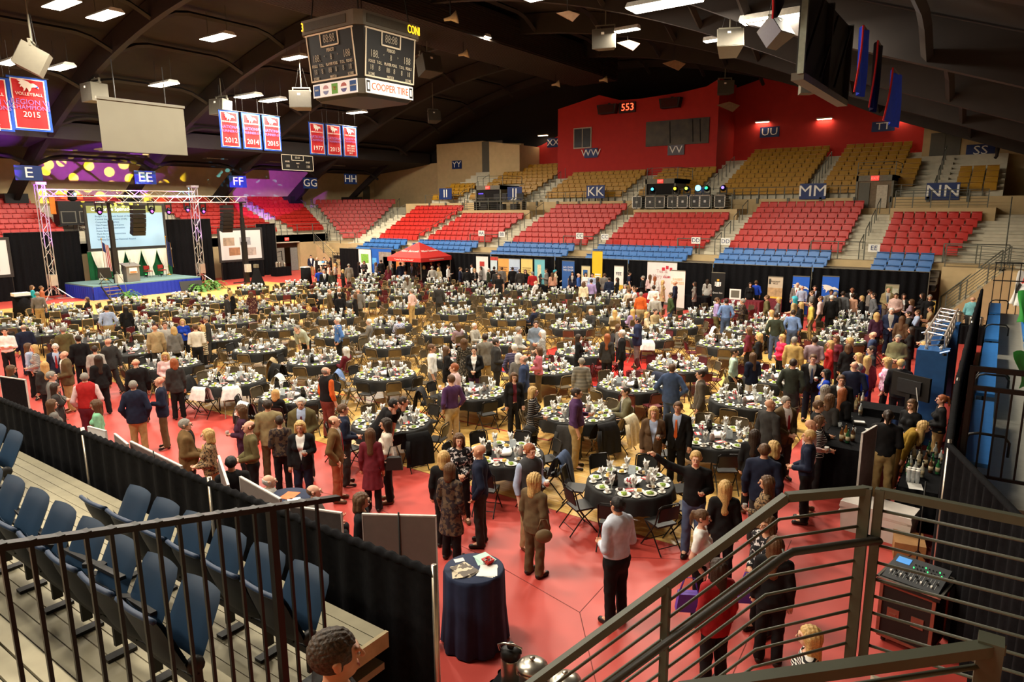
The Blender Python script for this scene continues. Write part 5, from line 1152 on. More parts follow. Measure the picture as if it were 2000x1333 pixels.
TS = [(-7.7, 10.5), (-5.0, 10.6), (-11.1, 10.7), (-17.8, 10.9), (-21.4, 11.0), (-14.9, 10.9), (-34.4, 11.1), (-31.2, 11.3), (-24.5, 11.4), (-28.0, 11.5), (-37.8, 11.2), (-7.9, 13.7), (-27.8, 13.9), (-11.2, 13.8), (-14.6, 13.9), (-4.6, 13.9), (-34.3, 14.0), (-17.9, 14.0), (-21.1, 14.1), (-38.1, 14.3), (-30.9, 14.4), (-24.3, 14.5), (-8.0, 16.8), (-27.4, 17.1), (-4.9, 17.1), (-30.7, 17.2), (-24.3, 17.2), (-17.8, 17.2), (-11.0, 17.2), (-33.9, 17.3), (-37.6, 17.4), (-20.9, 17.5), (-14.4, 17.1), (-7.8, 19.7), (-14.7, 19.9), (-11.3, 19.9), (-4.9, 19.9), (-34.1, 20.1), (-17.7, 20.1), (-27.6, 20.2), (-20.8, 20.2), (-30.7, 20.3), (-37.4, 20.5), (-24.5, 20.5), (-10.6, 23.7), (-7.8, 23.9), (-14.2, 24.1), (-20.7, 24.4), (-24.0, 24.5), (-33.9, 24.7), (-17.7, 24.6), (-27.6, 24.9), (-37.7, 25.0), (-30.8, 24.8), (-10.7, 26.6), (-17.1, 27.2), (-13.8, 27.2), (-7.9, 27.2), (-4.5, 26.9), (-20.5, 27.6), (-23.7, 27.8), (-34.1, 27.9), (-37.3, 28.0), (-27.5, 28.0), (-31.0, 28.3), (-4.6, 29.6), (-7.7, 29.7), (-10.7, 29.8), (-14.1, 29.9), (-16.9, 30.3), (-30.2, 30.6), (-27.0, 30.6), (-20.3, 30.5), (-23.7, 30.7), (-34.0, 31.0), (-4.9, 32.4), (-10.5, 32.6), (-17.0, 33.3), (-26.8, 33.4), (-23.5, 33.6), (-33.5, 33.7), (-20.4, 33.6), (-36.9, 33.9), (-30.3, 33.9)]
# rows counted from the front, tables from the right
rows = {}
for (x, y) in TS: rows.setdefault(min(range(8), key=lambda i: abs(y-(11, 14, 17.2, 20.1, 24.4, 27.5, 30.3, 33.4)[i])), []).append((x, y))
TABLES = []
for r_ in sorted(rows):
    for i, (x, y) in enumerate(sorted(rows[r_], reverse=True)): TABLES.append((x, y, '%s row, %s from the right' % (ORD[r_+1], ORD[i+1])))
TABLES.sort(key=lambda t: math.hypot(t[0], t[1]))
def TK(ti): return (1.0, 8) if TABLES[ti][1] < 10.65 and TABLES[ti][0] > -8 else (1.17, 10)   # two nearest tables are the smaller size
SLOTS = []          # chair places
for ti, (x, y, nm) in enumerate(TABLES):
    off = R.uniform(0, .5); kk, CH = TK(ti)
    for i in range(CH):
        a = 2*math.pi*(i+off)/CH; rr = .77*kk+.24+R.uniform(-.05, .1); SLOTS.append([x+rr*math.cos(a), y+rr*math.sin(a), a-math.pi/2, ti, None])
FOLK = []
for ln in PEOPLE.strip().split('\n'):
    f = ln.split(); x, y = float(f[0]), float(f[1]); sex, pose, face, hair, top, bot = f[2:8]
    h = {'m': 1.77, 'M': 1.80, 'w': 1.66}[sex]*(1+.02*math.sin(x*1.7+y)); rr = None
    if pose == 't':
        P = at(x, y, h*.745)
        if P.y > 10 and P.x < -3.5:
            s = min((s for s in SLOTS if s[4] is None), key=lambda s: (s[0]-P.x)**2+(s[1]-P.y)**2); s[4] = 'seat'; P.x, P.y, rr = s[0], s[1], s[2]
    elif pose == 'l': P = at(x, y, h*.86)
    else: P = at(x, y, h)
    d = Vector((P.x, P.y, 0)); dn = d.normalized()
    if pose != 't':
        for it in range(3):
            for (tx, ty, nm) in TABLES:
                dd = math.hypot(P.x-tx, P.y-ty); lim = 1.14 if pose != 'l' else 1.0
                if dd < lim:
                    best = None
                    for k in range(-26, 27):
                        c = (P.x+dn.x*k*.06, P.y+dn.y*k*.06)
                        if math.hypot(c[0]-tx, c[1]-ty) >= lim and (best is None or abs(k) < best[0]): best = (abs(k), c)
                    if best: P.x, P.y = best[1]
    fw = Vector((P.x, P.y)).normalized(); ang = math.atan2(fw.y, fw.x)
    da = {'f': 180, 'b': 0, 'l': 90, 'r': -90, 'fl': 135, 'fr': -135, 'bl': 45, 'br': -45}[face]
    rz = rr if rr is not None else ang+math.radians(da+12*math.sin(x*3.1))+math.pi/2
    FOLK.append(dict(x=P.x, y=P.y, z=P.z if False else 0, rz=rz, h=h, sex=sex, pose=pose, face=face, hair=hair, top=top, bot=bot, px=x, py=y, d=math.hypot(P.x, P.y)))
# people never share a spot: a step apart where two places fall together
for it in range(12):
    for i, a in enumerate(FOLK):
        for b in FOLK[i+1:]:
            dx, dy = b['x']-a['x'], b['y']-a['y']; dd = math.hypot(dx, dy)
            if dd < .46 and a['pose'] != 't' and b['pose'] != 't':
                if dd < 1e-3: dx, dy, dd = .01, .01, .014
                k = (.47-dd)/2/dd; a['x'] -= dx*k; a['y'] -= dy*k; b['x'] += dx*k; b['y'] += dy*k
for s in SLOTS:
    if s[4] is None and any(p['pose'] != 't' and math.hypot(p['x']-s[0], p['y']-s[1]) < .42 for p in FOLK): s[4] = 'none'
# ================================================================== TABLES AND CHAIRS
CLOTH = mat('black_table_linen', (34, 34, 33), .8, var=.12, scale=8)
TLEG = mat('table_leg_steel', (60, 58, 56), .4, metal=.7); PLY = mat('plywood', (150, 120, 84), .7)
top_me = MB().lathe([(.0, .70), (.75, .70), (.762, .715), (.75, .735), (0, .735)], 28).mesh('tabletop', PLY)
leg_me = [MB().tube([(sx*.35, sy*.45, 0), (sx*.35, sy*.4, .7)], .016, 5).mesh('leg', TLEG) for sx in (-1, 1) for sy in (-1, 1)]
def cloth_mesh(ph):
    q = MB(); N = 60; prof = [(0, .742), (.45, .742), (.75, .742), (.772, .735), (.782, .70), (.79, .6), (.8, .46)]; v = []
    for k, (r, z) in enumerate(prof):
        for j in range(N):
            a = 2*math.pi*j/N; w_ = 0 if k < 4 else (k-3)/3*.028*math.sin(13*a+ph)+(k-3)/3*.014*math.sin(29*a+2*ph); v.append(((r+w_)*math.cos(a), (r+w_)*math.sin(a), z-(.03*math.sin(4*a+ph) if k == len(prof)-1 else 0)))
    f = [(i*N+j, i*N+(j+1) % N, (i+1)*N+(j+1) % N, (i+1)*N+j) for i in range(len(prof)-1) for j in range(N)]
    return q.add(v, f, 0, True).mesh('tablecloth', CLOTH)
cl_me = [cloth_mesh(p) for p in (0, 1.7, 3.1)]
for ti, (x, y, nm) in enumerate(TABLES):
    kk = TK(ti)[0]; t = thing('round_table', 'round banquet table under black cloth, '+nm, 'table', (x, y, .006), R.uniform(0, 3), 'round banquet tables'); t.scale = (kk, kk, 1); link('tabletop', top_me, t)
    for me in leg_me: link('leg', me, t)
    tc_ = link('tablecloth', cl_me[ti % 3], None, (x, y, .007), R.uniform(0, 6)); tc_.scale = (kk, kk, 1)
    tag(tc_, 'black cloth draped over the round table, '+nm, 'tablecloth', 'black tablecloths')
# folding chair, sitter faces -Y
def chair_set(kind):
    vm, fm = {'black': (mat('black_chair_vinyl', (36, 34, 32), .5), mat('black_chair_frame', (30, 28, 27), .4, metal=.5)), 'bronze': (mat('brown_chair_steel', (92, 80, 60), .4, metal=.35), mat('bronze_chair_frame', (120, 104, 78), .35, metal=.5)), 'tan': (mat('dark_olive_vinyl', (70, 62, 40), .6), mat('tan_chair_frame', (190, 156, 104), .4, metal=.3)), 'maroon': (mat('maroon_chair_vinyl', (92, 28, 34), .45), mat('maroon_chair_frame', (70, 24, 28), .4, metal=.4))}[kind]
    P = []
    P.append(('seat', MB().prism([(-.2, -.2), (.2, -.2), (.19, .17), (-.19, .17)], .435, .465, 'XY').mesh('seat', vm)))
    f = lambda u, v: Vector(((u-.5)*.40*(1-.06*v), .165+.055*v+.03*math.sin(u*math.pi), .56+.25*v-.02*(2*u-1)**4))
    P.append(('backrest', MB().grid(f, 6, 2).grid(lambda u, v: f(1-u, v)+Vector((0, .018, 0)), 6, 2).mesh('backrest', vm)))
    for s in (-1, 1):
        P.append(('leg', MB().tube([(s*.225, -.23, 0), (s*.22, .02, .34), (s*.215, .13, .5), (s*.205, .205, .80), (s*.16, .22, .835), (0, .225, .84)], .013, 5).mesh('leg', fm)))
        P.append(('leg', MB().tube([(s*.205, .30, 0), (s*.2, .05, .3), (s*.195, -.16, .44)], .012, 5).mesh('leg', fm)))
    P.append(('cross_bar', MB().tube([(-.215, -.13, .12), (.215, -.13, .12)], .009, 4).tube([(-.2, .22, .1), (.2, .22, .1)], .009, 4).mesh('cross_bar', fm)))
    return P, (vm, fm)
CS = {k: chair_set(k) for k in ('black', 'bronze', 'tan', 'maroon')}
def kind_of(s):
    x, y = s[0], s[1]
    if y < 12.6 and x > -12: return 'black'
    if x < -26 and y > 11: return 'tan' if R.random() < .75 else 'maroon'
    if x > -12.5 and 15 < y: return 'maroon' if R.random() < .35 else 'bronze'
    return 'bronze' if (y > 14 or R.random() < .35) else 'black'
SLOTS.sort(key=lambda s: math.hypot(s[0], s[1])); far_ch = {}; nch = 0
KN = {'black': 'black folding chair', 'bronze': 'bronze steel folding chair', 'tan': 'tan framed folding chair', 'maroon': 'maroon folding chair'}
CHAIRS = []
for s in SLOTS:
    if s[4] == 'none': continue
    k = kind_of(s); P, mm = CS[k]; rz = s[2]+R.uniform(-.12, .12) if s[4] is None else s[2]
    if nch < 300:
        t = thing('folding_chair', '%s at the round table, %s' % (KN[k], TABLES[s[3]][2]), 'chair', (s[0], s[1], .006), rz, 'chairs at the table, '+TABLES[s[3]][2])
        for nm, me in P: link(nm, me, t)
        CHAIRS.append((s[0], s[1], rz, s[3], s[4])); nch += 1
    else: far_ch.setdefault(k, []).append((s[0], s[1], rz))
for k, L in far_ch.items():
    q = MB(); c, sn = 0, 0; base = MB()
    base.prism([(-.2, -.2), (.2, -.2), (.19, .17), (-.19, .17)], .435, .465, 'XY', 0).box(-.2, .17, .56, .2, .215, .81, 0)
    for sx in (-1, 1): base.tube([(sx*.22, -.23, 0), (sx*.215, .13, .5), (sx*.2, .215, .83), (0, .225, .84)], .016, 4, 1).tube([(sx*.205, .30, 0), (sx*.195, -.16, .44)], .014, 4, 1)
    for (x, y, rz) in L: q.join(base, Matrix.Translation((x, y, .006)) @ Matrix.Rotation(rz, 4, 'Z'))
    tag(link('folding_chairs_beyond', q.mesh('folding_chairs_beyond', list(CS[k][1]))), 'remaining %ss around the more distant tables' % KN[k], 'chairs', None, 'stuff')
# ---------------------------------------------------------------- what lies on the tables
CHINA = mat('white_china', (238, 234, 224), .25, var=.02, spec=.5); LEAF = mat('salad_green', (150, 178, 70), .6, var=.35, scale=60); GLASS = mat('clear_glass', (220, 224, 222), .08, var=0, alpha=.35, spec=.7)
NAPK = mat('white_napkin_linen', (240, 238, 234), .8, var=.03); TEA = mat('iced_tea', (140, 66, 16), .1, var=0, alpha=.9); CUT = mat('cutlery_steel', (200, 198, 190), .2, metal=.9, var=0); JUICE = mat('orange_juice', (240, 190, 70), .3, var=0); CAKE = mat('yellow_cake', (226, 190, 96), .8, var=.1); CHOC = mat('chocolate_cake', (58, 36, 24), .7); PRNT = stripe_mat('printed_program', (236, 220, 214), (206, 70, 70), 'X', 3, thr=.6); CARD = mat('table_card', (206, 220, 228), .6, var=.1, scale=20); POTM = mat('coffee_pot_steel', (70, 66, 62), .25, metal=.7); FLW = mat('white_flowers', (244, 240, 234), .8, var=.05); FLR = mat('red_flowers', (200, 36, 60), .8)
plate_m = MB().lathe([(0, .006), (.07, .006), (.115, .02), (.12, .022), (.112, .014), (.07, .0), (0, 0)], 20).mesh('plate', CHINA)
def salad():
    q = MB(); rr = random.Random(3)
    for i in range(9): a = rr.uniform(0, 6.3); r = rr.uniform(0, .05); q.ball((r*math.cos(a), r*math.sin(a), .022+rr.uniform(0, .014)), (.03, .022, .016), 6, 4)
    return q.mesh('salad', LEAF)
salad_m = salad(); dess_m = MB().lathe([(0, .005), (.05, .005), (.085, .016), (.09, .018), (.05, 0), (0, 0)], 16).mesh('plate', CHINA); cake_m = MB().prism([(-.04, -.03), (.045, -.02), (.04, .035), (-.035, .03)], .008, .045, 'XY').mesh('cake_slice', CAKE); choc_m = MB().prism([(-.04, -.03), (.045, -.02), (.04, .035), (-.035, .03)], .008, .045, 'XY').mesh('cake_slice', CHOC)
gob_m = MB().lathe([(.034, 0), (.036, .004), (.006, .012), (.006, .07), (.03, .095), (.038, .14), (.036, .175)], 12).mesh('goblet', GLASS)
def nap(seed):
    q = MB(); rr = random.Random(seed)
    for i in range(5):
        a = i*1.2566+rr.uniform(-.2, .2); s = rr.uniform(.85, 1.15); d = Vector((math.cos(a), math.sin(a), 0)); t = Vector((-math.sin(a), math.cos(a), 0)); o = Vector((0, 0, .10)); hh = .18*s
        q.add([o, o+d*.03+t*.045+Vector((0, 0, hh*.5)), o+d*.07*s+Vector((0, 0, hh)), o+d*.03-t*.045+Vector((0, 0, hh*.5)), o+Vector((0, 0, hh*.85))], [(0, 1, 4), (1, 2, 4), (2, 3, 4), (3, 0, 4)])
    return q
nap_q = [nap(i) for i in range(4)]; nap_m = [q.mesh('napkin', NAPK) for q in nap_q]
cup_m = MB().lathe([(.024, .012), (.036, .035), (.042, .07), (.038, .068), (.03, .03), (0, .018)], 12).mesh('cup', CHINA); sauc_m = MB().lathe([(0, .003), (.04, .004), (.07, .012), (.073, .014), (.04, 0), (0, 0)], 14).mesh('saucer', CHINA); hand_m = MB().tube([(.04, 0, .06), (.06, 0, .055), (.058, 0, .035), (.038, 0, .03)], .004, 5).mesh('handle', CHINA)
fork_m = MB().box(-.004, -.09, 0, .004, .05, .004).box(-.011, .05, 0, .011, .065, .004).box(-.011, .065, 0, -.006, .095, .004).box(-.002, .065, 0, .002, .095, .004).box(.006, .065, 0, .011, .095, .004).mesh('fork', CUT); knife_m = MB().prism([(-.004, -.1), (.005, -.1), (.008, .0), (.008, .08), (.0, .105), (-.004, .0)], 0, .003, 'XY').mesh('knife', CUT)
car_b = MB().lathe([(.05, 0), (.055, .02), (.055, .1), (.03, .16), (.026, .2), (.036, .225)], 12).mesh('carafe_glass', GLASS); car_t = MB().lathe([(0, .004), (.05, .006), (.051, .1), (.03, .145), (0, .146)], 12).mesh('tea', TEA); car_w = MB().lathe([(0, .004), (.05, .006), (.051, .1), (.03, .145), (0, .146)], 12).mesh('water', mat('water', (214, 216, 208), .05, var=0, alpha=.5))
pot_b = MB().lathe([(.06, 0), (.062, .16), (.045, .2), (.04, .24), (0, .245)], 12).mesh('pot_body', POTM); pot_h = MB().tube([(.055, 0, .2), (.1, 0, .19), (.1, 0, .08), (.06, 0, .05)], .009, 5).mesh('handle', BLACKM); pot_s = MB().lathe([(.045, .235), (.03, .265), (0, .27)], 10).mesh('lid', BLACKM)
def lump(seed, m_, s=1.0):
    q = MB(); rr = random.Random(seed); q.lathe([(.11*s, 0), (.13*s, .05), (.1*s, .08), (0, .09)], 14, wav=.1, wn=5)
    for i in range(6): a = rr.uniform(0, 6.28); q.add([Vector((.05*math.cos(a), .05*math.sin(a), .06)), Vector((.16*s*math.cos(a-.35), .16*s*math.sin(a-.35), .05)), Vector((.19*s*math.cos(a), .19*s*math.sin(a), .1)), Vector((.14*s*math.cos(a+.4), .14*s*math.sin(a+.4), .08))], [(0, 1, 2, 3)])
    return q
bas_m = lump(2, NAPK, 1.05).mesh('bread_cloth', NAPK); bas_b = MB().lathe([(.08, 0), (.115, .03), (.11, .032)], 12).mesh('basket', mat('wicker', (120, 84, 48), .8))
card_m = MB().prism([(-.0, 0), (.05, 0), (.03, .002)], -.06, .06, 'YZ').mesh('stand', BLACKM); card_p = MB().cbox((0, 0, .11), .13, .006, .17, rx=-.15).mesh('card', CARD)
juice_g = MB().lathe([(.026, 0), (.03, .07), (.029, .07)], 10).mesh('tumbler', GLASS); juice_j = MB().lathe([(0, .003), (.025, .004), (.028, .055), (0, .056)], 10).mesh('juice', JUICE)
vase_m = MB().lathe([(.03, 0), (.025, .06), (.035, .1)], 10).mesh('vase', GLASS)
def blooms(c, seed):
    q = MB(); rr = random.Random(seed)
    for i in range(10): a = rr.uniform(0, 6.28); r = rr.uniform(0, .07); q.ball((r*math.cos(a), r*math.sin(a), .13+rr.uniform(-.02, .04)), .022, 6, 4)
    return q
fl_w, fl_r = blooms(0, 1).mesh('white_blooms', FLW), blooms(0, 7).mesh('red_blooms', FLR); prog_m = MB().box(-.07, -.1, 0, .07, .1, .003).mesh('program', PRNT); cand_m = MB().lathe([(.03, 0), (.034, .05), (.03, .05)], 10).mesh('votive', GLASS)
TZ = .75; STUFF = {}
def stuff(key, me_or_mb, M, m_): STUFF.setdefault(key, (MB(), m_))[0].join(me_or_mb, M)
plate_lo = MB().lathe([(0, .0), (.115, .02), (.12, .022), (0, .006)], 10); salad_lo = MB().lathe([(.055, .02), (.05, .04), (0, .05)], 6); gob_lo = MB().lathe([(.034, 0), (.01, .06), (.036, .11), (.036, .17)], 6); cup_lo = MB().lathe([(.07, .005), (.03, .02), (.042, .07)], 7)
nplate = 0
for ti, (x, y, nm) in enumerate(TABLES):
    rot = R.uniform(0, 6.28); near = ti < 31; vnear = ti < 14; kk, CH = TK(ti)
    for i in range(CH):
        a = rot+2*math.pi*i/CH; u = Vector((math.cos(a), math.sin(a), 0)); t = Vector((-u.y, u.x, 0)); O = Vector((x, y, TZ))
        if R.random() < .04: continue
        p = O+u*(.77*kk-.165+R.uniform(-.02, .02))+t*R.uniform(-.02, .02); pd_ = O+u*(.77*kk-.35+R.uniform(-.03, .03))-t*(.12+R.uniform(-.02, .02)); pg = O+u*(.77*kk-.31+R.uniform(-.04, .04))+t*(.13+R.uniform(-.02, .02)); pc = O+u*(.77*kk-.14)+t*.21
        nz = R.randrange(4); jr = R.uniform(0, 6)
        if near:
            o = tag(link('salad_plate', plate_m, None, p, jr), 'white plate of green salad on the table, '+nm, 'plate', 'salad plates, '+nm); link('salad', salad_m, o)
            o = tag(link('water_goblet', gob_m, None, pg, 0), 'stemmed water goblet holding a napkin on the table, '+nm, 'goblet', 'goblets, '+nm)
            tag(link('folded_napkin', nap_m[nz], None, pg, jr), 'white fan folded napkin standing in a goblet, '+nm, 'napkin', 'napkins, '+nm)
            o = tag(link('coffee_cup', cup_m, None, pc, jr), 'white coffee cup with saucer on the table, '+nm, 'cup', 'coffee cups, '+nm); link('saucer', sauc_m, o); link('handle', hand_m, o)
            if vnear:
                o = tag(link('dessert_plate', dess_m, None, pd_, jr), 'small white plate with a slice of cake, '+nm, 'plate', 'dessert plates, '+nm); link('cake_slice', cake_m if R.random() < .6 else choc_m, o)
                tag(link('fork', fork_m, None, p-t*.15-u*.0, a-math.pi/2+math.pi), 'steel fork beside a salad plate, '+nm, 'fork', 'forks, '+nm); tag(link('table_knife', knife_m, None, p+t*.14-u*.02, a+math.pi/2), 'steel knife beside a salad plate, '+nm, 'knife', 'knives, '+nm)
        else:
            stuff('plates', plate_lo, Matrix.Translation(p), CHINA); stuff('salads', salad_lo, Matrix.Translation(p), LEAF); stuff('napkins', nap_q[nz], Matrix.Translation(pg) @ Matrix.Rotation(jr, 4, 'Z') @ Matrix.Scale(1.12, 4), NAPK); stuff('goblets', gob_lo, Matrix.Translation(pg), GLASS)
            if i % 2 == 0: stuff('cups', cup_lo, Matrix.Translation(pc), CHINA)
    O = Vector((x, y, TZ))
    for k in range(2):
        a = rot+1+k*2.6; o = tag(link('carafe', car_b, None, O+Vector((math.cos(a), math.sin(a), 0))*.33), 'glass carafe of %s on the table, %s' % ('amber iced tea' if k == 0 else 'water', nm), 'carafe', 'carafes'); link('tea' if k == 0 else 'water', car_t if k == 0 else car_w, o)
    a = rot+4.7; o = tag(link('coffee_pot', pot_b, None, O+Vector((math.cos(a), math.sin(a), 0))*.33, a), 'dark insulated coffee pot on the table, '+nm, 'pot', 'coffee pots'); link('handle', pot_h, o); link('lid', pot_s, o)
    o = tag(link('bread_basket', bas_m, None, O+Vector((.05, -.05, 0)), jr), 'bread basket wrapped in white cloth on the table, '+nm, 'basket', 'bread baskets'); link('basket', bas_b, o)
    a = rot+2.4; o = tag(link('table_card', card_p, None, O+Vector((math.cos(a), math.sin(a), 0))*.31, TH*-1+R.uniform(-.4, .4)), 'pale table number card on the table, '+nm, 'card', 'table cards'); link('stand', card_m, o)
    if near:
        for k in range(3): a = rot+2*math.pi*(k*2+.5)/CH; o = tag(link('juice_glass', juice_g, None, O+Vector((math.cos(a), math.sin(a), 0))*(.77*kk-.3)), 'small glass of orange juice on the table, '+nm, 'glass', 'juice glasses, '+nm); link('juice', juice_j, o)
        for k in range(3): a = rot+1.5+k*2.1; tag(link('program', prog_m, None, O+Vector((math.cos(a), math.sin(a), 0))*.36, a+.4), 'red and white printed program on the table, '+nm, 'program', 'programs, '+nm)
        o = tag(link('flower_vase', vase_m, None, O+Vector((math.cos(rot+5.6), math.sin(rot+5.6), 0))*.3), 'small vase of white and red flowers on the table, '+nm, 'vase', 'flower vases'); link('white_blooms', fl_w, o); link('red_blooms', fl_r, o)
for k, (q, m_) in STUFF.items(): tag(link(k+'_beyond', q.mesh(k+'_beyond', m_)), 'remaining %s on the more distant tables' % k, k, None, 'stuff')
# coats and cloths over chair backs
def drape_on(px_, py_, col, label, z=.85, w_=.5, lo=.2):
    P = at(px_, py_, z); c = min(CHAIRS, key=lambda c: (c[0]-P.x)**2+(c[1]-P.y)**2 + (9 if c[4] else 0)); m_ = mat('draped_'+col, PAL[col], .85, var=.15, scale=12, bump=.3)
    f = lambda u, v: Vector(((u-.5)*(w_+.14*abs(v-.5)*2)+.015*math.sin(v*14), .2+(.13*(v-.5)*2 if True else 0)+.02*math.sin(u*17)*abs(v-.5)*2+.05*(1 if v > .5 else -1)*min(1, abs(v-.5)*6), lo+(.88-lo)*(1-abs(2*v-1)**1.6) if v > .5 else .5+(.88-.5)*(1-abs(2*v-1)**1.6)))
    g = thing('draped_coat' if w_ > .45 else 'draped_cloth', label, 'coat' if w_ > .45 else 'cloth', (c[0], c[1], .006), c[2]); part('cloth', MB().grid(f, 12, 14).grid(lambda u, v: f(1-u, v)+Vector((0, 0, -.015)), 12, 14), m_, g)
    if w_ > .45: part('sleeve', MB().tube([(w_*.5, .28, .74), (w_*.58, .34, .5), (w_*.55, .36, .3)], [.05, .055, .045], 8), m_, g)
for a in ((508, 700, 'tan', 'tan coat over a chair back by the second row table'), (545, 715, 'black', 'black coat over a chair beside the tan coat'), (645, 730, 'blue2', 'pale blue coat over a chair behind the man in orange sleeves'), (825, 755, 'black', 'long black coat over a chair by the middle table'), (1148, 850, 'charcoal', 'dark varsity coat with pale cat emblem over a chair'), (1195, 855, 'black', 'black coat over a chair right of the varsity coat'), (1085, 890, 'steel', 'teal blue jacket hanging over a red chair'), (855, 840, 'navy', 'navy coat over a chair by the purple shirted man'), (800, 850, 'black', 'black coat over a chair at the leaning men\'s table'), (1245, 795, 'cream', 'cream coat over the seated man\'s chair'), (1403, 735, 'olive', 'olive coat over a chair by the grey suited man'), (370, 740, 'black', 'black coat over a chair behind the blonde woman'), (490, 790, 'charcoal', 'charcoal coat over a chair by the red carpet'), (1270, 735, 'navy', 'navy coat over a chair right of the black suited man'), (1180, 655, 'black', 'black coat over a chair behind blonde seated woman'), (1640, 740, 'tan', 'tan coat over a chair in the right crowd')): drape_on(*a)
for a in ((400, 765, 'white', 'white cloth over the left of two chair backs by the carpet'), (436, 765, 'white', 'white cloth over the right of two chair backs by the carpet'), (480, 785, 'white', 'white cloth over a chair beside the charcoal coat'), (525, 735, 'white', 'white cloth over a chair near the tan coat'), (1270, 680, 'white', 'white cloth over a chair in the fifth row right'), (1395, 640, 'white', 'white cloth over a chair among the far right tables')): drape_on(*a, z=.8, w_=.4, lo=.55)
# ================================================================== PEOPLE
def smin(a, b, k):
    h = np.clip(.5+.5*(b-a)/k, 0, 1); return b*(1-h)+a*h-k*h*(1-h)
class Field:
    """distance field on a grid, built from tapered limbs, meshed as one continuous skin"""
    def __init__(s, lo, hi, st):
        s.ax = [np.arange(lo[i], hi[i]+st, st, dtype=np.float32) for i in range(3)]
        s.X, s.Y, s.Z = np.meshgrid(*s.ax, indexing='ij'); s.st = st
    def full(s): return np.full(s.X.shape, 9., np.float32)
    def limb(s, F, a, b, ra, rb, ys=1.0, k=.03, off=0.0):
        m = max(ra, rb)+off+.07; sl = []
        for i in range(3):
            lo, hi = min(a[i], b[i])-m, max(a[i], b[i])+m; i0 = max(0, int((lo-s.ax[i][0])/s.st)); i1 = min(len(s.ax[i]), int((hi-s.ax[i][0])/s.st)+2); sl.append(slice(i0, max(i0+1, i1)))
        sl = tuple(sl); X, Y, Z = s.X[sl], s.Y[sl]/ys, s.Z[sl]; ax, ay, az = a[0], a[1]/ys, a[2]; dx, dy, dz = b[0]-ax, b[1]/ys-ay, b[2]-az
        L = dx*dx+dy*dy+dz*dz+1e-9; t = np.clip(((X-ax)*dx+(Y-ay)*dy+(Z-az)*dz)/L, 0, 1)
        d = np.sqrt((X-ax-t*dx)**2+(Y-ay-t*dy)**2+(Z-az-t*dz)**2)-(ra+(rb-ra)*t)-off
        d = d*(1 if ys == 1 else (ys+1)/2); F[sl] = smin(F[sl], d, k); return F
    def mesh(s, F):
        ins = F < 0; nx, ny, nz = F.shape
        c = np.zeros((nx-1, ny-1, nz-1), np.int8)
        for i in (0, 1):
            for j in (0, 1):
                for k in (0, 1): c += ins[i:nx-1+i, j:ny-1+j, k:nz-1+k]
        act = (c > 0) & (c < 8); idx = np.full(act.shape, -1, np.int64); I = np.argwhere(act); idx[act] = np.arange(len(I))
        if len(I) == 0: return np.zeros((0, 3)), np.zeros((0, 4), int)
        acc = np.zeros((len(I), 3)); cnt = np.zeros(len(I)); x, y, z = I.T
        cor = [(i, j, k) for i in (0, 1) for j in (0, 1) for k in (0, 1)]
        V = {q: F[x+q[0], y+q[1], z+q[2]] for q in cor}
        for q in cor:
            for d in range(3):
                if q[d] == 0:
                    p = list(q); p[d] = 1; p = tuple(p); a, b = V[q], V[p]; m = (a < 0) != (b < 0); t = np.where(m, a/np.where(np.abs(a-b) < 1e-9, 1, a-b), 0)
                    for e in range(3): acc[:, e] += np.where(m, q[e]+(t if e == d else 0), 0)
                    cnt += m
        P = acc/cnt[:, None]+I; P = np.stack([s.ax[e][0]+P[:, e]*s.st for e in range(3)], 1); Q = []
        for d in range(3):
            sl0 = [slice(None)]*3; sl1 = [slice(None)]*3; sl0[d] = slice(0, -1); sl1[d] = slice(1, None)
            e_ = ins[tuple(sl0)] != ins[tuple(sl1)]; w_ = np.argwhere(e_); u, v = [(1, 2), (2, 0), (0, 1)][d]
            w_ = w_[(w_[:, u] > 0) & (w_[:, v] > 0) & (w_[:, u] < F.shape[u]-1) & (w_[:, v] < F.shape[v]-1)]
            if not len(w_): continue
            def cell(du, dv): c2 = w_.copy(); c2[:, u] += du; c2[:, v] += dv; return idx[c2[:, 0], c2[:, 1], c2[:, 2]]
            q = np.stack([cell(-1, -1), cell(0, -1), cell(0, 0), cell(-1, 0)], 1); fl = ~ins[w_[:, 0], w_[:, 1], w_[:, 2]]; q[fl] = q[fl][:, ::-1]; Q.append(q[(q >= 0).all(1)])
        return P, np.concatenate(Q) if Q else np.zeros((0, 4), int)
def np_mesh(name, P, Q, nm=1, mi=None, extra=None):
    me = bpy.data.meshes.new(name); P = np.asarray(P, np.float64); n0 = len(P)
    if extra is not None and extra.v: P = np.concatenate([P, np.array(extra.v)])
    ex = [tuple(i+n0 for i in f) for f in extra.f] if extra is not None else []
    loops = np.concatenate([Q.reshape(-1)]+([np.array([i for f in ex for i in f])] if ex else [])).astype(np.int32)
    starts = np.arange(len(Q))*4; tot = [4]*len(Q); k = len(Q)*4; st2 = []
    for f in ex: st2.append(k); k += len(f)
    me.vertices.add(len(P)); me.vertices.foreach_set('co', P.reshape(-1)); me.loops.add(len(loops)); me.loops.foreach_set('vertex_index', loops)
    allst = np.concatenate([starts, np.array(st2, int)]).astype(np.int32); me.polygons.add(len(allst)); me.polygons.foreach_set('loop_start', allst)
    for i in range(nm): me.materials.append(None)
    if mi is not None: me.polygons.foreach_set('material_index', np.concatenate([mi, np.zeros(len(ex), int)]).astype(np.int32))
    me.polygons.foreach_set('use_smooth', np.ones(len(allst), bool)); me.update(calc_edges=True); me.validate(); return me
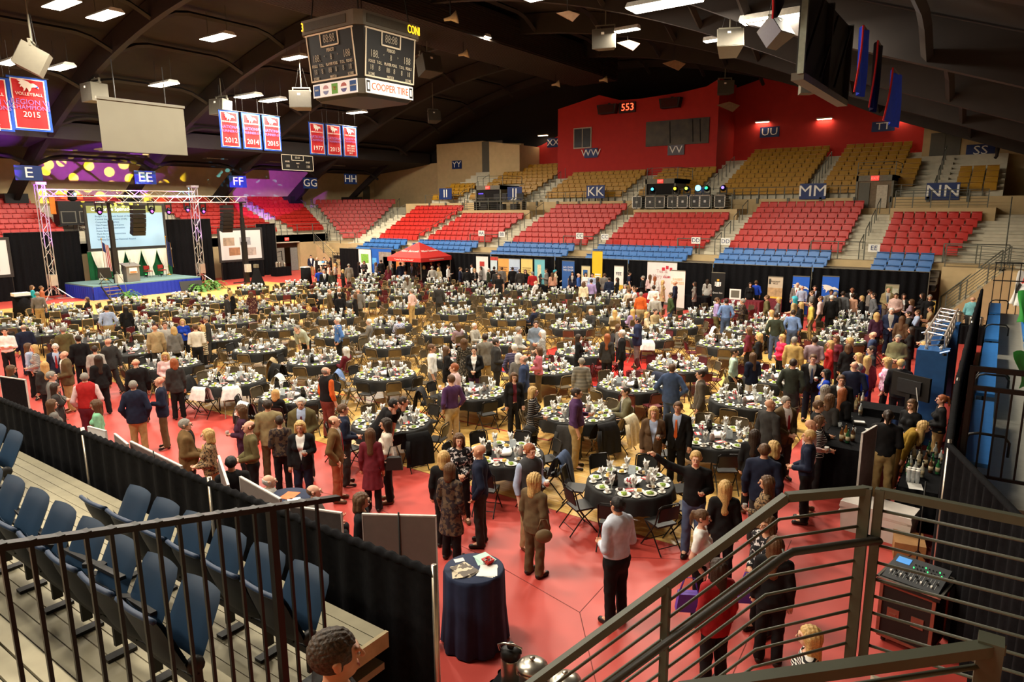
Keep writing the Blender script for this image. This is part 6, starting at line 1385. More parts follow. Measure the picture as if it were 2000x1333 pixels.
# ---- skeleton of each pose, a 1.77 m body facing -Y
def skeleton(pose, fem, big):
    J = {}; sh = .165 if fem else .19; hp = .085
    arm = {'s': (('dn',), ('dn',)), 'h': (('hold',), ('dn',)), 'b': (('front',), ('front',)), 'f': (('fold',), ('fold',)), 'p': (('pock',), ('pock',)), 'a': (('hip',), ('hip',)), 'w': (('dnf',), ('dnb',)), 't': (('tab',), ('tab',)), 'l': (('reach',), ('reach',)), 'o': (('point',), ('hold',))}[pose]
    T = {'dn': ((.25, .03, 1.13), (.255, -.05, .88)), 'dnf': ((.25, -.04, 1.14), (.24, -.2, .92)), 'dnb': ((.25, .1, 1.14), (.25, .1, .88)), 'hold': ((.24, .05, 1.14), (.13, -.21, 1.17)), 'front': ((.245, .04, 1.13), (.06, -.22, 1.05)), 'fold': ((.24, -.03, 1.13), (-.07, -.2, 1.17)), 'pock': ((.29, .08, 1.14), (.215, -.05, .92)), 'hip': ((.37, .07, 1.16), (.2, -.03, 1.0)), 'tab': ((.24, -.1, 1.14), (.12, -.33, 1.15)), 'reach': ((.23, -.12, 1.12), (.2, -.24, .88)), 'point': ((.42, -.05, 1.52), (.62, -.12, 1.68))}
    for s, nm, a in ((1, 'L', arm[0][0]), (-1, 'R', arm[1][0])):
        if pose == 'o': a = 'point' if s == -1 else 'hold'
        e, w_ = T[a]; k = sh/.19
        J['sh'+nm] = (s*sh, .01, 1.425); J['el'+nm] = (s*e[0]*k, e[1], e[2]); J['wr'+nm] = (s*w_[0]*k, w_[1]*(1.15 if big else 1), w_[2])
        d = Vector(J['wr'+nm])-Vector(J['el'+nm]); d.normalize(); J['ha'+nm] = tuple(Vector(J['wr'+nm])+d*.07)
        J['hp'+nm] = (s*hp, .0, .93); J['kn'+nm] = (s*.1, -.01, .5); J['an'+nm] = (s*.11, .02, .085); J['to'+nm] = (s*.135, -.14, .035)
    if pose == 'w':
        J['knL'] = (.1, -.14, .52); J['anL'] = (.1, -.2, .09); J['toL'] = (.11, -.36, .06); J['knR'] = (-.1, .06, .5); J['anR'] = (-.1, .26, .13); J['toR'] = (-.11, .13, .035)
    J['neck'] = (0, .015, 1.46); J['head'] = (0, -.012, 1.65)
    if pose == 't':
        for k in list(J):
            if k[:2] not in ('kn', 'an', 'to'): J[k] = (J[k][0], J[k][1]+.06, J[k][2]-.44)
        for s, nm in ((1, 'L'), (-1, 'R')): J['kn'+nm] = (s*.12, -.36, .5); J['an'+nm] = (s*.12, -.33, .085); J['to'+nm] = (s*.13, -.49, .035); J['hp'+nm] = (s*.085, .05, .5)
    J['bend'] = D2(38) if pose == 'l' else 0
    return J
def bender(J):
    c, s = math.cos(J['bend']), math.sin(J['bend'])
    return lambda p: (p[0], p[1]*c-(p[2]-.95)*s, .95+p[1]*s+(p[2]-.95)*c) if J['bend'] else p
BODY = {}
def finger_mb(w, h, s, r=.0085):
    w, h = Vector(w), Vector(h); d = (h-w).normalized(); side = d.cross(Vector((0, 0, 1)));
    if side.length < .3: side = Vector((0, 1, 0))
    side.normalize(); cu = d.cross(side).normalized()*(-1 if s > 0 else 1); q = MB(); tip = h+d*.022
    for i, ln in enumerate((.062, .072, .068, .052)):
        b0 = h+d*.005+side*(-.027+.018*i); q.tube([b0, b0+d*ln*.5+cu*.008, b0+d*ln*.82+cu*.028, b0+d*ln*.9+cu*.05], [r, r*.95, r*.85, r*.6], 6)
    b0 = w+d*.025-side*.03; q.tube([b0, b0+d*.035-side*.02+cu*.01, b0+d*.065-side*.018+cu*.026], [r*1.15, r, r*.7], 6); return q
def body(pose, fem, big, near):
    key = (pose, fem, big, near)
    if key in BODY: return BODY[key]
    J = skeleton(pose, fem, big); st = .0125 if near else .019; B = bender(J); dz = -.44 if pose == 't' else 0; dy = .06 if pose == 't' else 0
    lo, hi = (-.5, -.62, -.02), (.5, .48, 1.62+dz+.02)
    if pose == 'o': lo = (-.85, -.5, -.02); hi = (.5, .4, 1.86)
    if pose == 'l': lo = (-.5, -1.0, -.02); hi = (.5, .45, 1.6)
    G = Field(lo, hi, st); o = lambda p: B((p[0], p[1]+dy, p[2]+dz)); bw = 1.18 if big else 1
    tors = [((0, 0, 1.12), (0, .005, 1.36), (.128 if fem else .142)*bw, (.142 if fem else .168)*bw, .68), ((-.12 if fem else -.14, .012, 1.425), (.12 if fem else .14, .012, 1.425), .056, .056, 1), ((0, -.012*bw*bw, 1.02), (0, -.012, 1.08), .148*bw*(.93 if fem else 1), .138*bw, .74 if not big else .86), ((0, .005, .93), (0, .005, .98), .168*(1.03 if fem else .97)*bw, .155*bw, .72)]
    if fem: tors += [((.075, -.075, 1.27), (.075, -.08, 1.27), .062, .062, 1), ((-.075, -.075, 1.27), (-.075, -.08, 1.27), .062, .062, 1)]
    def torso(F, off=0, k=.04):
        for a, b, ra, rb, ys in tors: G.limb(F, o(a), o(b), ra, rb, ys, k, off)
        return F
    def arms(F, off=0, cut=1.0, upper=False, k=.025):
        for nm in 'LR':
            s, e, w_ = [B(J[q+nm]) if pose == 'l' else J[q+nm] for q in ('sh', 'el', 'wr')]
            G.limb(F, s, e if not upper else tuple(np.array(s)+.62*(np.array(e)-np.array(s))), .054, .044, 1, k, off)
            if not upper: G.limb(F, e, tuple(np.array(e)+cut*(np.array(w_)-np.array(e))), .043, .032, 1, k, off)
        return F
    def legs(F, off=0, tr=False):
        for nm in 'LR':
            h, k_, a = J['hp'+nm], J['kn'+nm], J['an'+nm]
            if tr: G.limb(F, h, k_, .09*bw, .072, 1, .03, off); G.limb(F, k_, a, .07, .066, 1, .02, off)
            else: G.limb(F, h, k_, .082*bw, .058, 1, .03, off); G.limb(F, k_, a, .056, .038, 1, .02, off)
        return F
    D = dict(J=J, G=G, o=o, B=B, dz=dz, dy=dy, bw=bw, torso=torso, arms=arms, legs=legs, st=st, garm={}, near=near, fem=fem, big=big, pose=pose)
    F = torso(G.full()); arms(F); legs(F)
    nk = o((0, .012, 1.44)); hd = o(tuple((0, -.0, 1.57))); G.limb(F, nk, hd, .056 if not fem else .046, .05 if not fem else .044, 1, .04)
    ex = MB()
    for nm in 'LR':
        w_, h = (B(J['wr'+nm]), B(J['ha'+nm])) if pose == 'l' else (J['wr'+nm], J['ha'+nm]); G.limb(F, w_, h, .029, .036, 1, .02); G.limb(F, J['an'+nm], J['to'+nm], .042, .034, 1, .02)
        G.limb(F, (J['an'+nm][0], J['an'+nm][1]+.04, .045), J['an'+nm], .04, .04, 1, .02)
        ex.join(finger_mb(w_, h, 1 if nm == 'L' else -1, .0095))
    P, Q = G.mesh(F); D['raw'] = (P, Q, ex); D['headpos'] = B((0, J['head'][1]+0, J['head'][2])) if pose == 'l' else J['head']
    cz = P[Q].mean(1)[:, 2]; D['shoe_mi'] = (cz < .075).astype(int)
    BODY[key] = D; return D
def head_mesh(fem, near):
    st = .0085 if near else .013; G = Field((-.13, -.16, -.2), (.13, .15, .17), st); F = G.full()
    G.limb(F, (0, .012, .02), (0, .03, .03), .079, .08, 1.12, .02); G.limb(F, (0, -.028, -.045), (0, -.036, -.06), .058 if not fem else .053, .05 if not fem else .045, 1.05, .035)
    G.limb(F, (0, -.093, .012), (0, -.112, -.02), .009, .0145, 1, .012); G.limb(F, (-.03, -.088, .028), (.03, -.088, .028), .012, .012, 1, .015); G.limb(F, (-.018, -.088, -.058), (.018, -.088, -.058), .009, .009, 1, .01)
    for s in (-1, 1): G.limb(F, (s*.082, .012, -.015), (s*.087, .018, .02), .012, .016, 1.4, .008)
    for s in (-1, 1): F = np.maximum(F, -(np.sqrt((G.X-s*.031)**2+(G.Y+.1)**2+(G.Z-.008)**2)-.013))
    G.limb(F, (0, .015, -.08), (0, .025, -.19), .05 if not fem else .042, .056 if not fem else .046, 1, .03)
    P, Q = G.mesh(F); c = P[Q].mean(1); mi = ((np.abs(c[:, 0]) < .024) & (np.abs(c[:, 2]+.057) < .0095) & (c[:, 1] < -.075)).astype(int)*2
    return P, Q, mi
HEADS = {(f, n): head_mesh(f, n) for f in (0, 1) for n in (0, 1)}
def hair_mesh(style, near):
    st = .011 if near else .017; low = {'L': -.42, 'O': -.2, 'C': -.26}.get(style, -.16); G = Field((-.2, -.17, low-.03), (.2, .24, .22), st); F = G.full(); X, Y, Z = G.X, G.Y, G.Z
    gr = .0017*np.sin(X*150+Y*60)+.0015*np.sin(Y*140-X*50+Z*14)
    sh = lambda g, dz_=0.0: np.sqrt((X/(.083+g))**2+((Y-.02)/(.1+g))**2+((Z-.03-dz_)/(.093+g))**2)*(.09+g)-(.09+g)
    face = lambda z0, y0: np.maximum(np.maximum(Z-z0, Y-y0), np.abs(X)-.5)
    if style in 'S':
        F = sh(.009)+gr; F = np.maximum(F, -face(.062, -.055)); F = np.maximum(F, -face(.0, -.012)); F = np.maximum(F, -(Z+.075))
    elif style == 'B':
        F = sh(.006)+gr*.6; F = np.maximum(F, Z-.045-.3*(Y-.05)); F = np.maximum(F, -face(.3, -.02)); F = np.maximum(F, -(Z+.07))
    elif style == 'P':
        F = sh(.01)+gr; F = np.maximum(F, -face(.06, -.05)); F = np.maximum(F, -face(0, .0)); F = np.maximum(F, -(Z+.08)); G.limb(F, (0, .13, .06), (0, .15, -.02), .04, .035, 1, .02); G.limb(F, (0, .15, 0), (0, .16, -.12), .034, .02, 1, .02)
    else:
        F = sh(.016 if style != 'C' else .03)+gr*(1.3 if style != 'C' else 3); zl = {'L': -.36, 'O': -.13, 'C': -.2}[style]
        for s in (-1, 1): G.limb(F, (s*.07, .02, .02), (s*(.085 if style != 'L' else .08), .03, zl*.85), .04 if style != 'C' else .055, .035, 1, .03)
        G.limb(F, (0, .06, 0), (0, .085, zl), .085, .075, .75, .03); F = F+gr
        F = np.maximum(F, -face(.058, -.05)); F = np.maximum(F, -np.maximum(face(.05, -.02), np.abs(X)-.062))
    P, Q = G.mesh(F); return P, Q
HAIRS = {}
def hair_me(style, near):
    if (style, near) not in HAIRS: HAIRS[(style, near)] = np_mesh('hair', *hair_mesh(style, near))
    return HAIRS[(style, near)]
BODYME = {}
def body_me(D, key):
    if key in BODYME: return BODYME[key]
    P, Q, ex = D['raw']; hp = np.array(D['headpos']); hP, hQ, hmi = HEADS[(int(D['fem']), int(D['near']))]; hP = hP+hp; n = len(P)
    BODYME[key] = np_mesh('body', np.concatenate([P, hP]), np.concatenate([Q, hQ+n]), 3, np.concatenate([D['shoe_mi'], hmi]), ex); return BODYME[key]
def garment(D, g):
    if g in D['garm']: return D['garm'][g]
    G, o, dz, dy, bw = D['G'], D['o'], D['dz'], D['dy'], D['bw']; X, Y, Z = G.X, G.Y-dy, G.Z-dz
    if D['J']['bend']:
        c, s = math.cos(D['J']['bend']), math.sin(D['J']['bend']); Y, Z = G.Y*c+(G.Z-.95)*s, .95-G.Y*s+(G.Z-.95)*c
    w_ = .0018*np.sin(Z*31+X*34+2*np.sin(Y*19))+.0018*np.sin(X*47-Z*23+Y*40)
    neck = np.sqrt(X**2+(Y-.0)**2)-.064
    def cutneck(F): return np.maximum(F, -np.maximum(neck, 1.43-Z))
    if g in ('shirt', 'sweater', 'polo', 'tee', 'vest', 'inner'):
        off = {'shirt': .014, 'sweater': .02, 'polo': .014, 'tee': .014, 'vest': .026, 'inner': .012}[g]; F = D['torso'](G.full(), off)
        if g not in ('vest', 'inner'): D['arms'](F, off*.9, .95, g in ('polo', 'tee'))
        hem = {'shirt': .985, 'polo': .93, 'tee': .82, 'sweater': .9, 'vest': .95, 'inner': .99}[g]; F = np.maximum(F+w_, hem-Z); F = cutneck(F)
    elif g in ('jacket', 'coat', 'cardigan', 'backjacket'):
        F = D['torso'](G.full(), .027); D['arms'](F, .02, .93); lo = .80 if g != 'coat' else .62
        if D['pose'] == 't': lo = .92
        G.limb(F, o((0, .0, 1.05)), o((0, .005, lo-.02)), .158*bw, (.185 if lo > .7 else .2)*bw, .74, .04, .0); F = np.maximum(F+w_*1.4, lo-Z); F = cutneck(F)
        if g == 'jacket': F = np.maximum(F, -np.maximum(np.abs(X)-np.clip((Z-1.0)*.2, 0, .085)-np.where(Z < .95, (.95-Z)*.25, 0), Y+.02))
        if g == 'coat': F = np.maximum(F, -np.maximum(np.abs(X)-.045-np.where(Z < 1.1, (1.1-Z)*.06, 0), Y+.02))
    elif g in ('dress',):
        F = D['torso'](G.full(), .016); D['arms'](F, .014, .9); G.limb(F, o((0, 0, 1.02)), o((0, .0, .5)), .15, .235, .8, .04); F = np.maximum(F+w_+.006*np.sin(np.arctan2(X, Y)*9)*np.clip(1-Z, 0, .4)*2.5, .52-Z); F = cutneck(F)
    elif g == 'skirt':
        F = G.full(); G.limb(F, o((0, 0, 1.0)), o((0, 0, .48)), .165, .19, .74, .03); F = np.maximum(np.maximum(F+w_, .5-Z), Z-1.03)
    elif g == 'trousers':
        F = D['legs'](G.full(), .006, True); a, b, ra, rb, ys = D['torso'].__closure__ and ((0, .005, .93), (0, .005, .98), .168*bw, .155*bw, .74); G.limb(F, o(a), o(b), ra, rb, ys, .04, .008); F = np.maximum(F+w_*1.6, .055-G.Z); F = np.maximum(F, Z-1.0)
    P, Q = G.mesh(F); me = np_mesh(g, P, Q); D['garm'][g] = me; return me
SHOE = {}
def shoe_me(D, nm):
    k = (D['pose'], nm)
    if k not in SHOE:
        J = D['J']; a, t = J['an'+nm], J['to'+nm]; G = Field((min(a[0], t[0])-.09, min(a[1], t[1])-.1, -.02), (max(a[0], t[0])+.09, max(a[1], t[1])+.12, .2), .012); F = G.full()
        G.limb(F, (a[0], a[1]+.035, .05), t, .048, .042, 1, .03); G.limb(F, (a[0], a[1], .06), (a[0], a[1], .09), .05, .046, 1, .02); F = np.maximum(F, -(G.Z-.002)); F = np.maximum(F, G.Z-.1); SHOE[k] = np_mesh('shoe', *G.mesh(F))
    return SHOE[k]
eye_q = MB()
for s in (-1, 1): eye_q.ball((s*.031, -.089, .008), (.0125, .008, .008), 8, 5, 0); eye_q.ball((s*.031, -.0955, .008), (.0055, .003, .0058), 6, 4, 1)
eye_me = eye_q.mesh('eyes', [mat('eye_white', (214, 206, 198), .4, var=0), mat('eye_iris', (40, 30, 24), .3, var=0)])
brow_q = MB()
for s in (-1, 1): brow_q.tube([(s*.015, -.099, .026), (s*.03, -.1, .031), (s*.046, -.091, .026)], .0035, 4)
gl_q = MB()
for s in (-1, 1): gl_q.tube([(s*.031+.021*math.cos(a*.785), -.108, .006+.017*math.sin(a*.785)) for a in range(8)], .0022, 4, closed=True).tube([(s*.052, -.106, .01), (s*.084, -.03, .012), (s*.086, .02, .005)], .002, 4)
gl_me = gl_q.mesh('glasses', BLACKM)
SKIN = [mat('skin_fair', (226, 176, 146), .55, var=.04), mat('skin_tan', (206, 152, 120), .55, var=.04), mat('skin_rosy', (220, 164, 138), .55, var=.04), mat('skin_brown', (140, 92, 66), .55, var=.04)]
LIP = mat('lip', (178, 100, 92), .5, var=0); HC = dict(k=(26, 22, 20), d=(50, 36, 26), n=(92, 64, 40), y=(196, 160, 100), g=(140, 134, 124), w=(214, 210, 202), r=(150, 82, 44), t=(60, 170, 190))
HM = {k: mat('hair_'+k, v, .55, var=.25, scale=60, bump=.3) for k, v in HC.items()}; HN = dict(k='black', d='dark', n='brown', y='blonde', g='grey', w='white', r='auburn', t='turquoise')
SHOEM = mat('dark_shoe_leather', (34, 28, 24), .4); SHOEB = mat('brown_shoe_leather', (92, 58, 34), .4)
def cloth_mat(c):
    if c in PATT: a, b, k, sc, th = PATT[c]; return stripe_mat('cloth_'+c, a, b, 'Z', sc, .85, k, th)
    return mat('cloth_'+c, PAL[c], .85, var=.12, scale=14, bump=.15, spec=.2)
def slot(o, i, m_): o.material_slots[i].link = 'OBJECT'; o.material_slots[i].material = m_
TN = dict(sh='shirt', sw='sweater', jk='jacket', ct='open cardigan', dr='dress', ve='vest', ts='T-shirt', po='polo shirt')
def cn(c): return CNAME.get(c, c)
GENERIC_POSE = dict(h='holding a drink', f='with folded arms', p='hands in pockets', a='hands on hips', w='walking', t='seated', l='leaning over a table', o='pointing with a raised arm', b='hands together', s='standing')
def zone(p):
    x, y = p['x'], p['y']
    if y > 32.4 and x < -37.5: return 'by the entrance doors'
    if y > 32.4: return 'by the booths'
    if x < -38: return 'near the stage'
    if x > -3.6: return 'near the bar' if y < 21 else 'at the far right'
    if y < 9.3: return 'on the red carpet'
    return 'among the tables'
n_id = 0
for p in sorted(FOLK, key=lambda p: p['d']):
    near = p['d'] < 15.5; fem = p['sex'] == 'w'; big = p['sex'] == 'M'; pose = p['pose']; D = body(pose, fem, big, near); sc = p['h']/1.77; rnd = random.Random(int(p['px']*7+p['py']))
    sx = rnd.uniform(.96, 1.06); mir = 1
    z0 = 0.0 if p['y'] < 10.2 or p['y'] > 32.6 or p['x'] > -3.5 else .006
    g = thing('person', 'x', 'person', (p['x'], p['y'], z0), p['rz'], 'people at the banquet'); g.scale = (sc*sx, sc*sx, sc)
    o = link('body', body_me(D, (pose, fem, big, near)), g); sk = SKIN[rnd.choice((0, 0, 0, 1, 1, 2, 2))] if p['px'] not in (1565, 1624, 1665) else SKIN[3]; slot(o, 0, sk); shm = SHOEB if rnd.random() < .3 else SHOEM; slot(o, 1, shm); slot(o, 2, LIP)
    ty, col = p['top'].split(':'); col2 = None
    if '+' in col: col, col2 = col.split('+')
    front = p['face'][0] == 'f' or p['face'] in 'lr'
    def wear(gn, nm, c): w_ = link(nm, garment(D, gn), g); slot(w_, 0, cloth_mat(c)); return w_
    bot = p['bot']
    if bot.startswith('sk:'): wear('skirt', 'skirt', bot[3:])
    elif ty != 'dr' or True: wear('trousers', 'trousers', bot)
    if ty == 'sh': wear('shirt', 'shirt', col)
    elif ty == 'sw': wear('sweater', 'sweater', col)
    elif ty == 'po': wear('polo', 'polo_shirt', col)
    elif ty == 'ts': wear('tee', 'tee_shirt', col)
    elif ty == 'dr': wear('dress', 'dress', col)
    elif ty == 've': wear('shirt', 'shirt', col2); wear('vest', 'vest', col)
    elif ty == 'jk':
        if front: wear('inner', 'shirt', rnd.choice(('white', 'ltblue', 'white', 'ltgrey')) if p['px'] != 360 else 'black'); wear('jacket', 'jacket', col)
        else: wear('backjacket', 'jacket', col)
        if front and not fem and (near or rnd.random() < .6) and pose != 'l' and p['px'] != 360:
            tie = MB().prism([(-.022, 1.44), (.022, 1.44), (.016, 1.40), (.036, 1.08), (0, 1.03), (-.036, 1.08), (-.016, 1.40)], -.145 if big else -.128, -.139 if big else -.122, 'XZ')
            tie.v = [(a, b2-(.06 if 1.2 < c < 1.45 else .0)*0+D['dy']-(.018 if c < 1.3 else -.03 if c > 1.42 else 0), c+D['dz']) for a, b2, c in tie.v]; part('tie', tie, cloth_mat('orange' if p['px'] in (1325, 1742) else rnd.choice(('maroon', 'navy', 'red2', 'steel'))), g)
    elif ty == 'ct': 
        if front: wear('inner', 'top', {1004: 'maroon', 470: 'offwhite', 872: 'white', 1041: 'black'}.get(int(p['px']), rnd.choice(('black', 'cream', 'grey', 'white')))); wear('coat', 'cardigan', col)
        else: wear('backjacket', 'cardigan', col)
    hs, hc = p['hair'][0], p['hair'][-1]; hp = Vector(D['headpos'])
    if hs != 'X': h_ = link('hair', hair_me(hs if hs != 'C' or len(p['hair']) > 1 else 'C', near), g, hp); slot(h_, 0, HM.get(hc, HM['n']))
    if front and p['d'] < 30:
        link('eyes', eye_me, g, hp); b_ = link('eyebrows', brow_q.mesh('eyebrows', HM.get(hc, HM['n'])) if ('brow', hc) not in BODYME else BODYME[('brow', hc)], g, hp); BODYME[('brow', hc)] = b_.data
        if rnd.random() < .3 or p['px'] in (310, 107, 705, 1246): link('glasses', gl_me, g, hp)
    if near and p['d'] < 13:
        for nm in 'LR': s_ = link('shoe', shoe_me(D, nm), g); slot(s_, 0, shm)
    who = 'woman' if fem else 'man'; hd = {'X': 'bald'}.get(hs, ('balding' if hs == 'B' else HN.get(hc, 'brown')+' haired'))
    tp = (cn(col)+' vest over '+cn(col2)+' shirt') if ty == 've' else cn(col)+' '+TN[ty]
    p['lab'] = '%s %s in %s' % (hd, who, tp); p['short'] = '%s %s' % (hd, who) if False else '%s in %s' % (who, tp); p['obj'] = g
# labels: look first, then pose and place, then the neighbour one can find
def dupes(): 
    c = {}
    for p in FOLK: c.setdefault(p['obj']['label'].lower(), []).append(p)
    return [v for v in c.values() if len(v) > 1]
for p in FOLK: p['obj']['label'] = p['lab']+', '+GENERIC_POSE[p['pose']]
for v in dupes():
    for p in v: p['obj']['label'] = p['lab']+', '+GENERIC_POSE[p['pose']]+' '+zone(p)
FACEW = {'f': 'facing us', 'b': 'seen from behind', 'l': 'turned left', 'r': 'turned right'}
for v in dupes():
    for p in v: p['obj']['label'] = p['lab']+', '+FACEW[p['face'][0]]+', '+zone(p)
for v in dupes():
    for p in v:
        q = min((q for q in FOLK if q is not p and q['lab'] != p['lab']), key=lambda q: math.hypot(q['px']-p['px'], q['py']-p['py'])); rel = 'right of' if q['px'] < p['px'] else 'left of'
        p['obj']['label'] = p['lab']+', '+rel+' the '+q['short']
for v in dupes():
    v.sort(key=lambda p: p['px'])
    for i, p in enumerate(v): p['obj']['label'] = p['lab']+', '+zone(p)+', %s from the left of these' % ORD[i+1]
# ================================================================== NEAR END: curtain, bleacher, boards, rails
UPS_X = [-16.5, -10.65, -7.35, -3.8]
for i in range(3):
    x0, x1 = UPS_X[i], UPS_X[i+1]; L = x1-x0
    g = thing('pipe_and_drape', 'black velour curtain along the near bleacher, %s section' % ('left', 'middle', 'right')[i], 'drape', (x0, 4.1, 0)); part('cloth', drape((.02, 0), (L-.03, 0), .02, 2.42, int(L*3), DRAPE, .026), DRAPE, g)
    part('top_hem', MB().grid(lambda u, v: Vector((u*L, .045*math.cos(v*6.283), 2.42+.04*math.sin(v*6.283)+.012*math.sin(u*L*40))), int(L*26), 6), DRAPE, g); part('upright', MB().tube([(L, .0, 0), (L, .0, 2.5)], .028, 8), STEEL, g); part('base_plate', MB().box(L-.2, -.2, 0, L+.2, .2, .015), BLACKM, g)
ALP = mat('grooved_aluminium_deck', (168, 160, 134), .5, metal=.2, var=.08, scale=5); WOODE = mat('pale_end_board', (196, 178, 140), .6)
NB = struct('floor_bleacher_near', MB().box(-20, -.4, .6, -4.5, 3.85, 1.2), BLACKM)
plank = MB().box(0, 0, 0, 15.7, .132, .03).mesh('plank', ALP)
for (y0, y1, z) in ((2.55, 3.95, 1.75), (1.7, 2.55, 2.03), (.8, 1.7, 2.31), (-.3, .8, 2.6)):
    n = int(round((y1-y0)/.145))
    for k in range(n): link('plank', plank, NB, (-20, y0+k*(y1-y0)/n, z-.03))
    part('riser', MB().box(-20, y0-.03, z-.04, -4.32, y0, z+.24), BLACKM, NB); part('end_board', MB().box(-4.3, y0, z-.16, -4.26, y1, z), WOODE, NB); part('deck_frame', MB().box(-20, y0, z-.15, -4.3, y1-.02, z-.05), BLACKM, NB)
part('lower_deck', MB().box(-6, 2.9, 1.38, -4.28, 3.9, 1.45), ALP, NB)
NBF = mat('near_seat_blue', (14, 44, 68), .55, var=.06, scale=6); NBB = mat('near_seat_back_shell', (24, 27, 33), .6, var=.06, scale=6); NBT = mat('near_seat_top_edge', (40, 58, 84), .5)
def pillow(w_, h, t, bow):
    q = MB(); f = lambda u, v, s: Vector(((u-.5)*w_*(1-.10*abs(2*v-1)**9-.05*v), s*t/2*(1-abs(2*u-1)**5)*(1-abs(2*v-1)**6)-bow*(1-(2*u-1)**2), h*v+.02*(1-(2*u-1)**2)*v))
    return q.grid(lambda u, v: f(u, v, 1), 10, 8).grid(lambda u, v: f(1-u, v, -1), 10, 8)
bk_f = pillow(.54, .5, .03, -.03).xf(Matrix.Translation((0, .03, .38)) @ Matrix.Rotation(D2(-20), 4, 'X')); bk_r = pillow(.56, .50, .05, -.03).xf(Matrix.Translation((0, .06, .37)) @ Matrix.Rotation(D2(-20), 4, 'X')); pn = pillow(.54, .50, .07, .02).xf(Matrix.Translation((0, -.03, .38)) @ Matrix.Rotation(D2(26), 4, 'X'))
edge = MB().tube([Vector((x, .075+.17+.03*math.cos(x*6), .855+.012*math.cos(x*6))) for x in [-.255+.051*i for i in range(11)]], .022, 6)
piv = MB().lathe([(.06, -.03), (.07, 0), (.06, .03)], 12).xf(Matrix.Translation((-.265, .01, .4)) @ Matrix.Rotation(D2(90), 4, 'Y')).box(-.285, -.03, .1, -.25, .05, .42).box(-.31, -.1, 0, -.22, .13, .03)
hng = MB().box(-.12, .0, .33, .12, .07, .40)
bm = {k: q.mesh(k, m_) for k, q, m_ in (('backrest', bk_f, NBF), ('back_shell', bk_r, NBB), ('seat_pan', pn, NBF), ('top_edge', edge, NBT), ('pivot_bracket', piv, BLACKM), ('hinge', hng, BLACKM))}
k = 0
for (xs, Y, z, rn) in (([-4.55-.585*i for i in range(6)], 3.12, 1.75, 'front row'), ([-10.9-.585*i for i in range(6)], 3.12, 1.75, 'front row beyond the gap'), ([-4.62-.585*i for i in range(8)], 2.2, 2.03, 'second row'), ([-6.3-.585*i for i in range(5)], 1.3, 2.31, 'third row')):
    for i, x in enumerate(xs):
        t = thing('bleacher_seat', 'large blue folded bleacher seat, %s, %s from the right' % (rn, ORD[i+1]), 'seat', (x, Y, z), math.pi, 'near bleacher seats')
        for nm, me in bm.items(): link(nm, me, t)
    part('seat_beam', MB().box(min(xs)-.3, Y-.06, z+.28, max(xs)+.3, Y+.0, z+.34), BLACKM, NB)
# dark folded rails lying over the second row
for i, (a, b_) in enumerate((((20, 985), (330, 1270)), ((0, 1000), (250, 1180)), ((60, 1040), (240, 1130)), ((130, 1090), (300, 1200)))):
    A, B_ = aty(a[0], a[1], 2.35), aty(b_[0], b_[1], 2.25); g = thing('folded_rail', 'black folded rail piece lying on the blue seats, %s of four' % ORD[i+1], 'rail', A); part('bar', MB().beam((0, 0, 0), B_-A, .05, .03), BLACKM, g); part('bracket', MB().cbox((B_-A)*.35, .16, .05, .05, .6).cbox((B_-A)*.75, .2, .06, .04, .6), BLACKM, g)
# sloping black guard rail at the bleacher end
GRB = mat('satin_black_rail', (15, 14, 13), .4, var=.1)
gr = thing('guard_rail', 'black vertical bar guard rail at lower left', 'railing', (-3.75, 1.0, 2.9)); zt = lambda Y: 4.035-.245*(Y-1.0)
part('top_rail', MB().beam((0, -1.0, zt(0)-2.9), (0, 2.05, zt(3.05)-2.9), .055, .035), GRB, gr); part('bottom_rail', MB().beam((0, -1.0, zt(0)-4.3), (0, 2.05, zt(3.05)-4.3), .04, .03), GRB, gr)
for i in range(24):
    Y = .05+.122*i; w_ = .05 if i == 20 else .02; part('post' if i == 20 else 'baluster', MB().box(-w_/2, Y-1-w_/2, zt(Y)-4.3-(.5 if i == 20 else 0), w_/2, Y-1+w_/2, zt(Y)-2.9), GRB, gr)
    part('clip', MB().box(-.03, Y-1-.02, zt(Y)-2.9+.014, .03, Y-1+.02, zt(Y)-2.9+.02), GRB, gr)
# man whose head shows at the bottom edge, on the vomitory steps
struct('floor_landing', MB().box(-2.6, 1.35, 0, -1.85, 2.1, 1.99), CONC)
D = body('s', False, False, True); mn = thing('person', 'dark curly haired man whose head shows at the bottom edge', 'person', (-2.23, 1.74, 1.99), D2(150), 'people at the banquet')
o = link('body', body_me(D, ('s', False, False, True)), mn); slot(o, 0, SKIN[1]); slot(o, 1, SKIN[1]); slot(o, 2, LIP)
for gn, nm, c in (('trousers', 'trousers', 'charcoal'), ('sweater', 'sweater', 'black')): w_ = link(nm, garment(D, gn), mn); slot(w_, 0, cloth_mat(c))
def fine_hair():
    G = Field((-.16, -.17, -.16), (.16, .2, .2), .005); X, Y, Z = G.X, G.Y, G.Z; gr_ = .6*(.003*np.sin(X*230+np.sin(Z*90)*2)+.003*np.sin(Y*210-Z*150)+.002*np.sin(Z*320+X*120))
    F = np.sqrt((X/.093)**2+((Y-.022)/.11)**2+((Z-.035)/.104)**2)*.1-.1+gr_*np.clip(.4+Z*5, .25, 1.2); F = np.maximum(F, -np.maximum(np.maximum(Z-.062, Y+.055), -9)); F = np.maximum(F, -np.maximum(Z-.0, Y+.012)); F = np.maximum(F, -(Z+.075)); return np_mesh('hair', *G.mesh(F))
h_ = link('hair', fine_hair(), mn, D['headpos']); slot(h_, 0, mat('hair_dark_flecked', (66, 54, 42), .6, var=.5, scale=70, bump=.4)); link('eyes', eye_me, mn, D['headpos'])
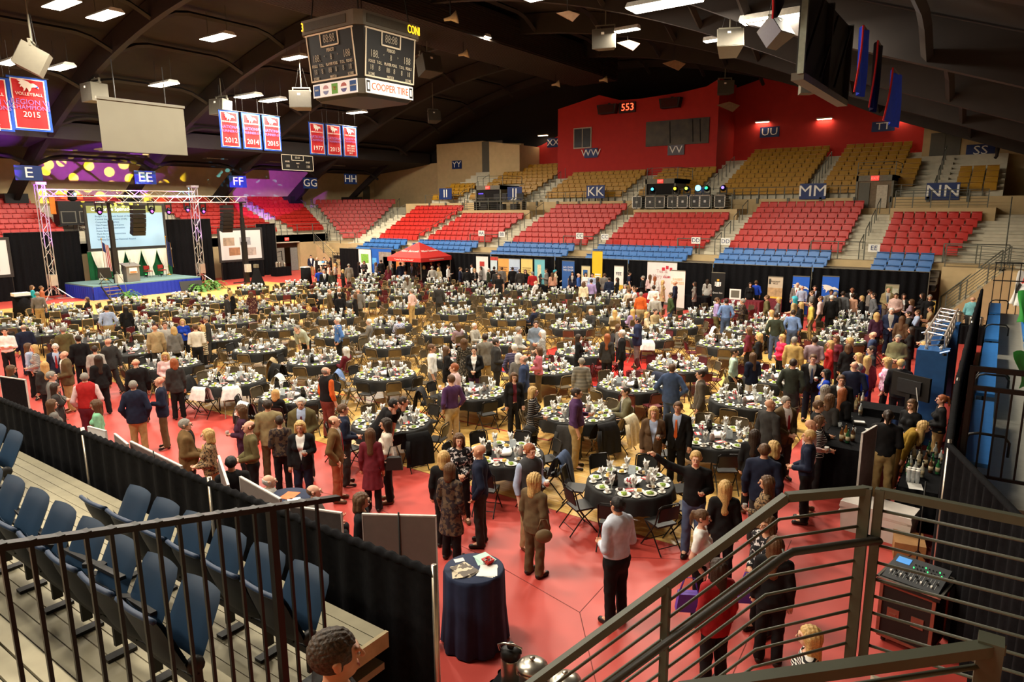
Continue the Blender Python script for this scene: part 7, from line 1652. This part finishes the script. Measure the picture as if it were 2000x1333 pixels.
for nm in 'LR': s_ = link('shoe', shoe_me(D, nm), mn); slot(s_, 0, SHOEM)
# display boards behind the curtain
BRD = mat('grey_board_back', (128, 116, 108), .8, var=.04); BRE = mat('board_white_edge', (206, 200, 192), .6)
def board(a, b_, zt_, label, panels=1, zb=.05, m_=None):
    A, B_ = at(*a, zt_), at(*b_, zt_); d = (B_-A); d.z = 0; L = d.length; g = thing('display_board', label, 'board', (A.x, A.y, 0), math.atan2(d.y, d.x))
    for k in range(panels): part('panel', MB().box(L*k/panels+.005, -.015, zb, L*(k+1)/panels-.005, .015, zt_), m_ or BRD, g)
    part('edge_trim', MB().box(0, -.018, zt_-.015, L, .018, zt_+.004).box(0, -.018, zb, .012, .018, zt_).box(L-.012, -.018, zb, L, .018, zt_), BRE, g)
    for k in range(1, panels): part('hinge_pole', MB().tube([(L*k/panels, -.02, zb), (L*k/panels, -.02, zt_+.04)], .012, 6), BLACKM, g)
    for x in (.12, L-.12): part('foot', MB().box(x-.03, -.22, 0, x+.03, .22, .05), BLACKM, g)
    return g
board((707, 1004), (852, 1008), 1.8, 'large grey two panel display board beside the cocktail table', 2)
board((566, 988), (668, 1002), 1.75, 'dark grey display board left of the large two panel board', 1, m_=mat('dark_board', (78, 72, 68), .8)); board((469, 931), (548, 975), 1.8, 'grey slanted display board in front of the bald seated man', 1); board((427, 890), (446, 948), 1.75, 'pale narrow display board seen nearly edge on', 1); board((255, 862), (355, 911), 1.75, 'long brown grey display board by the man in brown', 2, m_=mat('brown_grey_board', (112, 92, 86), .8)); board((224, 847), (250, 868), 1.75, 'small pale display board left of the brown grey board', 1); board((0, 735), (50, 742), 1.85, 'dark panel board at the left edge', 1, m_=DRAPE)
sg = board((172, 833), (207, 842), 1.78, 'small white easel sign with black scroll by the woman in mint', 1, 1.25, m_=WHITE)
part('scroll', MB().tube([(.05+.06*i+.03*math.sin(i), -.02, 1.6+.05*math.sin(i*1.9)) for i in range(8)], .012, 5), BLACKM, sg); part('easel_leg', MB().tube([(.1, 0, 0), (.2, 0, 1.3)], .02, 5).tube([(.5, 0, 0), (.35, 0, 1.3)], .02, 5), BLACKM, sg)
# cocktail tables
NAVC = mat('navy_table_linen', (36, 46, 72), .8, var=.1, scale=10)
def cocktail(P, label):
    g = thing('cocktail_table', label, 'table', P); q = MB(); N = 72; prof = [(0, 1.06), (.37, 1.06), (.385, 1.05), (.39, 1.0), (.395, .5), (.43, .02)]; v = []
    for k, (r, z) in enumerate(prof):
        for j in range(N): a = 2*math.pi*j/N; w_ = 0 if k < 3 else (k-2)/3*(.025*math.sin(9*a)+.014*math.sin(17*a+1)); v.append(((r+w_)*math.cos(a), (r+w_)*math.sin(a), z))
    q.add(v, [(i*N+j, i*N+(j+1) % N, (i+1)*N+(j+1) % N, (i+1)*N+j) for i in range(len(prof)-1) for j in range(N)], 0, True); part('cloth', q, NAVC, g); part('column', MB().lathe([(.25, 0), (.04, .04), (.04, 1.02), (.36, 1.04)], 16), BLACKM, g); return g
CT = Vector((-5.1, 6.25, 0)); cocktail(CT, 'tall round cocktail table under a navy cloth'); cocktail(Vector((-8.95, 6.25, 0)), 'navy clothed cocktail table by the seated bald men')
def sheet(x, y, z, rz, w_, h, m_, label, n=3):
    g = thing('paper_stack', label, 'paper', (x, y, z), rz)
    for k in range(n): part('sheet', MB().cbox((.008*k, .006*k, .001+.003*k), w_, h, .002, .12*k), m_, g)
PAP = mat('white_paper', (230, 228, 220), .7, var=.03); MNT = mat('mint_paper', (180, 214, 200), .7, var=.03)
sheet(CT.x-.02, CT.y+.22, 1.062, .9, .2, .26, MNT, 'mint green flyers on the cocktail table', 4); sheet(CT.x+.2, CT.y+.02, 1.062, .4, .22, .28, PAP, 'white printed sheets on the right of the cocktail table', 3); sheet(CT.x-.27, CT.y+.03, 1.062, 1.0, .13, .09, PAP, 'small white card on the left of the cocktail table', 1)
MAG = stripe_mat('magazine_cover', (206, 190, 160), (90, 78, 64), 'X', 9, .5, 'NOISE', .5); sheet(CT.x-.06, CT.y-.18, 1.062, .75, .24, .3, MAG, 'fanned magazines at the front of the cocktail table', 6)
g = thing('candy_bowl', 'square red bowl of candies on the cocktail table', 'bowl', (CT.x+.1, CT.y+.17, 1.062), .5); part('bowl', MB().lathe([(.05, 0), (.085, .05), (.09, .07), (.08, .068), (.045, .01), (0, .008)], 4, sx=1), mat('red_plastic', (196, 36, 34), .3), g)
for i in range(14): part('candy', MB().ball((R.uniform(-.045, .045), R.uniform(-.045, .045), .055+R.uniform(0, .012)), (.016, .011, .009), 6, 4), mat('candy_wrap%d' % (i % 3), ((70, 56, 48), (190, 180, 170), (120, 40, 40))[i % 3], .4), g)
sheet(-8.95, 6.3, 1.062, .3, .22, .28, mat('orange_paper', (226, 120, 70), .7), 'orange flyer on the far navy cocktail table', 2); sheet(-8.7, 6.2, 1.062, .9, .2, .26, PAP, 'white flyer on the far navy cocktail table', 2)
# stools for the two men seated by the boards
for p in FOLK:
    if p['pose'] == 't' and not any(s[4] == 'seat' and math.hypot(s[0]-p['x'], s[1]-p['y']) < .05 for s in SLOTS):
        P_, mm = CS['black']; t = thing('folding_chair', 'black folding chair under the %s' % p['lab'], 'chair', (p['x'], p['y'], 0), p['rz'])
        for nm, me in P_: link(nm, me, t)
# coffee service at the bottom edge
skirted_table((-3.1, 5.05, 0), 1.5, .7, D2(8), 'black draped coffee table at the bottom edge', DRAPE, .76)
ap = thing('air_pot', 'steel and black air pot at the bottom edge', 'pot', (-3.66, 5.05, .76), D2(200)); part('body', MB().lathe([(.095, 0), (.1, .02), (.1, .3), (.095, .32)], 24), STEEL, ap); part('shoulder', MB().lathe([(.1, .32), (.105, .34), (.1, .40), (.06, .43), (0, .435)], 24), BLACKM, ap); part('base_ring', MB().lathe([(.105, 0), (.105, .04)], 24), BLACKM, ap); part('pump', MB().lathe([(.035, .43), (.04, .46), (.03, .48), (0, .485)], 14), BLACKM, ap); part('carry_handle', MB().tube([(-.11, 0, .38), (-.12, .03, .46), (-.05, .05, .5), (.05, .05, .5), (.12, .03, .46), (.11, 0, .38)], .012, 6), STEEL, ap); part('spout', MB().tube([(0, -.1, .36), (0, -.15, .34), (0, -.15, .3)], .014, 6), BLACKM, ap); part('label', MB().box(-.035, -.104, .1, .035, -.099, .18), WHITE, ap)
for i, (x, y) in enumerate(((-3.36, 5.0), (-2.98, 5.0))):
    g = thing('coffee_urn', 'round steel urn with domed lid, %s of two at the bottom edge' % ('left', 'right')[i], 'urn', (x, y, .76)); part('body', MB().lathe([(.12, 0), (.13, .02), (.135, .3), (.15, .36)], 24), STEEL, g); part('lid', MB().lathe([(.16, .36), (.155, .385), (.1, .425), (.03, .44), (0, .442)], 28), STEEL, g); part('knob', MB().lathe([(.012, .44), (.03, .46), (.028, .475), (0, .48)], 12), STEEL, g)
    for s in (-1, 1): part('handle', MB().tube([(s*.14, 0, .28), (s*.19, 0, .29), (s*.19, 0, .2), (s*.14, 0, .19)], .01, 6), STEEL, g)
# stair rails in the right foreground (painted grey green)
SRM = mat('grey_green_rail_paint', (80, 82, 68), .42, var=.06); P0 = Vector((-.51, 4.35, 3.92)); dd = Vector((-.7071, -.7071, 0)); A0 = P0+dd*.52; sl = .68
def line_at(s, drop): 
    b_ = A0+dd*s; return Vector((b_.x, b_.y, 3.92-max(0, s)*sl-drop))
sr = thing('stair_rail', 'grey green stair rail descending across the right foreground', 'railing', P0); N0 = P0
part('top_rail', MB().beam(P0-N0, line_at(0, 0)-N0, .045, .05).beam(line_at(0, 0)-N0, line_at(2.6, 0)-N0, .045, .05), SRM, sr)
for k in range(9):
    dr_ = .075+.112*(k+.35); part('cross_bar', MB().tube([P0-N0-Vector((0, 0, dr_)), line_at(.02+dr_*.12, 0)-N0-Vector((0, 0, dr_-.02*0)), line_at(2.6, dr_)-N0], .0095, 6), SRM, sr)
part('end_post', MB().box(-.03, -.03, -1.15, .03, .03, .02), SRM, sr)
for s in (.72, 1.62, 2.5): q_ = line_at(s, 0)-N0; part('post', MB().box(q_.x-.022, q_.y-.022, q_.z-1.1, q_.x+.022, q_.y+.022, q_.z), SRM, sr)
off = Vector((.055, -.055, 0)); hr = thing('hand_rail', 'round dark handrail fixed to the stair rail', 'handrail', P0+off); H0 = P0+off
part('pipe', MB().tube([P0+Vector((.0, .0, -.3))-H0, P0+off*1.2+Vector((.03, .03, -.285))-H0, P0+off+dd*.05+Vector((0, 0, -.29))-H0, line_at(-.02, .31)+off-H0, line_at(.04, .31)+off-H0, line_at(2.6, .30)+off-H0], .024, 10), mat('dark_handrail', (48, 46, 40), .4, var=.08), hr)
for s in (.0, .74, 1.64): q_ = line_at(s, .33)-H0; part('bracket', MB().tube([q_, q_+off*.6+Vector((0, 0, -.05)), q_+off+Vector((0, 0, -.01))], .007, 6), SRM, hr)
lr = thing('landing_rail', 'grey green landing guard rail running off to the right', 'railing', P0+Vector((.07, .02, 0))); E1 = Vector((2.4, .05, 0))
part('top_rail', MB().beam((0, 0, 0), E1, .045, .05), SRM, lr)
for k in range(9): z = -.075-.112*(k+.35); part('cross_bar', MB().tube([(0, 0, z), E1+Vector((0, 0, z))], .0095, 6), SRM, lr)
for t in (0, .62): q_ = E1*t; part('post', MB().box(q_.x-.025, q_.y-.025, -1.15, q_.x+.025, q_.y+.025, .02), SRM, lr)
nr = thing('near_stair_rail', 'closest grey green rail with a square post at the bottom right', 'railing', atd(1935, 1262, 1.75)); n0 = atd(1935, 1262, 1.75); e0 = atd(1330, 1352, 1.62)-n0
part('top_rail', MB().beam((.02, .01, 0), e0, .035, .03), SRM, nr); part('post', MB().box(-.028, -.028, -.9, .028, .028, .02), SRM, nr)
for k in range(5): z = -.055-.075*k; part('cross_bar', MB().tube([(0, 0, z), e0+Vector((0, 0, z))], .008, 6), SRM, nr)
# stair flight and landing that the rails guard
sf = struct('floor_stair', MB().prism([(-.38, 4.28), (2.0, 4.28), (2.0, 2.6), (.9, 2.6)], 2.6, 2.78, 'XY'), CONC); iv = Vector((.7071, -.7071, 0))
for k in range(10):
    a_ = A0+dd*(.27*k+.05)+iv*.08; b_ = a_+dd*.29; c_ = b_+iv*1.25; e_ = a_+iv*1.25; zz = 2.78-.185*(k+1)
    part('step', MB().prism([(q.x, q.y) for q in (a_, b_, c_, e_)], zz-.2, zz, 'XY'), CONC, sf)
# sound desk on its case
mx = thing('mixer_case', 'wheeled black road case with copper edging under the mixer', 'case', (-.45, 9.5, 0), D2(-12)); part('shell', MB().box(-.3, -.28, .1, .3, .28, .82), BLACKM, mx)
q = MB()
for x in (-.3, .3):
    for y in (-.28, .28): q.box(x-.02, y-.02, .1, x+.02, y+.02, .82)
for z in (.1, .82): q.box(-.31, -.29, z-.02, .31, -.25, z+.02).box(-.31, .25, z-.02, .31, .29, z+.02).box(-.31, -.29, z-.02, -.27, .29, z+.02).box(.27, -.29, z-.02, .31, .29, z+.02)
part('edging', q, mat('copper_edging', (150, 92, 76), .4, metal=.5), mx)
for x in (-.14, .14): part('side_handle', MB().box(x-.07, -.295, .38, x+.07, -.28, .52).box(x-.04, -.31, .44, x+.04, -.295, .46), mat('copper_edging', (150, 92, 76), .4), mx)
for x in (-.24, .24):
    for y in (-.22, .22): part('caster', MB().tube([(x-.02, y, .05), (x+.02, y, .05)], .05, 10), BLACKM, mx)
ms = thing('mixing_desk', 'black digital mixing desk with lit screen and faders', 'mixer', (-.45, 9.5, .84), D2(-12)); part('case_tray', MB().box(-.36, -.32, 0, .36, .32, .06), BLACKM, ms); part('tray_edge', MB().box(-.37, -.33, .05, .37, -.3, .07).box(-.37, .3, .05, .37, .33, .07).box(-.37, -.33, .05, -.34, .33, .07).box(.34, -.33, .05, .37, .33, .07), STEEL, ms)
SLP = Matrix.Translation((0, 0, .09)) @ Matrix.Rotation(D2(12), 4, 'X'); part('panel', MB().box(-.32, -.27, 0, .32, .27, .04).xf(SLP), mat('mixer_panel', (58, 60, 62), .5), ms); part('screen', MB().box(-.28, .1, .04, -.12, .22, .046).xf(SLP), mat('mixer_screen', (70, 130, 190), .4, emit=.8), ms)
for i in range(14): x = -.26+.04*i; part('fader', MB().box(x-.003, -.2, .04, x+.003, -.02, .043).xf(SLP), mat('fader_slot', (150, 150, 146), .5), ms); part('fader_cap', MB().box(x-.01, -.14+.05*math.sin(i*2), .04, x+.01, -.11+.05*math.sin(i*2), .06).xf(SLP), BLACKM if i % 3 else WHITE, ms)
for i in range(18): part('knob', MB().lathe([(.009, .04), (.008, .055), (0, .056)], 8, (-.06+.04*(i % 9), .08+.07*(i//9), 0)).xf(SLP), BLACKM if i % 4 else mat('green_led', (60, 230, 120), .5, emit=1.5), ms)
g = thing('microphone_stand', 'thin black tripod stand with trailing cables by the cooler', 'stand', (-.55, 11.2, 0)); part('pole', MB().tube([(0, 0, .2), (0, 0, 1.6)], .012, 6), BLACKM, g)
for k in range(3): a = D2(30+120*k); part('leg', MB().tube([(0, 0, .5), (.4*math.cos(a), .4*math.sin(a), 0)], .01, 5), BLACKM, g)
# cooler and box
g = thing('cooler', 'white drinks cooler with open lid beside the bar', 'cooler', (-1.25, 12.6, 0), D2(-8)); WPL = mat('white_plastic', (224, 214, 204), .4, var=.03); part('body', MB().prism([(-.52, 0), (.52, 0), (.56, .42), (-.56, .42)], -.26, .26, 'XZ'), WPL, g); part('lid', MB().prism([(-.57, .43), (.57, .43), (.55, .53), (-.55, .53)], -.28, .28, 'XZ'), WPL, g); part('handle', MB().tube([(-.56, -.08, .3), (-.62, -.08, .26), (-.62, .08, .26), (-.56, .08, .3)], .015, 6), WPL, g); part('rim', MB().box(-.56, -.27, .4, .56, -.22, .44).box(-.56, -.27, .4, -.5, .27, .44).box(.5, -.27, .4, .56, .27, .44), WPL, g)
g = thing('cardboard_box', 'brown cardboard box beside the white cooler', 'box', (-.72, 12.0, 0), D2(10)); part('carton', MB().box(-.22, -.18, 0, .22, .18, .28), mat('cardboard', (160, 116, 70), .8), g); part('flap', MB().box(-.22, .18, .26, .22, .34, .28), mat('cardboard', (160, 116, 70), .8), g)
# bar
skirted_table((-2.15, 15.2, 0), .8, 2.7, D2(0), 'long black draped bar table', DRAPE, 1.0); g = thing('bar_riser', 'black raised shelf on the far end of the bar', 'shelf', (-1.9, 16.7, 1.0)); part('top', MB().box(-.35, -.3, .14, .5, .3, .17), DRAPE, g); part('skirt', MB().box(-.33, -.28, 0, .48, .28, .14), DRAPE, g)
board((1684, 847), (1712, 831), 1.62, 'grey narrow panel standing at the end of the bar', 1, m_=mat('mauve_board', (140, 116, 112), .8))
def bottle(P, col, label, s=1.0, cap=(30, 28, 26)):
    g = thing('bottle', label, 'bottle', P); g.scale = (s, s, s); m_ = mat('bottle_%d_%d_%d' % col, col, .12, var=0, alpha=.85, spec=.7)
    part('glass', MB().lathe([(.034, 0), (.038, .01), (.038, .17), (.014, .22), (.013, .28)], 12), m_, g); part('cap', MB().lathe([(.016, .28), (.016, .31), (0, .312)], 10), mat('cap_%d' % cap[0], cap, .4), g); part('label', MB().lathe([(.0386, .05), (.0386, .13)], 12), mat('bottle_label', (206, 188, 150), .7, var=.2, scale=30), g)
BT = [(1643, 862, (120, 70, 24), 'amber'), (1651, 858, (150, 90, 30), 'pale amber'), (1655, 866, (30, 90, 50), 'green'), (1665, 862, (80, 44, 18), 'brown'), (1671, 800, (200, 180, 130), 'clear gold'), (1676, 795, (170, 120, 60), 'honey'), (1680, 812, (210, 214, 214), 'clear'), (1684, 790, (206, 206, 196), 'frosted clear')]
for i, (x, y, c, n_) in enumerate(BT): bottle(at(x, y, 1.0), c, '%s liquor bottle on the bar, %s' % (n_, 'near end' if y > 840 else 'far end'), 1.05, (170, 40, 34) if i == 4 else (30, 28, 26))
g = thing('napkin_tray', 'black caddy with white napkins on the bar', 'caddy', at(1678, 830, 1.0), .3); part('tray', MB().box(-.12, -.08, 0, .12, .08, .06), BLACKM, g); part('napkins', MB().box(-.1, -.06, .06, .1, .06, .075), NAPK, g)
sheet(-1.75, 15.3, 1.002, .5, .24, .34, PAP, 'white papers on the bar top', 2)
for i, (x, y) in enumerate(((1660, 822), (1668, 845), (1640, 835))):
    g = thing('glass_tumbler', 'clear tumbler on the bar, %s' % ('middle', 'right', 'left')[i], 'glass', at(x, y, 1.0)); part('glass', MB().lathe([(.03, 0), (.04, .1), (.038, .1)], 12), GLASS, g); part('ice', MB().box(-.018, -.018, .02, .018, .018, .06), mat('ice', (226, 230, 230), .2, alpha=.7), g)
skirted_table((-.75, 14.2, 0), .6, 2.3, D2(0), 'black draped drinks table against the right curtain', DRAPE, .76)
for i in range(14):
    x, y = -.75+.11*((i % 5)-2), 13.75+.32*(i//3); c, n_ = (((40, 110, 60), 'green'), ((206, 210, 206), 'clear'), ((214, 206, 180), 'pale'), ((90, 50, 26), 'brown'))[i % 4]; bottle((x, y, .76), c, '%s drink bottle on the table by the right curtain, %s from near' % (n_, ORD[i//4+1]), 1.0)
for i in range(6):
    g = thing('cup_stack', 'stack of clear plastic cups on the drinks table, %s' % ORD[i+1], 'cups', (-.95+.07*(i % 3)+.02, 13.35+.11*(i//3), .76)); part('stack', MB().lathe([(.03, 0), (.034, .08), (.036, .1), (.034, .1), (.036, .2), (.038, .24)], 10), GLASS, g); part('rim', MB().lathe([(.038, .238), (.041, .242), (.038, .246)], 10), CHINA, g)
sheet(-.8, 13.2, .762, .2, .22, .3, PAP, 'white paper and pen on the drinks table', 1)
# television on a stand seen from behind
tv = thing('television', 'black television on a stand seen from behind', 'television', (-1.35, 17.35, 0), D2(-30)); part('panel', MB().box(-.45, -.03, 1.3, .45, .03, 1.84), BLACKM, tv); part('back_box', MB().box(-.28, -.08, 1.42, .28, -.03, 1.72), mat('tv_back', (40, 40, 42), .5), tv); part('pole', MB().box(-.05, -.08, .1, .05, .02, 1.4), BLACKM, tv); part('base', MB().box(-.4, -.3, 0, .4, .3, .06), BLACKM, tv); part('cable', MB().tube([(.2, -.1, 1.6), (.3, -.12, 1.2), (.25, -.1, .8), (.05, -.08, .5)], .01, 5), WHITE, tv)
# blue clad truss towers
BLC = mat('blue_spandex', (42, 92, 150), .6, var=.1, scale=6); bt = thing('booth_truss', 'silver truss booth frame wrapped in blue fabric at right', 'truss booth', (-1.05, 18.4, 0))
for y, h in ((0, 2.35), (4.4, 2.35)):
    part('tower', truss((0, y, 0), (0, y, h), .3, .35, (1, 0, 0)), ALU, bt); part('blue_wrap', MB().prism([(-.32, y-.3), (.3, y-.3), (.32, y+.32), (-.3, y+.32)], .02, h-.06, 'XY'), BLC, bt)
part('top_truss', truss((0, -.2, 2.45), (0, 4.7, 2.45), .4, .35), ALU, bt); part('blue_side', MB().box(-.02, .3, .4, .02, 4.2, 2.2), BLC, bt)
for i, (x, y) in enumerate(((1806, 650), (1838, 628), (1858, 615), (1845, 690))):
    P = at(x, y, 2.5 if i else 1.5); g = thing('led_tube', 'bright white light tube on the blue booth, %s' % ORD[i+1], 'light', P, D2(35)); part('tube', MB().tube([(-.1, 0, 0), (.1, 0, .05)], .012, 8), mat('white_tube', (200, 220, 255), .4, var=0, emit=1), g); part('clip', MB().box(-.03, -.03, -.06, .03, .03, -.01), BLACKM, g)
skirted_table((-1.55, 17.95, 0), .7, .8, 0, 'small blue draped table below the blue tower', BLC, .76)
# right hand curtain and bleacher
for i, (p0, p1) in enumerate((((-.45, 31.2), (-.45, 22.0)), ((-.45, 22.0), (-.4, 14.5)), ((-.4, 14.5), (-.3, 10.5)), ((-.3, 10.5), (.95, 6.9)))):
    L = math.dist(p0, p1); g = thing('pipe_and_drape', 'black curtain along the right bleacher, %s section from the far end' % ORD[i+1], 'drape', (*p0, 0), math.atan2(p1[1]-p0[1], p1[0]-p0[0])); part('cloth', drape((0, 0), (L-.02, 0), .02, 2.42, int(L*4), DRAPE, .045), DRAPE, g); part('top_hem', MB().grid(lambda u, v: Vector((u*L, .045*math.cos(v*6.283), 2.42+.04*math.sin(v*6.283))), int(L*20), 6), DRAPE, g); part('upright', MB().tube([(0, 0, 0), (0, 0, 2.5)], .025, 6), STEEL, g)
RB = struct('floor_bleacher_right', MB().box(-.2, 10.8, .3, 4, 31, 1.3), BLACKM); GDK = mat('grey_deck', (150, 148, 138), .7, var=.05)
part('deck', MB().box(-.15, 10.8, 1.45, .75, 31, 1.6), GDK, RB); part('deck', MB().box(.75, 10.8, 1.6, 1.6, 31, 1.9), GDK, RB); part('deck', MB().box(1.6, 10.8, 1.9, 4, 31, 2.2), GDK, RB)
BNB = mat('bench_blue', (52, 122, 196), .45, var=.05)
for i, (y0, y1) in enumerate(((11.2, 15.0), (15.6, 21.6), (22.2, 27.2), (27.8, 30.6))):
    for r_ in range(2):
        x = -.12+.85*r_; z = 1.6+.3*r_; g = thing('bench_seat', 'long blue bleacher bench at right, %s row, %s from near' % ('lower', 'upper')[r_:r_+1] if False else 'long blue bleacher bench at right, %s row, %s section from near' % (('lower', 'upper')[r_], ORD[i+1]), 'bench', (x, y0, z)); part('seat', MB().box(0, 0, .36, .3, y1-y0, .42), BNB, g); part('front_face', MB().box(-.02, 0, .12, 0, y1-y0, .4), BNB, g)
        for k in range(int((y1-y0)/1.2)+1): part('support', MB().box(.1, .1+1.15*k, 0, .16, .16+1.15*k, .36), BLACKM, g)
for i, (y, r_) in enumerate(((11.1, 0), (15.2, 0), (15.5, 0), (21.8, 0), (27.5, 0))):
    g = thing('hoop_rail', 'curved black end rail beside the blue benches, %s from near' % ORD[i+1], 'rail', (-.1, y, 1.6)); part('hoop', MB().tube([(-.05, 0, 0), (-.05, 0, .75), (0, 0, .85), (.1, 0, .88), (.4, 0, .88), (.46, 0, .8), (.46, 0, .6)], .02, 6), GRB, g)
bg_ = thing('guard_rail', 'black square bar guard rail at the near end of the right bleacher', 'railing', (-.15, 10.6, 1.6)); part('top_rail', MB().box(0, -.025, 1.85, 3, .025, 1.92), GRB, bg_); part('mid_rail', MB().box(-.02, -.025, 1.6, 3, .025, 1.66), GRB, bg_); part('bottom_rail', MB().box(0, -.02, .42, 3, .02, .46), GRB, bg_)
for i in range(20): part('baluster', MB().box(.02+.14*i, -.012, .44, .044+.14*i, .012, 1.85 if i % 3 == 0 else 1.62), GRB, bg_)
part('corner_post', MB().box(-.03, -.03, 0, .03, .03, 1.92), GRB, bg_)
for i, (x, y) in enumerate(((.2, 30.9),)):
    g = thing('guard_rail', 'black upright bar guard rail at the far end of the right bleacher', 'railing', (x-.35, y, 1.6)); part('frame', MB().box(0, -.02, 1.85, 1.6, .02, 1.9).box(0, -.02, 1.2, 1.6, .02, 1.24), GRB, g)
    for k in range(7): part('baluster', MB().box(.02+.25*k, -.015, 0, .05+.25*k, .015, 1.88), GRB, g)
# crumpled banners thrown over the upper right bench
for i, (pts, m_, lab, wd_) in enumerate(((((1992, 530), (2012, 535), (1990, 600), (1968, 595)), WHITE, 'white lettered banner hanging at the right edge', 'HCF'), (((1992, 570), (2030, 570), (2025, 640), (1985, 630)), mat('green_vinyl', (46, 130, 54), .5), 'green vinyl banner hanging at the right edge', ''), (((1985, 690), (2030, 690), (2025, 750), (1990, 760)), mat('green_vinyl', (46, 130, 54), .5), 'crumpled green banner lying lower at the right edge', ''))):
    P = [at(x, y, z) for (x, y), z in zip(pts, (2.9, 2.9, 2.3, 2.3))]; o = P[3]; f = lambda u, v: (P[3]*(1-u)+P[2]*u)*(1-v)+(P[0]*(1-u)+P[1]*u)*v-o+Vector((.05*math.sin(u*6+v*5), 0, .04*math.sin(u*9)))
    g = thing('vinyl_banner', lab, 'banner', o); part('sheet', MB().grid(f, 10, 10).grid(lambda u, v: f(1-u, v)+Vector((.0, .01, .01)), 10, 10), m_, g)
    if wd_: n_ = (P[1]-P[0]).cross(P[0]-P[3]).normalized(); part('dark_print', MB().tube([f(.5, .35)+n_*.03, f(.5, .6)+n_*.03], .05, 4), BLACKM, g); part('red_print', MB().tube([f(.6, .65)+n_*.03, f(.6, .85)+n_*.03], .05, 4), REDP, g)
# things held or worn: bags, drinks
def bag(px_, py_, z, col, label, s=1.0, rz=0):
    P = at(px_, py_, z); g = thing('handbag', label, 'bag', P, rz); m_ = mat('bag_%d' % sum(col), col, .6, var=.1); part('pouch', MB().ball((0, 0, -.02*s), (.17*s, .085*s, .14*s), 14, 10) if col[0] in (110, 206, 34) else MB().prism([(-.16*s, -.12*s), (.16*s, -.12*s), (.13*s, .12*s), (-.13*s, .12*s)], -.06*s, .06*s, 'XZ'), m_, g); part('strap', MB().tube([(-.12*s, 0, .11*s), (-.06*s, 0, .32*s), (.06*s, 0, .32*s), (.12*s, 0, .11*s)], .012*s, 6), m_, g); return g
bag(1062, 1046, .95, (110, 88, 58), 'brown shoulder bag of the woman in the brown suit', .75, D2(40)); bag(770, 905, .95, (30, 28, 26), 'black clutch bag of the woman in the white sweater', 1.0, D2(40)); bag(1345, 1175, .75, (96, 60, 160), 'purple paper bag beside the woman in red', 1.0, D2(30)); bag(1462, 1160, .8, (96, 60, 160), 'purple paper bag beside the woman in black', .9, D2(30)); bag(1745, 705, .95, (216, 200, 170), 'cream tote bag of the woman in black at right', 1.2, D2(30)); bag(1035, 840, .8, (34, 32, 30), 'small black bag of the woman in windowpane jacket', .9, D2(20)); bag(405, 905, .9, (206, 180, 100), 'gold coloured bag of the woman in leopard print', 1.1, D2(20))
nd = 0
for p in sorted(FOLK, key=lambda p: p['d']):
    if p['pose'] == 'h' and p['d'] < 24:
        Dk = body('h', p['sex'] == 'w', p['sex'] == 'M', p['d'] < 15.5); h = Vector(Dk['J']['haL']); M = Matrix.Translation(p['obj'].location) @ Matrix.Rotation(p['rz'], 4, 'Z') @ Matrix.Diagonal((*p['obj'].scale, 1)); P = M @ (h+Vector((0, -.02, -.03)))
        g = thing('drink_cup', 'drink held by the '+p['obj']['label'].split(',')[0], 'cup', P); part('cup', MB().lathe([(.028, 0), (.036, .11), (.034, .11)], 10), CHINA if nd % 2 else GLASS, g); part('drink', MB().lathe([(0, .01), (.03, .012), (.032, .08), (0, .081)], 10), TEA, g); nd += 1
# ================================================================== lettering to meshes
dgp = bpy.context.evaluated_depsgraph_get(); cache = {}
for o in TEXTS:
    c = o.data; me = bpy.data.meshes.new_from_object(o.evaluated_get(dgp))
    n = bpy.data.objects.new('tmp', me); COL.objects.link(n); n.parent = o.parent; n.matrix_basis = o.matrix_basis.copy()
    nm = o.name.split('.')[0]; bpy.data.objects.remove(o); n.name = nm; bpy.data.curves.remove(c)
